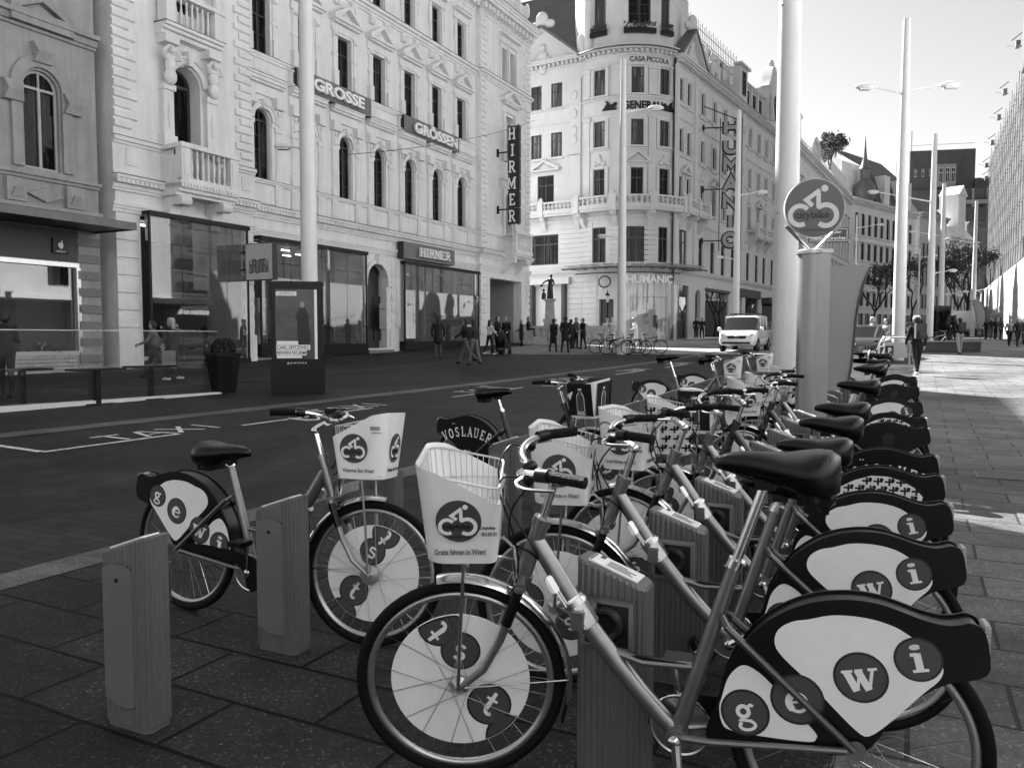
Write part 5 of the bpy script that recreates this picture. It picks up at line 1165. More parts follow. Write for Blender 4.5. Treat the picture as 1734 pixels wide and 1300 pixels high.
def wheel_parts(front):
    r = {}
    q = MB(); q.torus((0, 0, 0), .3165, .0185, n=56, k=10); r['tyre'] = q.mesh('tyre', RUBBER, 60)
    q = MB(); q.torus((0, 0, 0), .290, .013, n=56, k=8, ry=.0125); r['rim'] = q.mesh('rim', RIMM, 60)
    q = MB(); 
    for i in range(32):
        a = 2 * pi * i / 32; s_ = 1 if i % 2 else -1; b_ = a + (.42 if (i // 2) % 2 else -.42)
        q.tube([(.03 * cos(b_ * 1.0 + 1.2 * (1 if (i // 2) % 2 else -1)), s_ * .032, .03 * sin(b_ + 1.2 * (1 if (i // 2) % 2 else -1))), (.28 * cos(a), 0, .28 * sin(a))], .0012, 3)
    r['spokes'] = q.mesh('spokes', STEEL, 0)
    RX = Matrix.Rotation(pi / 2, 4, 'X')
    q = MB(); q.lathe([(.01, -.056), (.014, -.05), (.03, -.036), (.03, -.03), (.018, -.025), (.018, .025), (.03, .03), (.046 if front else .03, .036), (.046 if front else .02, .045), (.012, .05), (.01, .062)], n=18, T=RX)
    r['hub'] = q.mesh('hub', MATS['rim_alloy'])
    if front:
        q = MB(); RC = .222
        th = .0006
        for (T, s_) in ((TLs, -1), (TRs, 1)):
            disc(q, 0, 0, RC, -.0025, 0, 0, T, 64)
            for (cx, cz, r_, ch, ro) in ((.06, .185, .07, 't', 2.2), (-.004, .10, .064, 's', -.3), (-.09, -.085, .072, 't', -.6), (-.15, -.195, .075, None, 0), (.0, .0, .0, None, 0)):
                if not r_: continue
                u = s_ * cx; disc(q, u, cz, r_, -.0032, -.0024, 2, T, 28, (0, 0, RC - .002)); disc(q, u, cz, r_ * .9, -.004, -.0034, 1, T, 28, (0, 0, RC - .008))
                if ch: glyph(q, ch, u, cz if ch != 't' or ro != 2.2 else cz - .02, r_ * 1.15, -.0052, -.0042, 3, T, rot=ro, ctr=True)
        r['disc'] = q.mesh('wheel_disc', [SHEET, DISCM, DISCD, SHEET], 30)
    return r
WF = wheel_parts(True); WR = wheel_parts(False)
def bike_meshes(frame_mat):
    m_ = {}
    q = MB()
    q.tube([(.476, 0, .275), (.40, 0, .52), (.318, 0, .796)], [.025, .023, .019], 14)
    q.tube([(.915, 0, .80), (.84, 0, .69), (.769, 0, .585), (.72, 0, .525), (.66, 0, .455), (.59, 0, .38), (.52, 0, .31), (.476, 0, .275)], [.026, .028, .029, .029, .028, .028, .027, .025], 14)
    q.tube([(.957, 0, .685), (.893, 0, .868)], .0255, 16); q.tube([(.96, 0, .676), (.954, 0, .692)], .031, 16); q.tube([(.9, 0, .85), (.891, 0, .872)], .03, 16)
    q.lathe([(.03, -.036), (.03, .036)], n=16, T=Matrix.Translation((.476, 0, .27)) @ Matrix.Rotation(pi / 2, 4, 'X'))
    for s_ in (-1, 1): q.tube([(.476, s_ * .03, .272), (.38, s_ * .052, .285), (.02, s_ * .062, .332)], [.011, .010, .009], 8); q.lathe([(.026, -.004), (.026, .004)], n=12, T=Matrix.Translation((.0, s_ * .06, .335)) @ Matrix.Rotation(pi / 2, 4, 'X'))
    m_['frame'] = q.mesh('frame', frame_mat)
    q = MB(); 
    for s_ in (-1, 1): q.tube([(.352, s_ * .022, .64), (.335, s_ * .05, .618), (.005, s_ * .068, .338)], [.008, .0115, .010], 8)
    m_['stay'] = q.mesh('seat_stay', M('stay_dark', .09, .35, metal=.6))
    q = MB(); q.tube([(.70, 0, .505), (.66, 0, .485), (.58, 0, .466), (.435, 0, .474)], .012, 10); q.box(.45, .64, -.0085, .0085, .477, .483, 1); m_['brace'] = q.mesh('frame_brace', [frame_mat, BK_BLACK])
    q = MB(); q.tube([(.322, 0, .78), (.243, 0, 1.02)], .0145, 14); m_['post'] = q.mesh('seat_post', BK_ALU)
    q = MB(); q.tube([(.325, 0, .775), (.315, 0, .80)], .0235, 14); q.tube([(.318, -.028, .79), (.335, -.03, .785), (.35, -.02, .77)], .005, 6); q.ball((.30, 0, .79), .012, 8); m_['clamp'] = q.mesh('seat_clamp', BK_ALU)
    q = MB(); loft(q, [(.382, .006, 1.078, 1.064), (.375, .016, 1.09, 1.054), (.345, .024, 1.101, 1.048), (.30, .033, 1.108, 1.040), (.245, .050, 1.109, 1.028), (.195, .070, 1.108, 1.018), (.15, .090, 1.116, 1.000), (.11, .098, 1.122, .990), (.075, .092, 1.12, .990), (.052, .062, 1.105, 1.01), (.05, .02, 1.08, 1.045)], 18)
    m_['saddle'] = q.mesh('saddle', SADDLE, 60)
    q = MB()
    for s_ in (-1, 1): q.tube([(.34, s_ * .012, 1.052), (.26, s_ * .022, 1.028), (.19, s_ * .022, 1.022), (.11, s_ * .04, 1.03)], .0035, 6); q.tube([(.115, s_ * .045, .985), (.115, s_ * .045, 1.03)], .018, 10)
    q.box(.215, .27, -.026, .026, 1.005, 1.035); q.prism([(-.05, .975), (.05, .975), (.055, 1.02), (-.055, 1.02)], .075, .16)
    m_['saddle_rail'] = q.mesh('saddle_rail', BK_BLACK)
    q = MB(); q.plate([tuple(v) for v in cr([(a, b) for a, b in GUARD], 3, True)], -GW, GW); m_['guard'] = q.mesh('wheel_guard', BK_BLACK, 40, bevel=.010)
    q = MB(); q.prism([(-.034, .62), (.034, .62), (.034, .70), (-.034, .70)], -.306, -.288); m_['reflector'] = q.mesh('reflector', REFL, 0, bevel=.004)
    # crank set
    q = MB(); q.lathe([(.085, -.003), (.085, .003)], n=32, T=Matrix.Translation((.476, -.05, .27)) @ Matrix.Rotation(pi / 2, 4, 'X')); q.torus((.476, -.05, .27), .088, .005, n=32, k=5)
    for s_ in (-1, 1):
        ex = (.476 + s_ * -.03, s_ * .078, .27 - s_ * -.165) if False else (.476 - s_ * .02, s_ * .07, .27 - s_ * .165)
        q.tube([(.476, s_ * .055, .27), (.47, s_ * .06, .26), ex], [.017, .015, .011], 8)
        q.ball((.476, s_ * .062, .27), (.02, .012, .02), 12)
    m_['crank'] = q.mesh('crank', BK_ALU)
    q = MB()
    for s_ in (-1, 1): q.box(.476 - s_ * .02 - .045, .476 - s_ * .02 + .045, s_ * .085 if s_ > 0 else -.17, .17 if s_ > 0 else -.085, .27 - s_ * .165 - .012, .27 - s_ * .165 + .012)
    m_['pedal'] = q.mesh('pedal', BK_BLACK, 30, bevel=.004)
    q = MB(); q.plate([(.40, .352), (.52, .362), (.56, .34), (.575, .27), (.55, .20), (.5, .175), (.46, .185), (.45, .22), (.43, .27), (.40, .30), (.2, .345), (.0, .37), (-.02, .34), (.0, .325)][::-1] if False else [(.0, .372), (.2, .378), (.40, .366), (.52, .352), (.565, .32), (.572, .26), (.55, .20), (.505, .18), (.475, .20), (.47, .24), (.45, .285), (.40, .315), (.2, .335), (.0, .352)], -.066, -.058)
    m_['chainguard'] = q.mesh('chain_guard', BK_BLACK, 30, bevel=.002)
    # front fork etc (unsteered)
    q = MB()
    q.tube([(.965, 0, .668), (.957, 0, .69)], .03, 14); q.box(.95, .985, -.06, .06, .655, .68)
    for s_ in (-1, 1): q.tube([(.968, s_ * .052, .668), (.992, s_ * .054, .60), (1.03, s_ * .056, .50), (1.085, s_ * .057, .40), (1.165, s_ * .058, .335)], [.0145, .0145, .013, .0115, .009], 10)
    m_['fork'] = q.mesh('fork', frame_mat)
    q = MB()
    for s_ in (-1, 1): q.tube([(.973, s_ * .053, .655), (.992, s_ * .054, .60), (1.012, s_ * .055, .548)], .0175, 10)
    m_['sleeve'] = q.mesh('fork_sleeve', BK_BLACK)
    q = MB(); R_ = .352
    for s_ in (0,):
        vs = []; fs = []; N = 26
        for i in range(N + 1):
            a = radians(100 - 5 + 0) + (radians(205) - radians(95)) * i / N - radians(15)
            for (dy, dr) in ((-.03, -.012), (-.02, .002), (0, .006), (.02, .002), (.03, -.012)): vs.append((1.165 + (R_ + dr) * cos(a), dy, .335 + (R_ + dr) * sin(a)))
        for i in range(N):
            for k in range(4): a = i * 5; fs.append((a + k, a + k + 1, a + 6 + k, a + 5 + k))
        q.add(vs, fs)
    for s_ in (-1, 1): q.tube([(1.165 + .345 * cos(radians(178)), s_ * .026, .335 + .345 * sin(radians(178))), (1.165, s_ * .062, .34)], .0025, 4)
    m_['fender'] = q.mesh('fender', BK_ALU, 60)
    q = MB(); q.prism([(-.028, 0), (.028, 0), (.018, -.07), (-.018, -.07)], -.003, .003, T=Matrix.Translation((.826, 0, .262)) @ Matrix.Rotation(radians(-14), 4, 'Y')); m_['flap'] = q.mesh('mud_flap', BK_BLACK)
    q = MB()
    q.tube([(.893, 0, .87), (.857, 0, .98)], .0135, 12); q.tube([(.857, 0, .978), (.87, 0, 1.0), (.925, 0, 1.03)], [.017, .017, .014], 12); q.ball((.857, 0, .985), .021, 12); q.tube([(.925, -.02, 1.03), (.925, .02, 1.03)], .019, 12)
    q.tube(cr([(.79, -.295, 1.072), (.865, -.25, 1.074), (.93, -.19, 1.066), (.955, -.13, 1.05), (.95, -.07, 1.036), (.925, 0, 1.03), (.95, .07, 1.036), (.955, .13, 1.05), (.93, .19, 1.066), (.865, .25, 1.074), (.79, .295, 1.072)], 4), .0115, 10)
    for s_ in (-1, 1): q.tube(cr([(.935, s_ * .185, 1.06), (.965, s_ * .20, 1.045), (.94, s_ * .25, 1.04), (.86, s_ * .29, 1.045)], 3), .0055, 6)
    m_['bar'] = q.mesh('handlebar', BK_ALU)
    q = MB()
    for s_ in (-1, 1): q.tube([(.872, s_ * .246, 1.074), (.778, s_ * .302, 1.071)], .0165, 14); pass
    m_['grip'] = q.mesh('grip', GRIP)
    q = MB()
    for s_ in (-1, 1): q.tube([(.905, s_ * .222, 1.071), (.873, s_ * .245, 1.074)], .02, 12); q.ball((.93, s_ * .19, 1.05), .019, 8)
    q.ball((.93, .09, 1.06), (.026, .026, .02), 12)
    m_['shifter'] = q.mesh('gear_shifter', BK_BLACK)
    q = MB()
    def cab(p): q.tube(cr(p, 5), .0032, 6)
    cab([(.93, .15, 1.04), (1.0, .13, 1.04), (1.02, .08, .98), (.99, .04, .86), (.97, .03, .74), (.985, .05, .64)])
    cab([(.93, -.15, 1.04), (.99, -.13, 1.07), (1.03, -.07, 1.0), (.99, -.03, .88), (.93, .03, .80), (.90, .032, .745)])
    cab([(.92, .16, 1.035), (.98, .15, .95), (.99, .08, .83), (.93, .032, .77), (.86, .03, .70)])
    m_['cable'] = q.mesh('brake_cable', BK_BLACK)
    q = MB(); q.tube([(.80, 0, .632), (.742, 0, .552)], .038, 6); q.tube([(.795, 0, .625), (.785, 0, .611)], .042, 12); q.box(.75, .79, .02, .05, .55, .61)
    q.tube([(.77, -.03, .575), (.77, -.10, .575)], .028, 14); q.tube([(.868, .036, .70), (.838, .036, .655)], .018, 4); q.tube([(.85, .03, .68), (.80, .03, .61)], .008, 6)
    m_['lock'] = q.mesh('lock_bracket', STEEL, 35, bevel=.005)
    q = MB(); R3 = Matrix
    for s_ in (-1, 1): q.tube([(1.165, s_ * .07, .345), (1.15, s_ * .075, .55), (1.13, s_ * .09, .78)], .006, 8)
    q.tube([(.975, .03, .67), (.985, .05, .755), (1.02, .08, .778), (1.22, .09, .778), (1.22, -.09, .778), (1.02, -.08, .778), (.985, -.05, .755), (.975, -.03, .67)], .006, 8)
    m_['carrier'] = q.mesh('basket_carrier', STEEL)
    # wire basket
    def rim_path(z_):
        k = (z_ - .79) / .25; xa, xb = 1.035 - .02 * k, 1.235 + .02 * k; yw = .13 + .035 * k; r = .06; P = []
        for (cx, cy, a0) in ((xb - r, yw - r, 0), (xa + r * .5, yw - r * .5, 90), (xa + r * .5, -yw + r * .5, 180), (xb - r, -yw + r, 270)):
            rr_ = r if cx > 1.15 else r * .5
            for i in range(5): a = radians(a0 + 90 * i / 4); P.append((cx + rr_ * cos(a), cy + rr_ * sin(a)))
        return P
    q = MB()
    def ztop(x): return 1.015 + (x - 1.03) * .22
    P0, P1 = rim_path(.795), rim_path(1.035); n = len(P0)
    q.tube([(x, y, ztop(x)) for x, y in P1 + P1[:1]], .0035, 6); q.tube([(x, y, .793) for x, y in P0 + P0[:1]], .0035, 6)
    for z in (.82, .89, .96): pz = rim_path(z); q.tube([(x * .998 + .002, y * .985, z) for x, y in pz + pz[:1]], .0014, 4)
    for i in range(n):
        for f in (0, .34, .67):
            j = (i + 1) % n; L_ = hypot(P1[j][0] - P1[i][0], P1[j][1] - P1[i][1])
            if f and L_ < .05: continue
            K = 5 if L_ > .12 else 1
            for u_ in ([f] if K == 1 else [v / 8 for v in range(0, 8)] if f == 0 else []):
                a = [P0[i][c] * (1 - u_) + P0[j][c] * u_ for c in (0, 1)]; b_ = [P1[i][c] * (1 - u_) + P1[j][c] * u_ for c in (0, 1)]
                q.tube([(a[0], a[1] * .985, .793), (b_[0], b_[1] * .985, ztop(b_[0]))], .0014, 4)
    for i in range(9): y = -.12 + .03 * i; q.tube([(1.04, y, .795), (1.235, y, .795)], .0014, 4)
    m_['basket'] = q.mesh('basket', M('wire_white', .55, .4, metal=.3))
    return m_
BM = bike_meshes(BK_SILV); BMD = bike_meshes(BK_DARK)
def sheet_mesh(kind, lang):
    """printed sheet round the basket"""
    q = MB()
    def path(z_, off=.004):
        k = (z_ - .79) / .25; xa, xb = 1.035 - .02 * k, 1.235 + .02 * k; yw = .13 + .035 * k; r = .06; P = [(xa + .02, yw + off)]
        for i in range(9): a = radians(90 - 90 * i / 8); P.append((xb - r + (r + off) * cos(a), yw - r + (r + off) * sin(a)))
        for i in range(9): a = radians(0 - 90 * i / 8); P.append((xb - r + (r + off) * cos(a), -yw + r + (r + off) * sin(a)))
        P.append((xa + .02, -yw - off))
        for i in range(5): a = radians(180 + 90 * (1 - i / 4)); P.append((xa + .02 + (.02 + off) * cos(a), -yw + .02 + (.02 + off) * sin(a)))
        for i in range(5): a = radians(180 - 90 * i / 4); P.append((xa + .02 + (.02 + off) * cos(a), yw - .02 + (.02 + off) * sin(a)))
        P.append((xa + .02, yw + off)); return P
    vs = []; fs = []; zs_ = [.78, .80, .88, .96, 1.0]
    for o_, rev in ((.006, 0), (.0035, 1)):
        base = len(vs)
        for j in range(6):
            for (x, y) in path(.78 + .255 * j / 5, o_):
                zt = 1.03 + (x - 1.03) * .22 - .055 * max(0, 1 - (x - 1.03) / .17) * (.4 + .6 * min(1, abs(y) / .12)); vs.append((x, y, .78 + (zt - .78) * j / 5))
        k = len(path(.8))
        for j in range(5):
            for i in range(k - 1): a = base + j * k + i; fs.append((a, a + 1, a + k + 1, a + k) if not rev else (a + k, a + k + 1, a + 1, a))
    q.add(vs, fs, 0)
    # flat prints on the three faces: (outward -y frame, x to the right)
    tilt = atan(.035 / .25)
    def face(side):
        if side == 'L': base = Matrix.Translation((1.135, .138, .79)) @ Matrix.Rotation(pi, 4, 'Z')
        elif side == 'R': base = Matrix.Translation((1.135, -.138, .79))
        elif side == 'B': base = Matrix.Translation((1.030, 0, .79)) @ Matrix.Rotation(-pi / 2, 4, 'Z')
        else: base = Matrix.Translation((1.241, 0, .79)) @ Matrix.Rotation(pi / 2, 4, 'Z')
        return base @ Matrix.Rotation(tilt if side in 'LR' else atan(.02 / .25), 4, 'X')
    for sd in 'LRFB':
        T = face(sd); y = {'L': -.0025, 'R': -.0025, 'F': -.0045, 'B': -.008}[sd]
        if kind == 'white':
            logo(q, 0 if sd != 'R' else -.02, .13, .066, y, T, (1, 0, 2))
            put_text(q, 'Vienna for free!' if lang == 'en' else 'Gratis fahren in Wien!', -.075, .075, .022, .040, y - .0009, y, 2, T=T, bold=.004)
            if sd != 'F':
                s2 = 1
                put_text(q, '0000000' if lang == 'en' else 'Citybike', .06, .105, .215 if lang == 'en' else .10, .232 if lang == 'en' else .113, y - .0009, y, 2, T=T, bold=.01)
                put_text(q, 'citybike' if lang == 'en' else '0810 500 500', .065, .11, .198 if lang == 'en' else .082, .208 if lang == 'en' else .094, y - .0009, y, 2, T=T)
        elif kind == 'cross':
            rr_ = random.Random(2)
            for i in range(4):
                for j in range(5):
                    cx = -.105 + .065 * i + (.02 if j % 2 else 0); cz = .03 + .055 * j
                    if cx > .12: continue
                    q.box(cx - .026, cx + .022, y - .0009, y, cz - .005, cz + .005, 2, T); q.box(cx - .005, cx + .005, y - .0016, y - .0003, cz - .022, cz + .02, 2, T)
                    disc(q, cx + .018, cz + .012, .009, y - .0023, y - .001, 2, T, 10)
        else:
            q.box(-.112, .105 if sd != 'F' else .10, y - .0009, y, .012, .275, 1 + 1, T)
            o = [(-.035, .02), (.035, .02), (.035, .15)] + [(.03, .18), (.014, .205), (.014, .235), (-.014, .235), (-.014, .205), (-.03, .18), (-.035, .15)]
            q.plate(o, y - .0018, y - .001, 0, T); o2 = [(a * .86, .02 + (b - .02) * .9 + .008) for a, b in o]; q.plate(o2, y - .0027, y - .0019, 1, T)
            for i in range(6): q.box(-.027 + .009 * i, -.022 + .009 * i, y - .0036, y - .0028, .03, .05, 0, T)
    return q.mesh('basket_sheet', [SHEET, DISCM, INK], 50)
SHEETS = {}
def get_sheet(kind, lang):
    k = (kind, lang)
    if k not in SHEETS: SHEETS[k] = sheet_mesh(kind, lang)
    return SHEETS[k]
PANELS = {}
def get_panel(kind):
    if kind in PANELS: return PANELS[kind]
    q = MB(); y = -GW - .0006
    for T, left in ((TLs, True), (TRs, False)):
        s_ = -1 if left else 1
        if kind == 'gewi': gewi_side(q, T, left, y)
        elif kind == 'cross':
            o = [(.24, .56), (.2, .62), (.13, .66), (.05, .688), (-.03, .688), (-.1, .668), (-.16, .635), (-.2, .59), (-.19, .55), (-.1, .52), (0, .505), (.1, .50), (.2, .505)]
            q.plate([(s_ * a, b) for a, b in o], y - .0008, y, 0, T)
            for i in range(8):
                for j in range(4):
                    cx = -.17 + .055 * i + .02 * (j % 2); cz = .53 + .043 * j
                    if (cx / .23) ** 2 + ((cz - .57) / .115) ** 2 > .82: continue
                    q.box(s_ * cx - .024, s_ * cx + .022, y - .0017, y - .0009, cz - .005, cz + .005, 2, T); q.box(s_ * cx - .006, s_ * cx + .004, y - .0025, y - .0012, cz - .02, cz + .02, 2, T); disc(q, s_ * cx + .016, cz + .011, .010, y - .0033, y - .0018, 2, T, 10)
        elif kind == 'black_word':
            st = 'VÖSLAUER'; x = 0; c_ = 0
            for i, ch in enumerate(st):
                a = radians(118 - 8.4 * i * 1.0 + (0)); 
                ang = (i - 3.5) * 7.2; rr_ = .50; u = rr_ * sin(radians(ang)); z = .60 - rr_ * (1 - cos(radians(ang)))
                glyph(q, ch, u, z - .01, .085, y - .0012, y, 0, T, sx=.62, rot=-radians(ang), ctr=True)
        else:
            disc(q, 0, .60, .05, y - .0008, y, 2, T, 20)
    PANELS[kind] = q.mesh('side_panel', [SHEET, DISCM, DISCD, SHEET] if kind == 'gewi' else [SHEET, DISCM, INK], 30); return PANELS[kind]
VR = random.Random(23)
def share_bike(x, y, rz, label, steer=0, panel='gewi', sheet='white', lang='de', dark=False, group=None, sad=0):
    m_ = BMD if dark else BM
    e = empty('share_bike', (x, y, G(y) + .008), radians(rz), label, 'bicycle', group)
    if steer not in (20, 15): e.rotation_euler = (radians(VR.uniform(-1.6, 1.6)), 0, radians(rz + VR.uniform(-.8, .8)))
    for nm, k in (('frame', 'frame'), ('frame_brace', 'brace'), ('chain_guard', 'chainguard'), ('lock_bracket', 'lock')): link_mesh(nm, m_[k], e)
    link_mesh('seat_stay', m_['stay'], e)
    link_mesh('seat_post', m_['post'], e, Matrix.Translation((-sad * .33, 0, sad))); link_mesh('seat_clamp', m_['clamp'], e)
    o = link_mesh('saddle', m_['saddle'], e, Matrix.Translation((-sad * .33, 0, sad))); link_mesh('saddle_rail', m_['saddle_rail'], o)
    g = link_mesh('wheel_guard', m_['guard'], e); link_mesh('side_panel', get_panel(panel), g); link_mesh('reflector', m_['reflector'], g)
    ca = 0 if steer in (20, 15) else VR.uniform(-2.6, 2.6); BBp = Vector((.476, 0, .27)); cr = link_mesh('crank', m_['crank'], e, Matrix.Translation(BBp) @ Matrix.Rotation(ca, 4, 'Y') @ Matrix.Translation(-BBp)); link_mesh('pedal', m_['pedal'], cr)
    w1 = link_mesh('wheel', WR['rim'], e, Matrix.Translation((0, 0, .335))); 
    for nm in ('tyre', 'spokes', 'hub'): link_mesh(nm, WR[nm], w1)
    S = Matrix.Translation(AX_P) @ Matrix.Rotation(radians(steer), 4, AX_D) @ Matrix.Translation(-AX_P)
    fk = link_mesh('fork', m_['fork'], e, S); link_mesh('fork_sleeve', m_['sleeve'], fk)
    fd = link_mesh('fender', m_['fender'], e, S); link_mesh('mud_flap', m_['flap'], fd)
    hb = link_mesh('handlebar', m_['bar'], e, S)
    for nm, k in (('grip', 'grip'), ('gear_shifter', 'shifter'), ('brake_cable', 'cable')): link_mesh(nm, m_[k], hb)
    w2 = link_mesh('wheel', WF['rim'], e, S @ Matrix.Translation((1.165, 0, .335)) @ Matrix.Rotation(0 if steer in (20, 15) else VR.uniform(-3, 3), 4, 'Y'))
    for nm, k in (('tyre', 'tyre'), ('spokes', 'spokes'), ('hub', 'hub'), ('wheel_disc', 'disc')): link_mesh(nm, WF[k], w2)
    bk = link_mesh('basket', m_['basket'], e, S); link_mesh('basket_sheet', get_sheet(sheet, lang), bk); link_mesh('basket_carrier', m_['carrier'], bk)
    return e
DR = 159.15; DL = -25.2
GR, GLf = 'share bikes docked in the right row', 'share bikes docked in the left row'
VR = random.Random(23)
RB = [  # slot, steer, panel, sheet, dark, label
 (0, 20, 'gewi', 'white', 0, 'nearest silver share bike in front, its white basket and lettered guard seen whole'),
 (1, 9, 'gewi', 'white', 0, 'silver share bike right behind the nearest one, basket between the two front handlebars'),
 (2, -3, 'gewi', 'white', 0, 'third silver share bike from the front with a white lettered guard, before the cross-patterned one'),
 (3, 13, 'cross', 'cross', 0, 'share bike with a black and white cross pattern on basket and guard, fourth from front'),
 (4, -12, 'black_word', 'black', 1, 'dark framed share bike whose black guard bears white capitals, fifth in the right row'),
 (6, 17, 'plain', 'white', 1, 'share bike with a plain black guard, behind the one with white capitals'),
 (7, 10, 'cross', 'white', 0, 'share bike with cross-patterned guard but white basket, behind the plain black guard'),
 (9, -4, 'gewi', 'white', 0, 'silver share bike with white lettered guard directly behind the second cross-patterned guard'),
 (12, 5, 'plain', 'white', 1, 'dark share bike with black guard, third from the far end of the right row'),
 (14, 0, 'gewi', 'white', 0, 'share bike with pale guard, last but one at the far end of the right row'),
 (15, 3, 'plain', 'white', 1, 'last share bike at the far end of the right row, beside the walking man')]
for k, st, pn, sh, dk, lb in RB:
    share_bike(.928 + .3535 * k, 2.099 + .722 * k, DR + RND.uniform(-.8, .8), lb, st, pn, sh, 'de', bool(dk), GR, sad={0: 0, 1: -.19, 2: -.15, 3: -.12, 4: -.1}.get(k, RND.uniform(-.12, -.02)))
LBk = [(1, 15, 'gewi', 'white', 0, 'silver share bike standing alone at the left docks with Vienna for free on its basket', (-1.705, 4.115), -.22),
 (5, -8, 'black_word', 'black', 1, 'dark share bike with white capitals on black guard and a bottle on its basket', (-.37, 6.96), -.12),
 (12, 8, 'gewi', 'white', 0, 'left row share bike with white lettered guard and high black saddle, before the kerb', (2.05, 11.6), 0),
 (14, 6, 'gewi', 'white', 0, 'farthest share bike of the left row, small white basket beside the big lamp post', (3.0, 13.2), -.1)]
for k, st, pn, sh, dk, lb, (x, y), sd in LBk:
    share_bike(x, y, DL, lb, st, pn, sh, 'en', bool(dk), GLf, sad=sd)
# ================= docking posts =================
def dock_meshes():
    A, B_ = .118, .062   # half length (x), half width (y)
    def outline(rib, sc=1):
        P = []; r = .034; step = .0055; L = []
        for (cx, cy, a0) in ((A - r, B_ - r, 0), (-A + r, B_ - r, 90), (-A + r, -B_ + r, 180), (A - r, -B_ + r, 270)):
            for i in range(13): a = radians(a0 + 90 * i / 12); L.append((cx + r * cos(a), cy + r * sin(a), cos(a), sin(a)))
        n = len(L); k = 0
        for i in range(n):
            a, b = L[i], L[(i + 1) % n]; d_ = hypot(b[0] - a[0], b[1] - a[1]); m = max(1, round(d_ / step))
            for j in range(m):
                t = j / m; o = (rib if k % 4 in (0, 1) else 0); k += 1
                P.append(((a[0] + (b[0] - a[0]) * t + a[2] * -o) * sc, (a[1] + (b[1] - a[1]) * t + a[3] * -o) * sc))
        return P
    q = MB(); O = outline(.005); O2 = outline(0); N = len(O); vs = []; fs = []
    lv = [(0, O2, .94), (.018, O2, .94), (.019, O, 1), (.3, O, 1), (.60, O, 1)]
    for z, o, s_ in lv: vs += [(x * s_, y * s_, z) for x, y in o]
    ztp = lambda x: .672 - .34 * x
    vs += [(x, y, ztp(x) + 0) for x, y in O]; vs += [(x * .93, y * .88, ztp(x * .93) + .008) for x, y in O2]
    for i in range(len(lv) + 1):
        for k in range(N): a = i * N; fs.append((a + k, a + (k + 1) % N, a + N + (k + 1) % N, a + N + k))
    fs.append(tuple(range(N - 1, -1, -1))); e = (len(lv) + 1) * N; fs.append(tuple(range(e, e + N))); q.add(vs, fs)
    body = q.mesh('post_body', M('dock_grey', .14, .45, metal=.3, var=.08, vscale=14), 25)
    q = MB(); q.plate([(-.055, .10)] + arc(.0, .10, .055, .012, 180, 360, 8)[1:] + [(.092, .112), (.092, .585)] + [(.05, .605), (-.02, .605), (-.055, .59)], B_ - .004, B_ + .004); door = q.mesh('door', M('dock_door', .17, .45, metal=.3, var=.12, vscale=5), 30, bevel=.006)
    q = MB(); q.lathe([(.008, 0), (.008, .004)], n=12, T=Matrix.Translation((.02, B_ + .0045, .55)) @ Matrix.Rotation(-pi / 2, 4, 'X')); hole = q.mesh('keyhole', INK)
    q = MB(); q.plate([(-.0585, .096)] + arc(.0, .096, .0585, .013, 180, 360, 8)[1:] + [(.0955, .108), (.0955, .588)] + [(.052, .6095), (-.02, .6095), (-.0585, .594)], B_ - .005, B_ + .0012); seam = q.mesh('door_seam', INK, 30)
    q = MB(); q.box(-.098, .092, -B_ - .018, -B_ - .0, .44, .605); plate = q.mesh('lock_plate', M('dock_plate', .3, .35, metal=.6, var=.2), 30, bevel=.014)
    q = MB(); q.box(-.078, .072, -B_ - .0205, -B_ - .014, .455, .59); q.torus((-.0, -B_ - .024, .525), .042, .016, n=24, k=8); rec = q.mesh('lock_socket', M('socket_dark', .012, .35, metal=.2), 30, bevel=.003)
    q = MB(); T = Matrix.Translation((0, 0, .672)) @ Matrix.Rotation(atan(.34), 4, 'Y')
    q.box(-.088, .085, -.04, .04, .009, .0145, 0, T); 
    for i, (a, c) in enumerate(((-.03, .06), (-.03, .05), (-.03, .065), (-.03, .03))): q.box(a, c, -.024 + .013 * i, -.018 + .013 * i, .0145, .0152, 1, T)
    put_text(q, '1', -.066, -.05, -.0, .03, 0, .0006, 1, T=T @ Matrix.Translation((0, .012, .0155)) @ Matrix.Rotation(radians(-90), 4, 'X'), bold=.02)
    q.box(-.086, -.08, -.035, .035, .0145, .0152, 1, T)
    top = q.mesh('label_plate', [SHEET, DISCM], 0)
    return [('post_body', body, None), ('door', door, 0), ('lock_plate', plate, 0), ('label_plate', top, 0), ('keyhole', hole, 1), ('lock_socket', rec, 2), ('door_seam', seam, 1)]
DM = dock_meshes()
def dock(x, y, rz, label, group):
    e = empty('docking_post', (x, y, G(y) + .008), radians(rz), label, 'docking post', group)
    a = link_mesh('post_body', DM[0][1], e); dd = link_mesh('door', DM[1][1], e); pl = link_mesh('lock_plate', DM[2][1], e); link_mesh('label_plate', DM[3][1], e)
    link_mesh('keyhole', DM[4][1], dd); link_mesh('door_seam', DM[6][1], dd); link_mesh('lock_socket', DM[5][1], pl); return e
ORD = ['first', 'second', 'third', 'fourth', 'fifth', 'sixth', 'seventh', 'eighth', 'ninth', 'tenth', 'eleventh', 'twelfth', 'thirteenth', 'fourteenth', 'fifteenth', 'sixteenth']
VX = -26.2
for k in range(15):
    bk = {1: 'holding the bike that stands alone', 0: 'empty, nearest to the lower left corner'}.get(k, 'with ribbed sides and a smooth door')
    dock(-1.38 + .333 * k, 2.88 + .712 * k, VX + 180, 'grey ribbed docking post %s, %s of the left row' % (bk, ORD[k]), 'docking posts of the left row')
for k in range(16):
    if k == 8: continue
    dock(.335 + .3535 * k, 2.53 + .722 * k, VX, 'grey ribbed docking post with dark lock socket, %s of the right row' % ORD[k], 'docking posts of the right row')
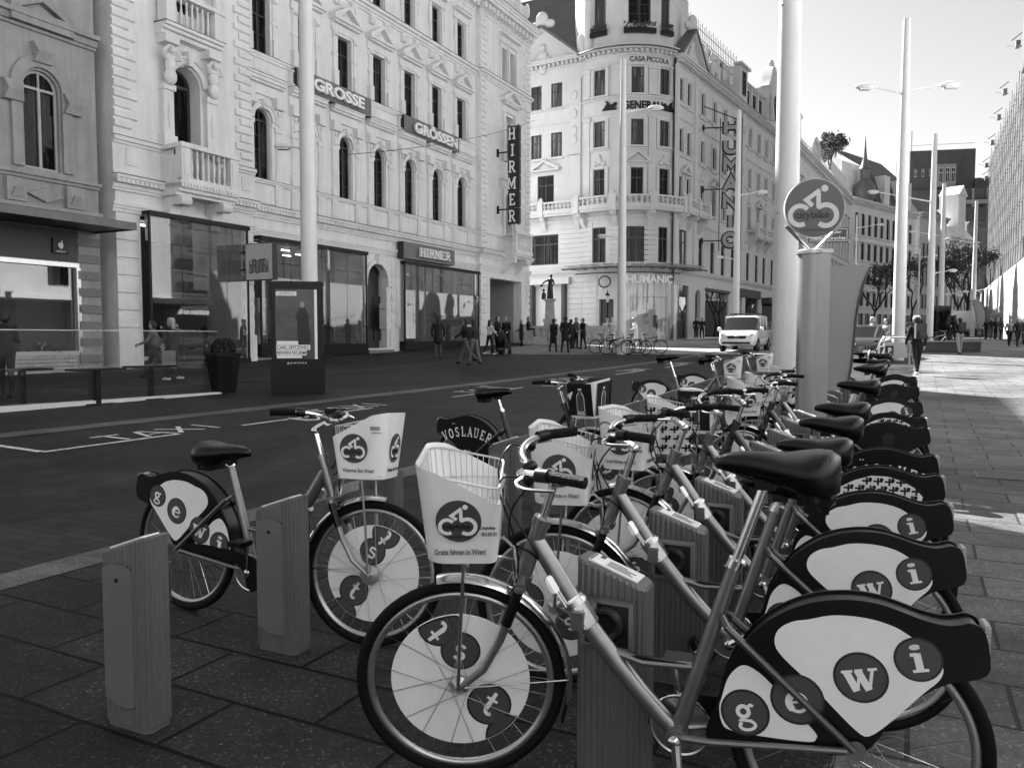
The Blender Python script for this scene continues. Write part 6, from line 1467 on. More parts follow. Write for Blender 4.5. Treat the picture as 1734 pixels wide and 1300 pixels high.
# ================= street furniture =================
POLE = M('pole_white', .68, .35, var=.06, vscale=2, stain=.1)
def lamp_post(px, d, h, dia, arms, label, band=None, group='tall white lamp posts'):
    x, y, z = PX(px, d); e = empty('lamp_post', (x, y, z), 0, label, 'lamp post', group); r = dia / 2
    q = MB(); q.lathe([(r * 1.0, -.3), (r, 0), (r * .99, 3), (r * .9, h * .5), (r * .62, h * .98), (r * .6, h)], n=24); q.build('pole', POLE, e)
    q = MB()
    for zz in (3.4, 7.1, 10.4):
        if zz < h: rr_ = r * (1.0 - .38 * zz / h) + .004; q.lathe([(rr_, zz), (rr_, zz + .025)], n=24)
    for zz in (3.55, 7.2): q.ball((-r * .8, -r * .45, zz), .03, 6)
    q.build('joint_ring', M('pole_ring', .25, .5), e)
    for (z_, side, L, s_) in arms:
        q = MB(); rr_ = r * (1.0 - .38 * z_ / h); ux = side; q.tube([(ux * rr_ * .8, 0, z_), (ux * L * .6, 0, z_ + .16 * L / 1.6), (ux * L, 0, z_ + .28 * L / 1.6)], [.06 * s_, .04 * s_, .03 * s_], 8); a = q.build('lamp_arm', POLE, e)
        q = MB(); zc = z_ + .28 * L / 1.6; q.add([], []); lo = MB()
        q.ball((ux * (L + .3 * s_), 0, zc), (.42 * s_, .2 * s_, .14 * s_), 14); q.box(ux * (L + .3 * s_) - .25 * s_, ux * (L + .3 * s_) + .25 * s_, -.12 * s_, .12 * s_, zc - .15 * s_, zc - .08 * s_); h_ = q.build('lamp_head', POLE, a)
    return e
lamp_post(526, 19.5, 14, .40, [(5.75, -1, .42, .55), (11.8, 1, 1.6, 1)], 'tall white lamp post behind the advertising case, small lamp arm halfway up')
lamp_post(1052, 39, 14.1, .42, [(11.6, 1, 1.3, .9), (5.6, -1, .75, .65)], 'white lamp post in front of the round tower, among the parked bicycles')
lamp_post(1245, 52, 15.0, .42, [(9.6, 1, 1.3, .9), (5.5, -1, .9, .6)], 'white lamp post before the vertical outlined letters, left of the van')
lamp_post(1327, 14.6, 14.5, .44, [(12.2, -1, 1.6, 1)], 'biggest nearest white lamp post, directly behind the round bicycle sign')
lamp_post(1520, 33.3, 13.9, .49, [(11.0, 1, 1.55, 1), (10.95, -1, 1.4, .9)], 'white lamp post with two curved lamp arms against the sky')
lamp_post(1572, 52, 13.5, .46, [(9.2, -1, 3.6, .9), (4.6, 1, 1.2, .7)], 'white lamp post right of the two-armed one, long arm pointing left')
lamp_post(1590, 66, 12.7, .45, [(8.4, -1, 2.2, .8), (3.6, 1, 1.8, .7)], 'white lamp post farther back beside the white box truck')
lamp_post(1645, 81, 13.6, .45, [(9.4, -1, 2.4, .9), (4.6, 1, 1.3, .8)], 'farthest white lamp post just left of the wrapped scaffolding')
lamp_post(1445, 62, 9.6, .2, [(8.6, 1, 1.6, .7)], 'slim white lamp post seen beside the curved terminal panel'); lamp_post(1552, 84, 9.2, .22, [(8.2, 1, 1.4, .7)], 'slim pale lamp post between the two thick posts, in front of trees')
# street name plate on the big pole
e = empty('street_sign', PX(1398, 14.3), radians(-8), 'dark enamel street name plate on the big lamp post below the round sign', 'street sign')
q = MB(); q.box(-.34, .34, 0, .02, 3.0, 3.26); q.build('plate', M('enamel_dark', .02, .25), e, bevel=.01)
q = MB(); q.box(-.32, .32, -.002, 0, 3.02, 3.028); q.box(-.32, .32, -.002, 0, 3.232, 3.24); q.box(-.32, -.312, -.0025, 0, 3.029, 3.231); q.box(.312, .32, -.0025, 0, 3.029, 3.231)
put_text(q, '7., Platz der', -.22, .22, 3.15, 3.215, -.003, 0, bold=.01); put_text(q, 'Menschenrechte', -.29, .29, 3.045, 3.115, -.003, 0, bold=.01); q.build('lettering', SIGNT, e, smooth=0)
# overhead wires
def wire(a, b, label, sag=.4):
    P = []; a = Vector(a); b = Vector(b)
    for i in range(17): t = i / 16; p = a.lerp(b, t); p.z -= sag * 4 * t * (1 - t); P.append(tuple(p))
    q = MB(); q.tube(P, .012, 5); tag(q.build('cable', BLACK), label, 'cable')
wire(((590 - 867) / 1350 * 26, 26, 7.3), ((905 - 867) / 1350 * 50, 50, 14.8), 'thin overhead cable crossing the palace windows', .3)
wire(((1110 - 867) / 1350 * 58, 58, 26.2), ((1250 - 867) / 1350 * 42, 42, 19.6), 'thin overhead cable against the sky above the corner house', .5)
# advertising case
x, y, z = PX(505, 17.9); e = empty('advertising_case', (x, y, z), radians(9), 'black free-standing poster case with a dark exhibition poster, before the shops', 'advertising case')
q = MB(); q.box(-.58, .58, -.17, .17, .0, .62); q.box(-.56, .56, -.15, .15, .62, 2.45); q.box(-.60, .60, -.18, .18, .58, .64); q.box(-.58, .58, -.165, .165, 2.4, 2.5); q.build('case', BLACK, e, bevel=.02)
q = MB(); q.box(-.46, .44, -.158, -.152, .78, 2.32); po = q.build('poster', M('poster_dark', .07, .25, var=.5, vscale=1.5), e)
q = MB(); q.ball((.12, -.158, 1.98), (.05, .006, .07), 12, 0); q.plate([(.0, 1.35), (.02, 1.6), (-.03, 1.72), (.03, 1.88), (.1, 1.92), (.2, 1.9), (.26, 1.75), (.25, 1.5), (.3, 1.35), (.27, 1.0), (.05, 1.0)], -.162, -.159, 1); q.build('printed_figure', [M('print_skin', .3, .5), INK], po)
q = MB()
for (a, c, z0, z1) in ((-.44, .02, 1.1, 1.18), (-.45, .28, .98, 1.095), (-.45, .2, .86, .975), (-.44, .1, .80, .855), (-.44, .0, 2.18, 2.27)): q.box(a, c, -.1625, -.159, z0, z1)
q.box(.38, .44, -.1615, -.1585, .78, 2.32); q.build('printed_strip', SIGNT, po, smooth=0)
q = MB(); put_text(q, 'CARL SPITZWEG', -.44, .26, 1.0, 1.075, -.166, -.163, bold=.01); put_text(q, 'ERWIN WURM', -.44, .18, .88, .955, -.166, -.163, bold=.01); put_text(q, 'LEOPOLD', -.4, -.04, 2.2, 2.25, -.166, -.163); q.build('lettering', INK, po, smooth=0)
q = MB(); put_text(q, 'gewista', -.22, .2, .66, .72, -.157, -.153, bold=.01, spacing=1.4); q.build('lettering', SIGNT, e, smooth=0)
# planter
x, y, z = PX(378, 18.2); e = empty('planter', (x, y, z), 0, 'tall tapered black planter with a round clipped bush at the terrace end', 'planter')
q = MB(); q.frus((0, 0), .2, .2, 0, .84, .3, .3); q.box(-.32, .32, -.32, .32, .84, .9); q.build('pot', BLACK, e, smooth=0)
rr = random.Random(5); q = MB()
for i in range(1400):
    a = rr.uniform(0, 2 * pi); b_ = rr.uniform(-.3, 1); r_ = .27 * sqrt(1 - min(1, b_ * b_) * .8) * rr.uniform(.75, 1.05); c = Vector((r_ * cos(a), r_ * sin(a), .98 + .24 * b_)); d_ = Vector((rr.gauss(0, 1), rr.gauss(0, 1), rr.gauss(0, 1))).normalized() * .03; u_ = d_.cross(Vector((.3, .5, 1))).normalized() * .018
    q.add([c - d_, c + u_, c + d_, c - u_], [(0, 1, 2, 3)])
q.build('bush', M('leaf_dark', .05, .6), e, smooth=0)
# terrace: glazed wind screen on a white sill
a0 = Vector((-9.25, 13.9, 0)); a1 = Vector((-6.62, 17.9, 0)); dv = (a1 - a0).normalized(); rz = atan2(dv.y, dv.x); L = (a1 - a0).length + 3
e = empty('wind_screen', (a0.x - dv.x * 3, a0.y - dv.y * 3, G(14)), rz, 'low clear glass wind screen on a white sill bordering the dark terrace', 'wind screen')
q = MB(); 
for i in range(4): q.box(i * L / 4 + .003, (i + 1) * L / 4 - .003, -.13, .06, 0, .10)
q.build('sill', M('sill_white', .62, .6, var=.1), e, smooth=0)
for i in range(3): q = MB(); q.box(i * L / 3 + .01, (i + 1) * L / 3 - .01, -.006, .006, .10, 1.45); q.build('pane', CLEAR, e)
q = MB(); q.box(-.02, L, -.012, .012, 1.45, 1.47)
q.build('rail', STEEL, e)
for px, d_, lb in ((163, 15.5, 'dark standing table on a single leg at the left of the terrace'), (254, 16.6, 'dark standing table on a single leg in the middle of the terrace'), (36, 15.4, 'dark standing table by the left edge, beside the dark figure')):
    x, y, z = PX(px, d_); e = empty('standing_table', (x, y, z), PA, lb, 'table', 'standing tables on the terrace')
    q = MB(); q.box(-.05, .05, -.05, .05, .02, .66); q.build('leg', BLACK, e); q = MB(); q.box(-.5, .5, -.22, .22, .66, .70); q.build('table_top', BLACK, e); q = MB(); q.box(-.25, .25, -.2, .2, 0, .02); q.build('foot', BLACK, e)
# ================= rental terminal =================
x, y, z = PX(1371, 8.3); e = empty('rental_terminal', (x, y, z), radians(-6), 'grey steel bike rental terminal with a rounded column and curved side panel', 'terminal')
TG = M('terminal_steel', .34, .38, metal=.5, var=.08, vscale=1.5)
q = MB(); q.prism([(.13 * sin(a) , .0) for a in (0,)] and [(-.13, 0), (.13, 0), (.13, 2.26), (-.13, 2.26)], .0, .15); q.lathe([(.135, 0), (.135, 2.26)], n=32); q.build('column', TG, e)
q = MB(); q.lathe([(.155, 2.26), (.155, 2.29), (.12, 2.31)], n=32); q.box(.0, .17, -.14, .14, 2.26, 2.3); q.build('cap', M('cap_steel', .5, .3, metal=.7), e)
q = MB(); o = [(.12, .86), (.28, .87), (.345, .93), (.375, 1.1), (.395, 1.35), (.41, 1.6), (.435, 1.78), (.475, 1.95), (.54, 2.12), (.53, 2.135), (.12, 2.12)]
q.plate(o, -.10, .10); q.build('side_panel', M('panel_grey', .26, .45, metal=.3, var=.06), e, bevel=.008)
q = MB(); ribbon(q, [(.29, .87), (.355, .93), (.385, 1.1), (.405, 1.35), (.42, 1.6), (.445, 1.78), (.485, 1.95), (.552, 2.12)], .016, -.12, .12); q.build('panel_edge', M('edge_dark', .06, .4), e)
q = MB(); q.tube([(-.27, -.02, 2.55), (-.04, -.02, 2.31)], .018, 8); q.tube([(.27, -.02, 2.55), (.04, -.02, 2.31)], .018, 8); q.build('bracket', STEEL, e)
q = MB(); q.lathe([(.30, -.02), (.30, .02)], n=56, T=Matrix.Translation((0, -.05, 2.72)) @ Matrix.Rotation(pi / 2, 4, 'X')); dd = q.build('round_sign', M('sign_rim', .5, .4), e)
q = MB(); logo(q, 0, 2.72, .292, -.071, None, (0, 1, 2), th=.002); q.build('emblem', [M('sign_grey_mid', .09, .4), M('sign_light', .6, .4), INK], dd, smooth=0)
# ================= fountain with balustrade =================
FS = M('fountain_stone', .42, .8, var=.3, vscale=3, stain=.3)
x, y, z = PX(965, 53); e = empty('fountain', (x, y, z - .1), radians(-12), 'carved stone fountain parapet with a dark bronze statue group on a pedestal', 'fountain')
q = MB(); q.box(-3.2, 3.0, -.2, .2, 0, .2); q.box(-3.2, 3.0, -.16, .16, .2, 1.12); q.box(-3.25, 3.05, -.26, .26, 1.12, 1.32)
for a in (-3.0, -1.1, .8, 2.8): q.box(a - .28, a + .28, -.3, .3, 0, 1.4); q.box(a - .32, a + .32, -.34, .34, 1.32, 1.44)
rr = random.Random(6)
for i in range(40): a = rr.uniform(-2.9, 2.7); q.ball((a, -.17, rr.uniform(.35, 1.0)), (rr.uniform(.08, .2), .06, rr.uniform(.08, .16)), 6)
q.build('parapet', FS, e, smooth=30)
q = MB(); q.frus((-1.5, .9), .5, .5, 0, 1.6, .35, .35); q.frus((-1.5, .9), .42, .42, 1.6, 1.8, .42, .42); q.frus((-1.5, .9), .3, .3, 1.8, 3.0, .26, .26); q.frus((-1.5, .9), .36, .36, 3.0, 3.15, .36, .36); q.build('pedestal', FS, e, smooth=0)
q = MB(); c = -1.5
q.tube([(c - .08, .9, 3.15), (c - .06, .88, 3.6), (c + .02, .9, 4.0)], [.13, .12, .16], 10); q.tube([(c + .12, .9, 3.15), (c + .1, .86, 3.6), (c + .02, .9, 4.0)], [.12, .12, .16], 10)
q.tube([(c + .02, .9, 3.95), (c + .03, .9, 4.2), (c + .04, .9, 4.45), (c + .05, .9, 4.58)], [.17, .14, .18, .06], 12); q.ball((c + .07, .9, 4.7), (.1, .11, .13), 10)
q.tube([(c - .1, .9, 4.42), (c - .35, .8, 4.3), (c - .5, .75, 4.15)], [.06, .05, .04], 7); q.tube([(c + .2, .9, 4.42), (c + .3, .85, 4.15), (c + .15, .75, 4.0)], [.06, .05, .04], 7)
q.tube([(c - .4, .7, 3.1), (c - .38, .7, 3.4), (c - .4, .7, 3.6)], [.14, .16, .07], 8); q.ball((c - .4, .7, 3.72), .1, 8); q.ball((c - .55, .72, 4.05), (.12, .12, .08), 8)
q.build('statue', M('bronze', .03, .45, metal=.4), e)
x, y, z = PX(1028, 55); e = empty('street_lantern', (x, y, z), 0, 'small dark ornate lantern post in front of the tower house doorway', 'lamp post')
q = MB(); q.lathe([(.18, 0), (.16, .3), (.07, .5), (.05, 2.6), (.09, 2.7), (.04, 2.8)], n=10); q.build('post', BLACK, e); q = MB(); q.lathe([(.07, 2.8), (.16, 3.2), (.17, 3.25)], n=6); q.build('glass', M('lantern_glass', .6, .2), e); q = MB(); q.lathe([(.19, 3.25), (.1, 3.4), (.03, 3.5), (.02, 3.65)], n=8); q.build('lantern_roof', BLACK, e)
# ================= ordinary bicycles =================
def plain_bike(x, y, rz, label, m_=None, group='bicycles parked round the lamp post'):
    e = empty('bicycle', (x, y, G(y)), radians(rz), label, 'bicycle', group); m_ = m_ or BLACK
    for a in (0, 1.05):
        q = MB(); q.torus((0, 0, 0), .33, .022, n=28, k=6); w1 = q.build('wheel', RUBBER, e, loc=(a, 0, .345)); q = MB()
        for i in range(14): t = 2 * pi * i / 14; q.tube([(0, 0, 0), (.32 * cos(t), 0, .32 * sin(t))], .003, 3)
        q.build('spokes', STEEL, w1); q = MB(); q.torus((a, 0, .345), .375, .004, n=12, k=4, ry=.025, a0=radians(20 if a else 30), a1=radians(150 if a else 200)); q.build('fender', m_, e)
    q = MB(); q.tube([(.45, 0, .3), (.3, 0, .82)], .018, 7); q.tube([(.45, 0, .3), (.86, 0, .72)], .02, 7); q.tube([(.34, 0, .72), (.84, 0, .82)], .018, 7); q.tube([(.45, 0, .3), (0, 0, .345)], .014, 6); q.tube([(.32, 0, .76), (0, 0, .345)], .012, 6); q.tube([(.84, 0, .92), (.88, 0, .7), (1.05, 0, .345)], .017, 7); q.build('frame', m_, e)
    q = MB(); q.tube([(.84, 0, .9), (.82, 0, 1.02)], .014, 6); q.tube([(.72, -.28, 1.06), (.84, -.1, 1.03), (.84, .1, 1.03), (.72, .28, 1.06)], .014, 6); q.build('handlebar', STEEL, e)
    q = MB(); loft(q, [(.42, .02, .98, .94), (.32, .04, .98, .93), (.22, .09, .99, .92), (.16, .06, .98, .93)], 10); q.tube([(.3, 0, .8), (.27, 0, .94)], .013, 6); q.build('saddle', BLACK, e)
    q = MB(); q.box(-.32, .2, -.06, .06, .70, .72); q.tube([(-.2, .05, .71), (0, .05, .345)], .008, 5); q.build('rack', BLACK, e)
    return e
for px, d_, rz, lb, mm in ((1022, 39.5, 8, 'black city bicycle, leftmost of the cluster by the lamp post', BLACK), (1040, 38.8, -5, 'black bicycle leaning at the foot of the white lamp post', BLACK), (1056, 39.8, 12, 'dark bicycle right behind the lamp post foot', BLACK), (1075, 39.0, -40, 'silver framed bicycle turned towards the camera in the cluster', STEEL), (1096, 39.8, -18, 'rightmost parked bicycle of the cluster, front wheel out in the sun', BLACK)):
    x, y, z = PX(px, d_); plain_bike(x - .4, y, rz, lb, mm)
for px, d_, rz, lb in ((1498, 27.5, 40, 'bicycle in front of the parking sign rack, pale frame'), (1588, 45, 10, 'bicycle leaning on the bench by the second lamp post')):
    x, y, z = PX(px, d_); plain_bike(x - .4, y, rz, lb, STEEL, None)
x, y, z = PX(1514, 26); e = empty('parking_sign', (x, y, z), 0, 'bicycle stand with a square dark P sign behind the far saddles', 'sign')
q = MB(); q.tube([(-.5, 0, .0), (-.5, 0, .9), (-.35, 0, 1.12), (.35, 0, 1.12), (.5, 0, .9), (.5, 0, 0)], .035, 8); q.build('stand', STEEL, e)
q = MB(); q.box(-.34, .42, -.01, .01, .45, .95); q.build('sign_board', M('board_mid', .4, .5), e); q = MB(); q.box(-.3, -.04, -.03, -.012, .52, .84); b_ = q.build('plate', SIGND, e); q = MB(); put_text(q, 'P', -.22, -.11, .57, .78, -.036, -.031, bold=.02); q.build('lettering', SIGNT, b_, smooth=0)
x, y, z = PX(1598, 42); e = empty('bench', (x - .5, y, z), radians(3), 'long low stone bench block with a dark base on the sunny plaza', 'bench')
q = MB(); q.box(-2.2, 2.2, -.5, .5, 0, .5); q.build('base', M('bench_side', .09, .7, var=.2), e, bevel=.02); q = MB(); q.box(-2.25, 2.25, -.55, .55, .5, .58); q.build('seat', M('bench_top', .3, .6), e, bevel=.01)
x, y, z = PX(1588, 60); e = empty('info_column', (x, y, z), 0, 'dark glazed information stand between two lamp posts', 'information stand'); q = MB(); q.box(-.8, .8, -.2, .2, 0, 2.6); q.build('case', BLACK, e, bevel=.03); q = MB(); q.box(-.68, .68, -.215, -.205, .7, 2.4); q.build('panel', PANE, e)
# ================= vehicles =================
CARW = M('car_white', .72, .25, coat=1, var=.03); CARB = M('car_black', .015, .2, coat=1); CARG = M('car_grey', .12, .22, metal=.6, coat=1); CGL = M('car_glass', .012, .03, spec=.8); TRIM = M('car_trim', .02, .6); LGT = M('headlight', .6, .1, spec=1, coat=1)
def car(name, label, px, d_, rz, prof, W, body, wheels, wr, glass, cat='car', front=None, taxi=False):
    """prof: stations (x, zb, zbelt, zroof, hw, hwr); x forward"""
    x, y, z = PX(px, d_); e = empty(name, (x, y, z + .01), radians(rz), label, cat)
    q = MB(); vs = []; fs = []; K = 13
    def sec(s_):
        X, zb, zl, zr, hw, hr = s_; h = [(0, zb), (hw * .86, zb), (hw * .97, zb + .12), (hw, (zb + zl) / 2), (hw * .97, zl), (hr, zr - .05 if zr > zl + .1 else zr - .01), (hr * .8, zr)]
        return [(X, -a, b_) for a, b_ in h] + [(X, a, b_) for a, b_ in h[::-1][0:6]]
    for s_ in prof: vs += sec(s_)
    n = len(prof); k = len(sec(prof[0])); gf = []
    for i in range(n - 1):
        for j in range(k):
            a = i * k; f = (a + j, a + (j + 1) % k, a + k + (j + 1) % k, a + k + j)
            (gf if (i, j) in glass else fs).append(f)
    fs.append(tuple(range(k))); fs.append(tuple(range((n - 1) * k + k - 1, (n - 1) * k - 1, -1)))
    q.add(vs, fs); 
    me = q.build('body', body, e, smooth=40)
    g_ = MB(); g_.add(vs, gf); o = g_.build('window', CGL, e, smooth=30)
    for (wx, s_) in [(w_, s_) for w_ in wheels for s_ in (-1, 1)]:
        RX = Matrix.Translation((wx, s_ * (W / 2 - .1), wr)) @ Matrix.Rotation(pi / 2, 4, 'X'); q = MB(); q.lathe([(wr * .6, -.12), (wr * .95, -.11), (wr, -.08), (wr, .08), (wr * .95, .11), (wr * .6, .12)], n=24, T=RX); t_ = q.build('wheel', RUBBER, e)
        q = MB(); q.lathe([(.05, -.125), (wr * .6, -.115), (wr * .6, .115), (.05, .125)], n=16, T=RX); q.build('rim', MATS['rim_alloy'], t_)
        q = MB(); q.lathe([(wr * 1.14, -.05), (wr * 1.14, .06)], n=24, T=Matrix.Translation((wx, s_ * (W / 2 - .045), wr + .02)) @ Matrix.Rotation(pi / 2, 4, 'X')); q.build('wheel_arch', TRIM, e)
    return e
# van, nose towards the camera; local +x forward
vp = [(-2.35, .35, 1.15, 1.85, .92, .78), (-2.3, .30, 1.15, 1.88, .94, .8), (-1.2, .28, 1.12, 1.9, .95, .82), (-.3, .28, 1.1, 1.9, .95, .82), (.6, .28, 1.08, 1.86, .95, .82), (1.0, .28, 1.06, 1.78, .95, .8), (1.75, .28, 1.05, 1.08, .95, .80), (2.25, .30, .92, .94, .93, .72), (2.42, .34, .70, .72, .86, .66), (2.46, .38, .5, .52, .8, .6)]
gl_ = {(5, 5), (5, 6), (5, 4), (5, 7), (2, 4), (2, 7), (3, 4), (3, 7), (4, 4), (4, 7), (1, 4), (1, 7)}
gl_ = {(i, j) for i in (1, 2, 3, 4) for j in (4, 8)} | {(5, 5), (5, 6), (5, 7), (5, 4), (5, 8)}
van = car('van', 'white van with a taxi roof rack, facing the camera in the sun', 1262, 43.0, -117 + 0, vp, 1.9, CARW, (-1.5, 1.55), .33, gl_, 'van')
q = MB(); q.prism([(-.42, .62), (.42, .62), (.5, .80), (-.5, .80)], 2.38, 2.435); q.box(2.43, 2.5, -.7, .7, .38, .48); gr = q.build('grille', TRIM, van); q = MB(); q.torus((0, 0, 0), .085, .012, n=20, k=6, T=Matrix.Translation((2.45, 0, .71)) @ Matrix.Rotation(pi / 2, 4, 'Z')); 
for a in (90, 210, 330): q.tube([(2.45, 0, .71), (2.45, .08 * cos(radians(a)), .71 + .08 * sin(radians(a)))], .009, 5)
q.build('emblem', STEEL, gr)
q = MB(); q.box(2.47, 2.5, -.26, .26, .5, .61); q.build('number_plate', SIGNT, van)
for s_ in (-1, 1):
    q = MB(); q.ball((2.26, s_ * .72, .84), (.16, .14, .12), 12); q.build('headlight', LGT, van); q = MB(); q.ball((1.45, s_ * 1.08, 1.14), (.09, .12, .13), 10); q.tube([(1.45, s_ * .9, 1.08), (1.45, s_ * 1.05, 1.1)], .03, 6); q.build('mirror', CARW, van)
q = MB(); q.box(-.9, .7, -.7, -.64, 1.9, 1.98); q.box(-.9, .7, .64, .7, 1.9, 1.98); q.box(.3, .4, -.75, .75, 1.95, 2.0); q.box(-.6, -.5, -.75, .75, 1.95, 2.0); q.build('roof_rack', TRIM, van)
q = MB(); 
for s_ in (-1, 1):
    for xx in (-1.0, -.1, .75): q.box(xx - .03, xx + .03, s_ * .87 - .06, s_ * .87 + .06, 1.1, 1.86)
q.build('pillar', CARW, van)
cp = [(-2.1, .4, .85, .9, .8, .7), (-2.05, .3, .9, .95, .86, .72), (-1.7, .26, .92, 1.1, .88, .66), (-1.1, .25, .93, 1.42, .89, .62), (0, .25, .93, 1.47, .89, .63), (.55, .25, .93, 1.4, .89, .62), (1.15, .26, .92, .96, .88, .7), (1.9, .28, .78, .8, .85, .62), (2.1, .34, .6, .62, .8, .6)]
cg = {(i, j) for i in (2, 3, 4) for j in (4, 8)} | {(5, j) for j in (4, 5, 6, 7, 8)} | {(2, 5), (2, 6), (2, 7), (1, 5), (1, 6)}
def sedan(lb, px, d_, rz, m_, lights=True):
    c = car('parked_car', lb, px, d_, rz, cp, 1.78, m_, (-1.3, 1.35), .32, cg)
    if lights:
        for s_ in (-1, 1): q = MB(); q.ball((1.98, s_ * .62, .66), (.1, .17, .08), 10); q.build('headlight', LGT, c)
        q = MB(); q.box(2.0, 2.09, -.4, .4, .48, .62); q.build('grille', TRIM, c); q = MB(); q.box(2.09, 2.12, -.25, .25, .36, .46); q.build('number_plate', SIGNT, c)
        for s_ in (-1, 1): q = MB(); q.ball((.75, s_ * .98, .98), (.07, .1, .07), 8); q.build('mirror', m_, c)
    return c
sedan('black car behind the rental terminal panel, facing the camera', 1462, 33, -108, CARB)
sedan('dark car hidden behind the white van, seen at its right', 1306, 52, -117, CARB)
sedan('grey car parked behind the first tall white lamp post', 1545, 78, -112, CARG); sedan('grey car with bright windscreen just right of the black car', 1489, 36, -112, CARG)
tp = [(-3.0, .6, 1.3, 2.6, 1.0, .95), (-2.98, .5, 1.3, 2.7, 1.02, .98), (.6, .5, 1.3, 2.7, 1.02, .98), (.62, .5, 1.2, 2.3, .98, .85), (1.2, .45, 1.15, 2.2, .98, .82), (1.9, .45, 1.1, 1.2, .96, .8), (2.2, .5, .8, .82, .9, .7)]
tk = car('box_truck', 'white box truck far up the plaza before the trees', 1612, 86, -160, tp, 2.0, CARW, (-1.9, 1.4), .38, {(4, j) for j in (4, 5, 6, 7, 8)} | {(3, 4), (3, 8)}, 'truck')
q = MB(); q.box(-2.99, 1.0, -1.03, -1.02, 1.0, 1.1); q.build('side_stripe', TRIM, tk)
# ================= trees =================
BARK = M('bark', .035, .9, bump=.6, scale=12, var=.3); LEAF = [M('leaf_a', .08, .6), M('leaf_b', .14, .6), M('leaf_c', .04, .7)]
def tree(x, y, z, h, spread, seed, label, dens=26, trunk=None, lev=5, leaf=.16):
    r = random.Random(seed); e = empty('tree', (x, y, z), 0, label, 'tree', None); q = MB(); lf = MB(); tips = []
    def br(p, d_, L, rad, lv):
        m_ = p + d_ * L * .5 + Vector((r.gauss(0, .05), r.gauss(0, .05), 0)) * L; e_ = p + d_ * L
        q.tube([p, m_, e_], [rad, rad * .82, rad * .66], 6 if lv > 1 else 4, cap=False)
        if lv >= 2: tips.append((m_, L)); tips.append((e_, L))
        if lv == lev: return
        for i in range(r.choice((2, 3, 3))):
            a = r.uniform(0, 2 * pi); t = r.uniform(.35, .85) * spread
            nd = (d_ + Vector((cos(a) * t, sin(a) * t, r.uniform(-.1, .25)))).normalized(); br(e_, nd, L * r.uniform(.62, .82), rad * .62, lv + 1)
    br(Vector((0, 0, -.2)), Vector((.03, 0, 1)), h * .33, h * .022, 0)
    q.build('trunk', BARK, e)
    for (p, L) in tips:
        if r.random() < .15: continue
        for i in range(int(dens * (.4 + r.random()))):
            c = p + Vector((r.gauss(0, 1), r.gauss(0, 1), r.gauss(0, .8))) * L * .33; a = Vector((r.gauss(0, 1), r.gauss(0, 1), r.gauss(0, 1))).normalized() * leaf * r.uniform(.5, 1.1); b_ = a.cross(Vector((r.random(), r.random(), 1))).normalized() * leaf * .45
            lf.add([c - a, c + b_, c + a, c - b_], [(0, 1, 2, 3)], r.choice((0, 0, 1, 2)))
    lf.build('crown', LEAF, e, smooth=0); return e
def T_(px, d_, h, seed, lb, **k): x, y, z = PX(px, d_); return tree(x, y, z, h, k.pop('spread', 1.0), seed, lb, **k)
T_(1478, 88, 8.6, 3, 'spring tree with thin dark branches left of the first tall lamp post', dens=7, leaf=.15)
T_(1541, 92, 9.0, 8, 'spring tree just right of the first tall lamp post', dens=7, leaf=.15)
T_(1618, 90, 9.8, 12, 'fuller leafy tree before the dark house left of the scaffolding', dens=13, leaf=.16)
T_(1634, 112, 13, 21, 'tallest dark tree behind the farthest lamp post, beside the wrapped building', dens=14, leaf=.2)
x = (1397 - 867) / 1350 * 116; tree(x, 116, 23.2, 8.2, 1.1, 31, 'small bushy tree growing on the roof of the long pale house', dens=26, leaf=.26, lev=4)
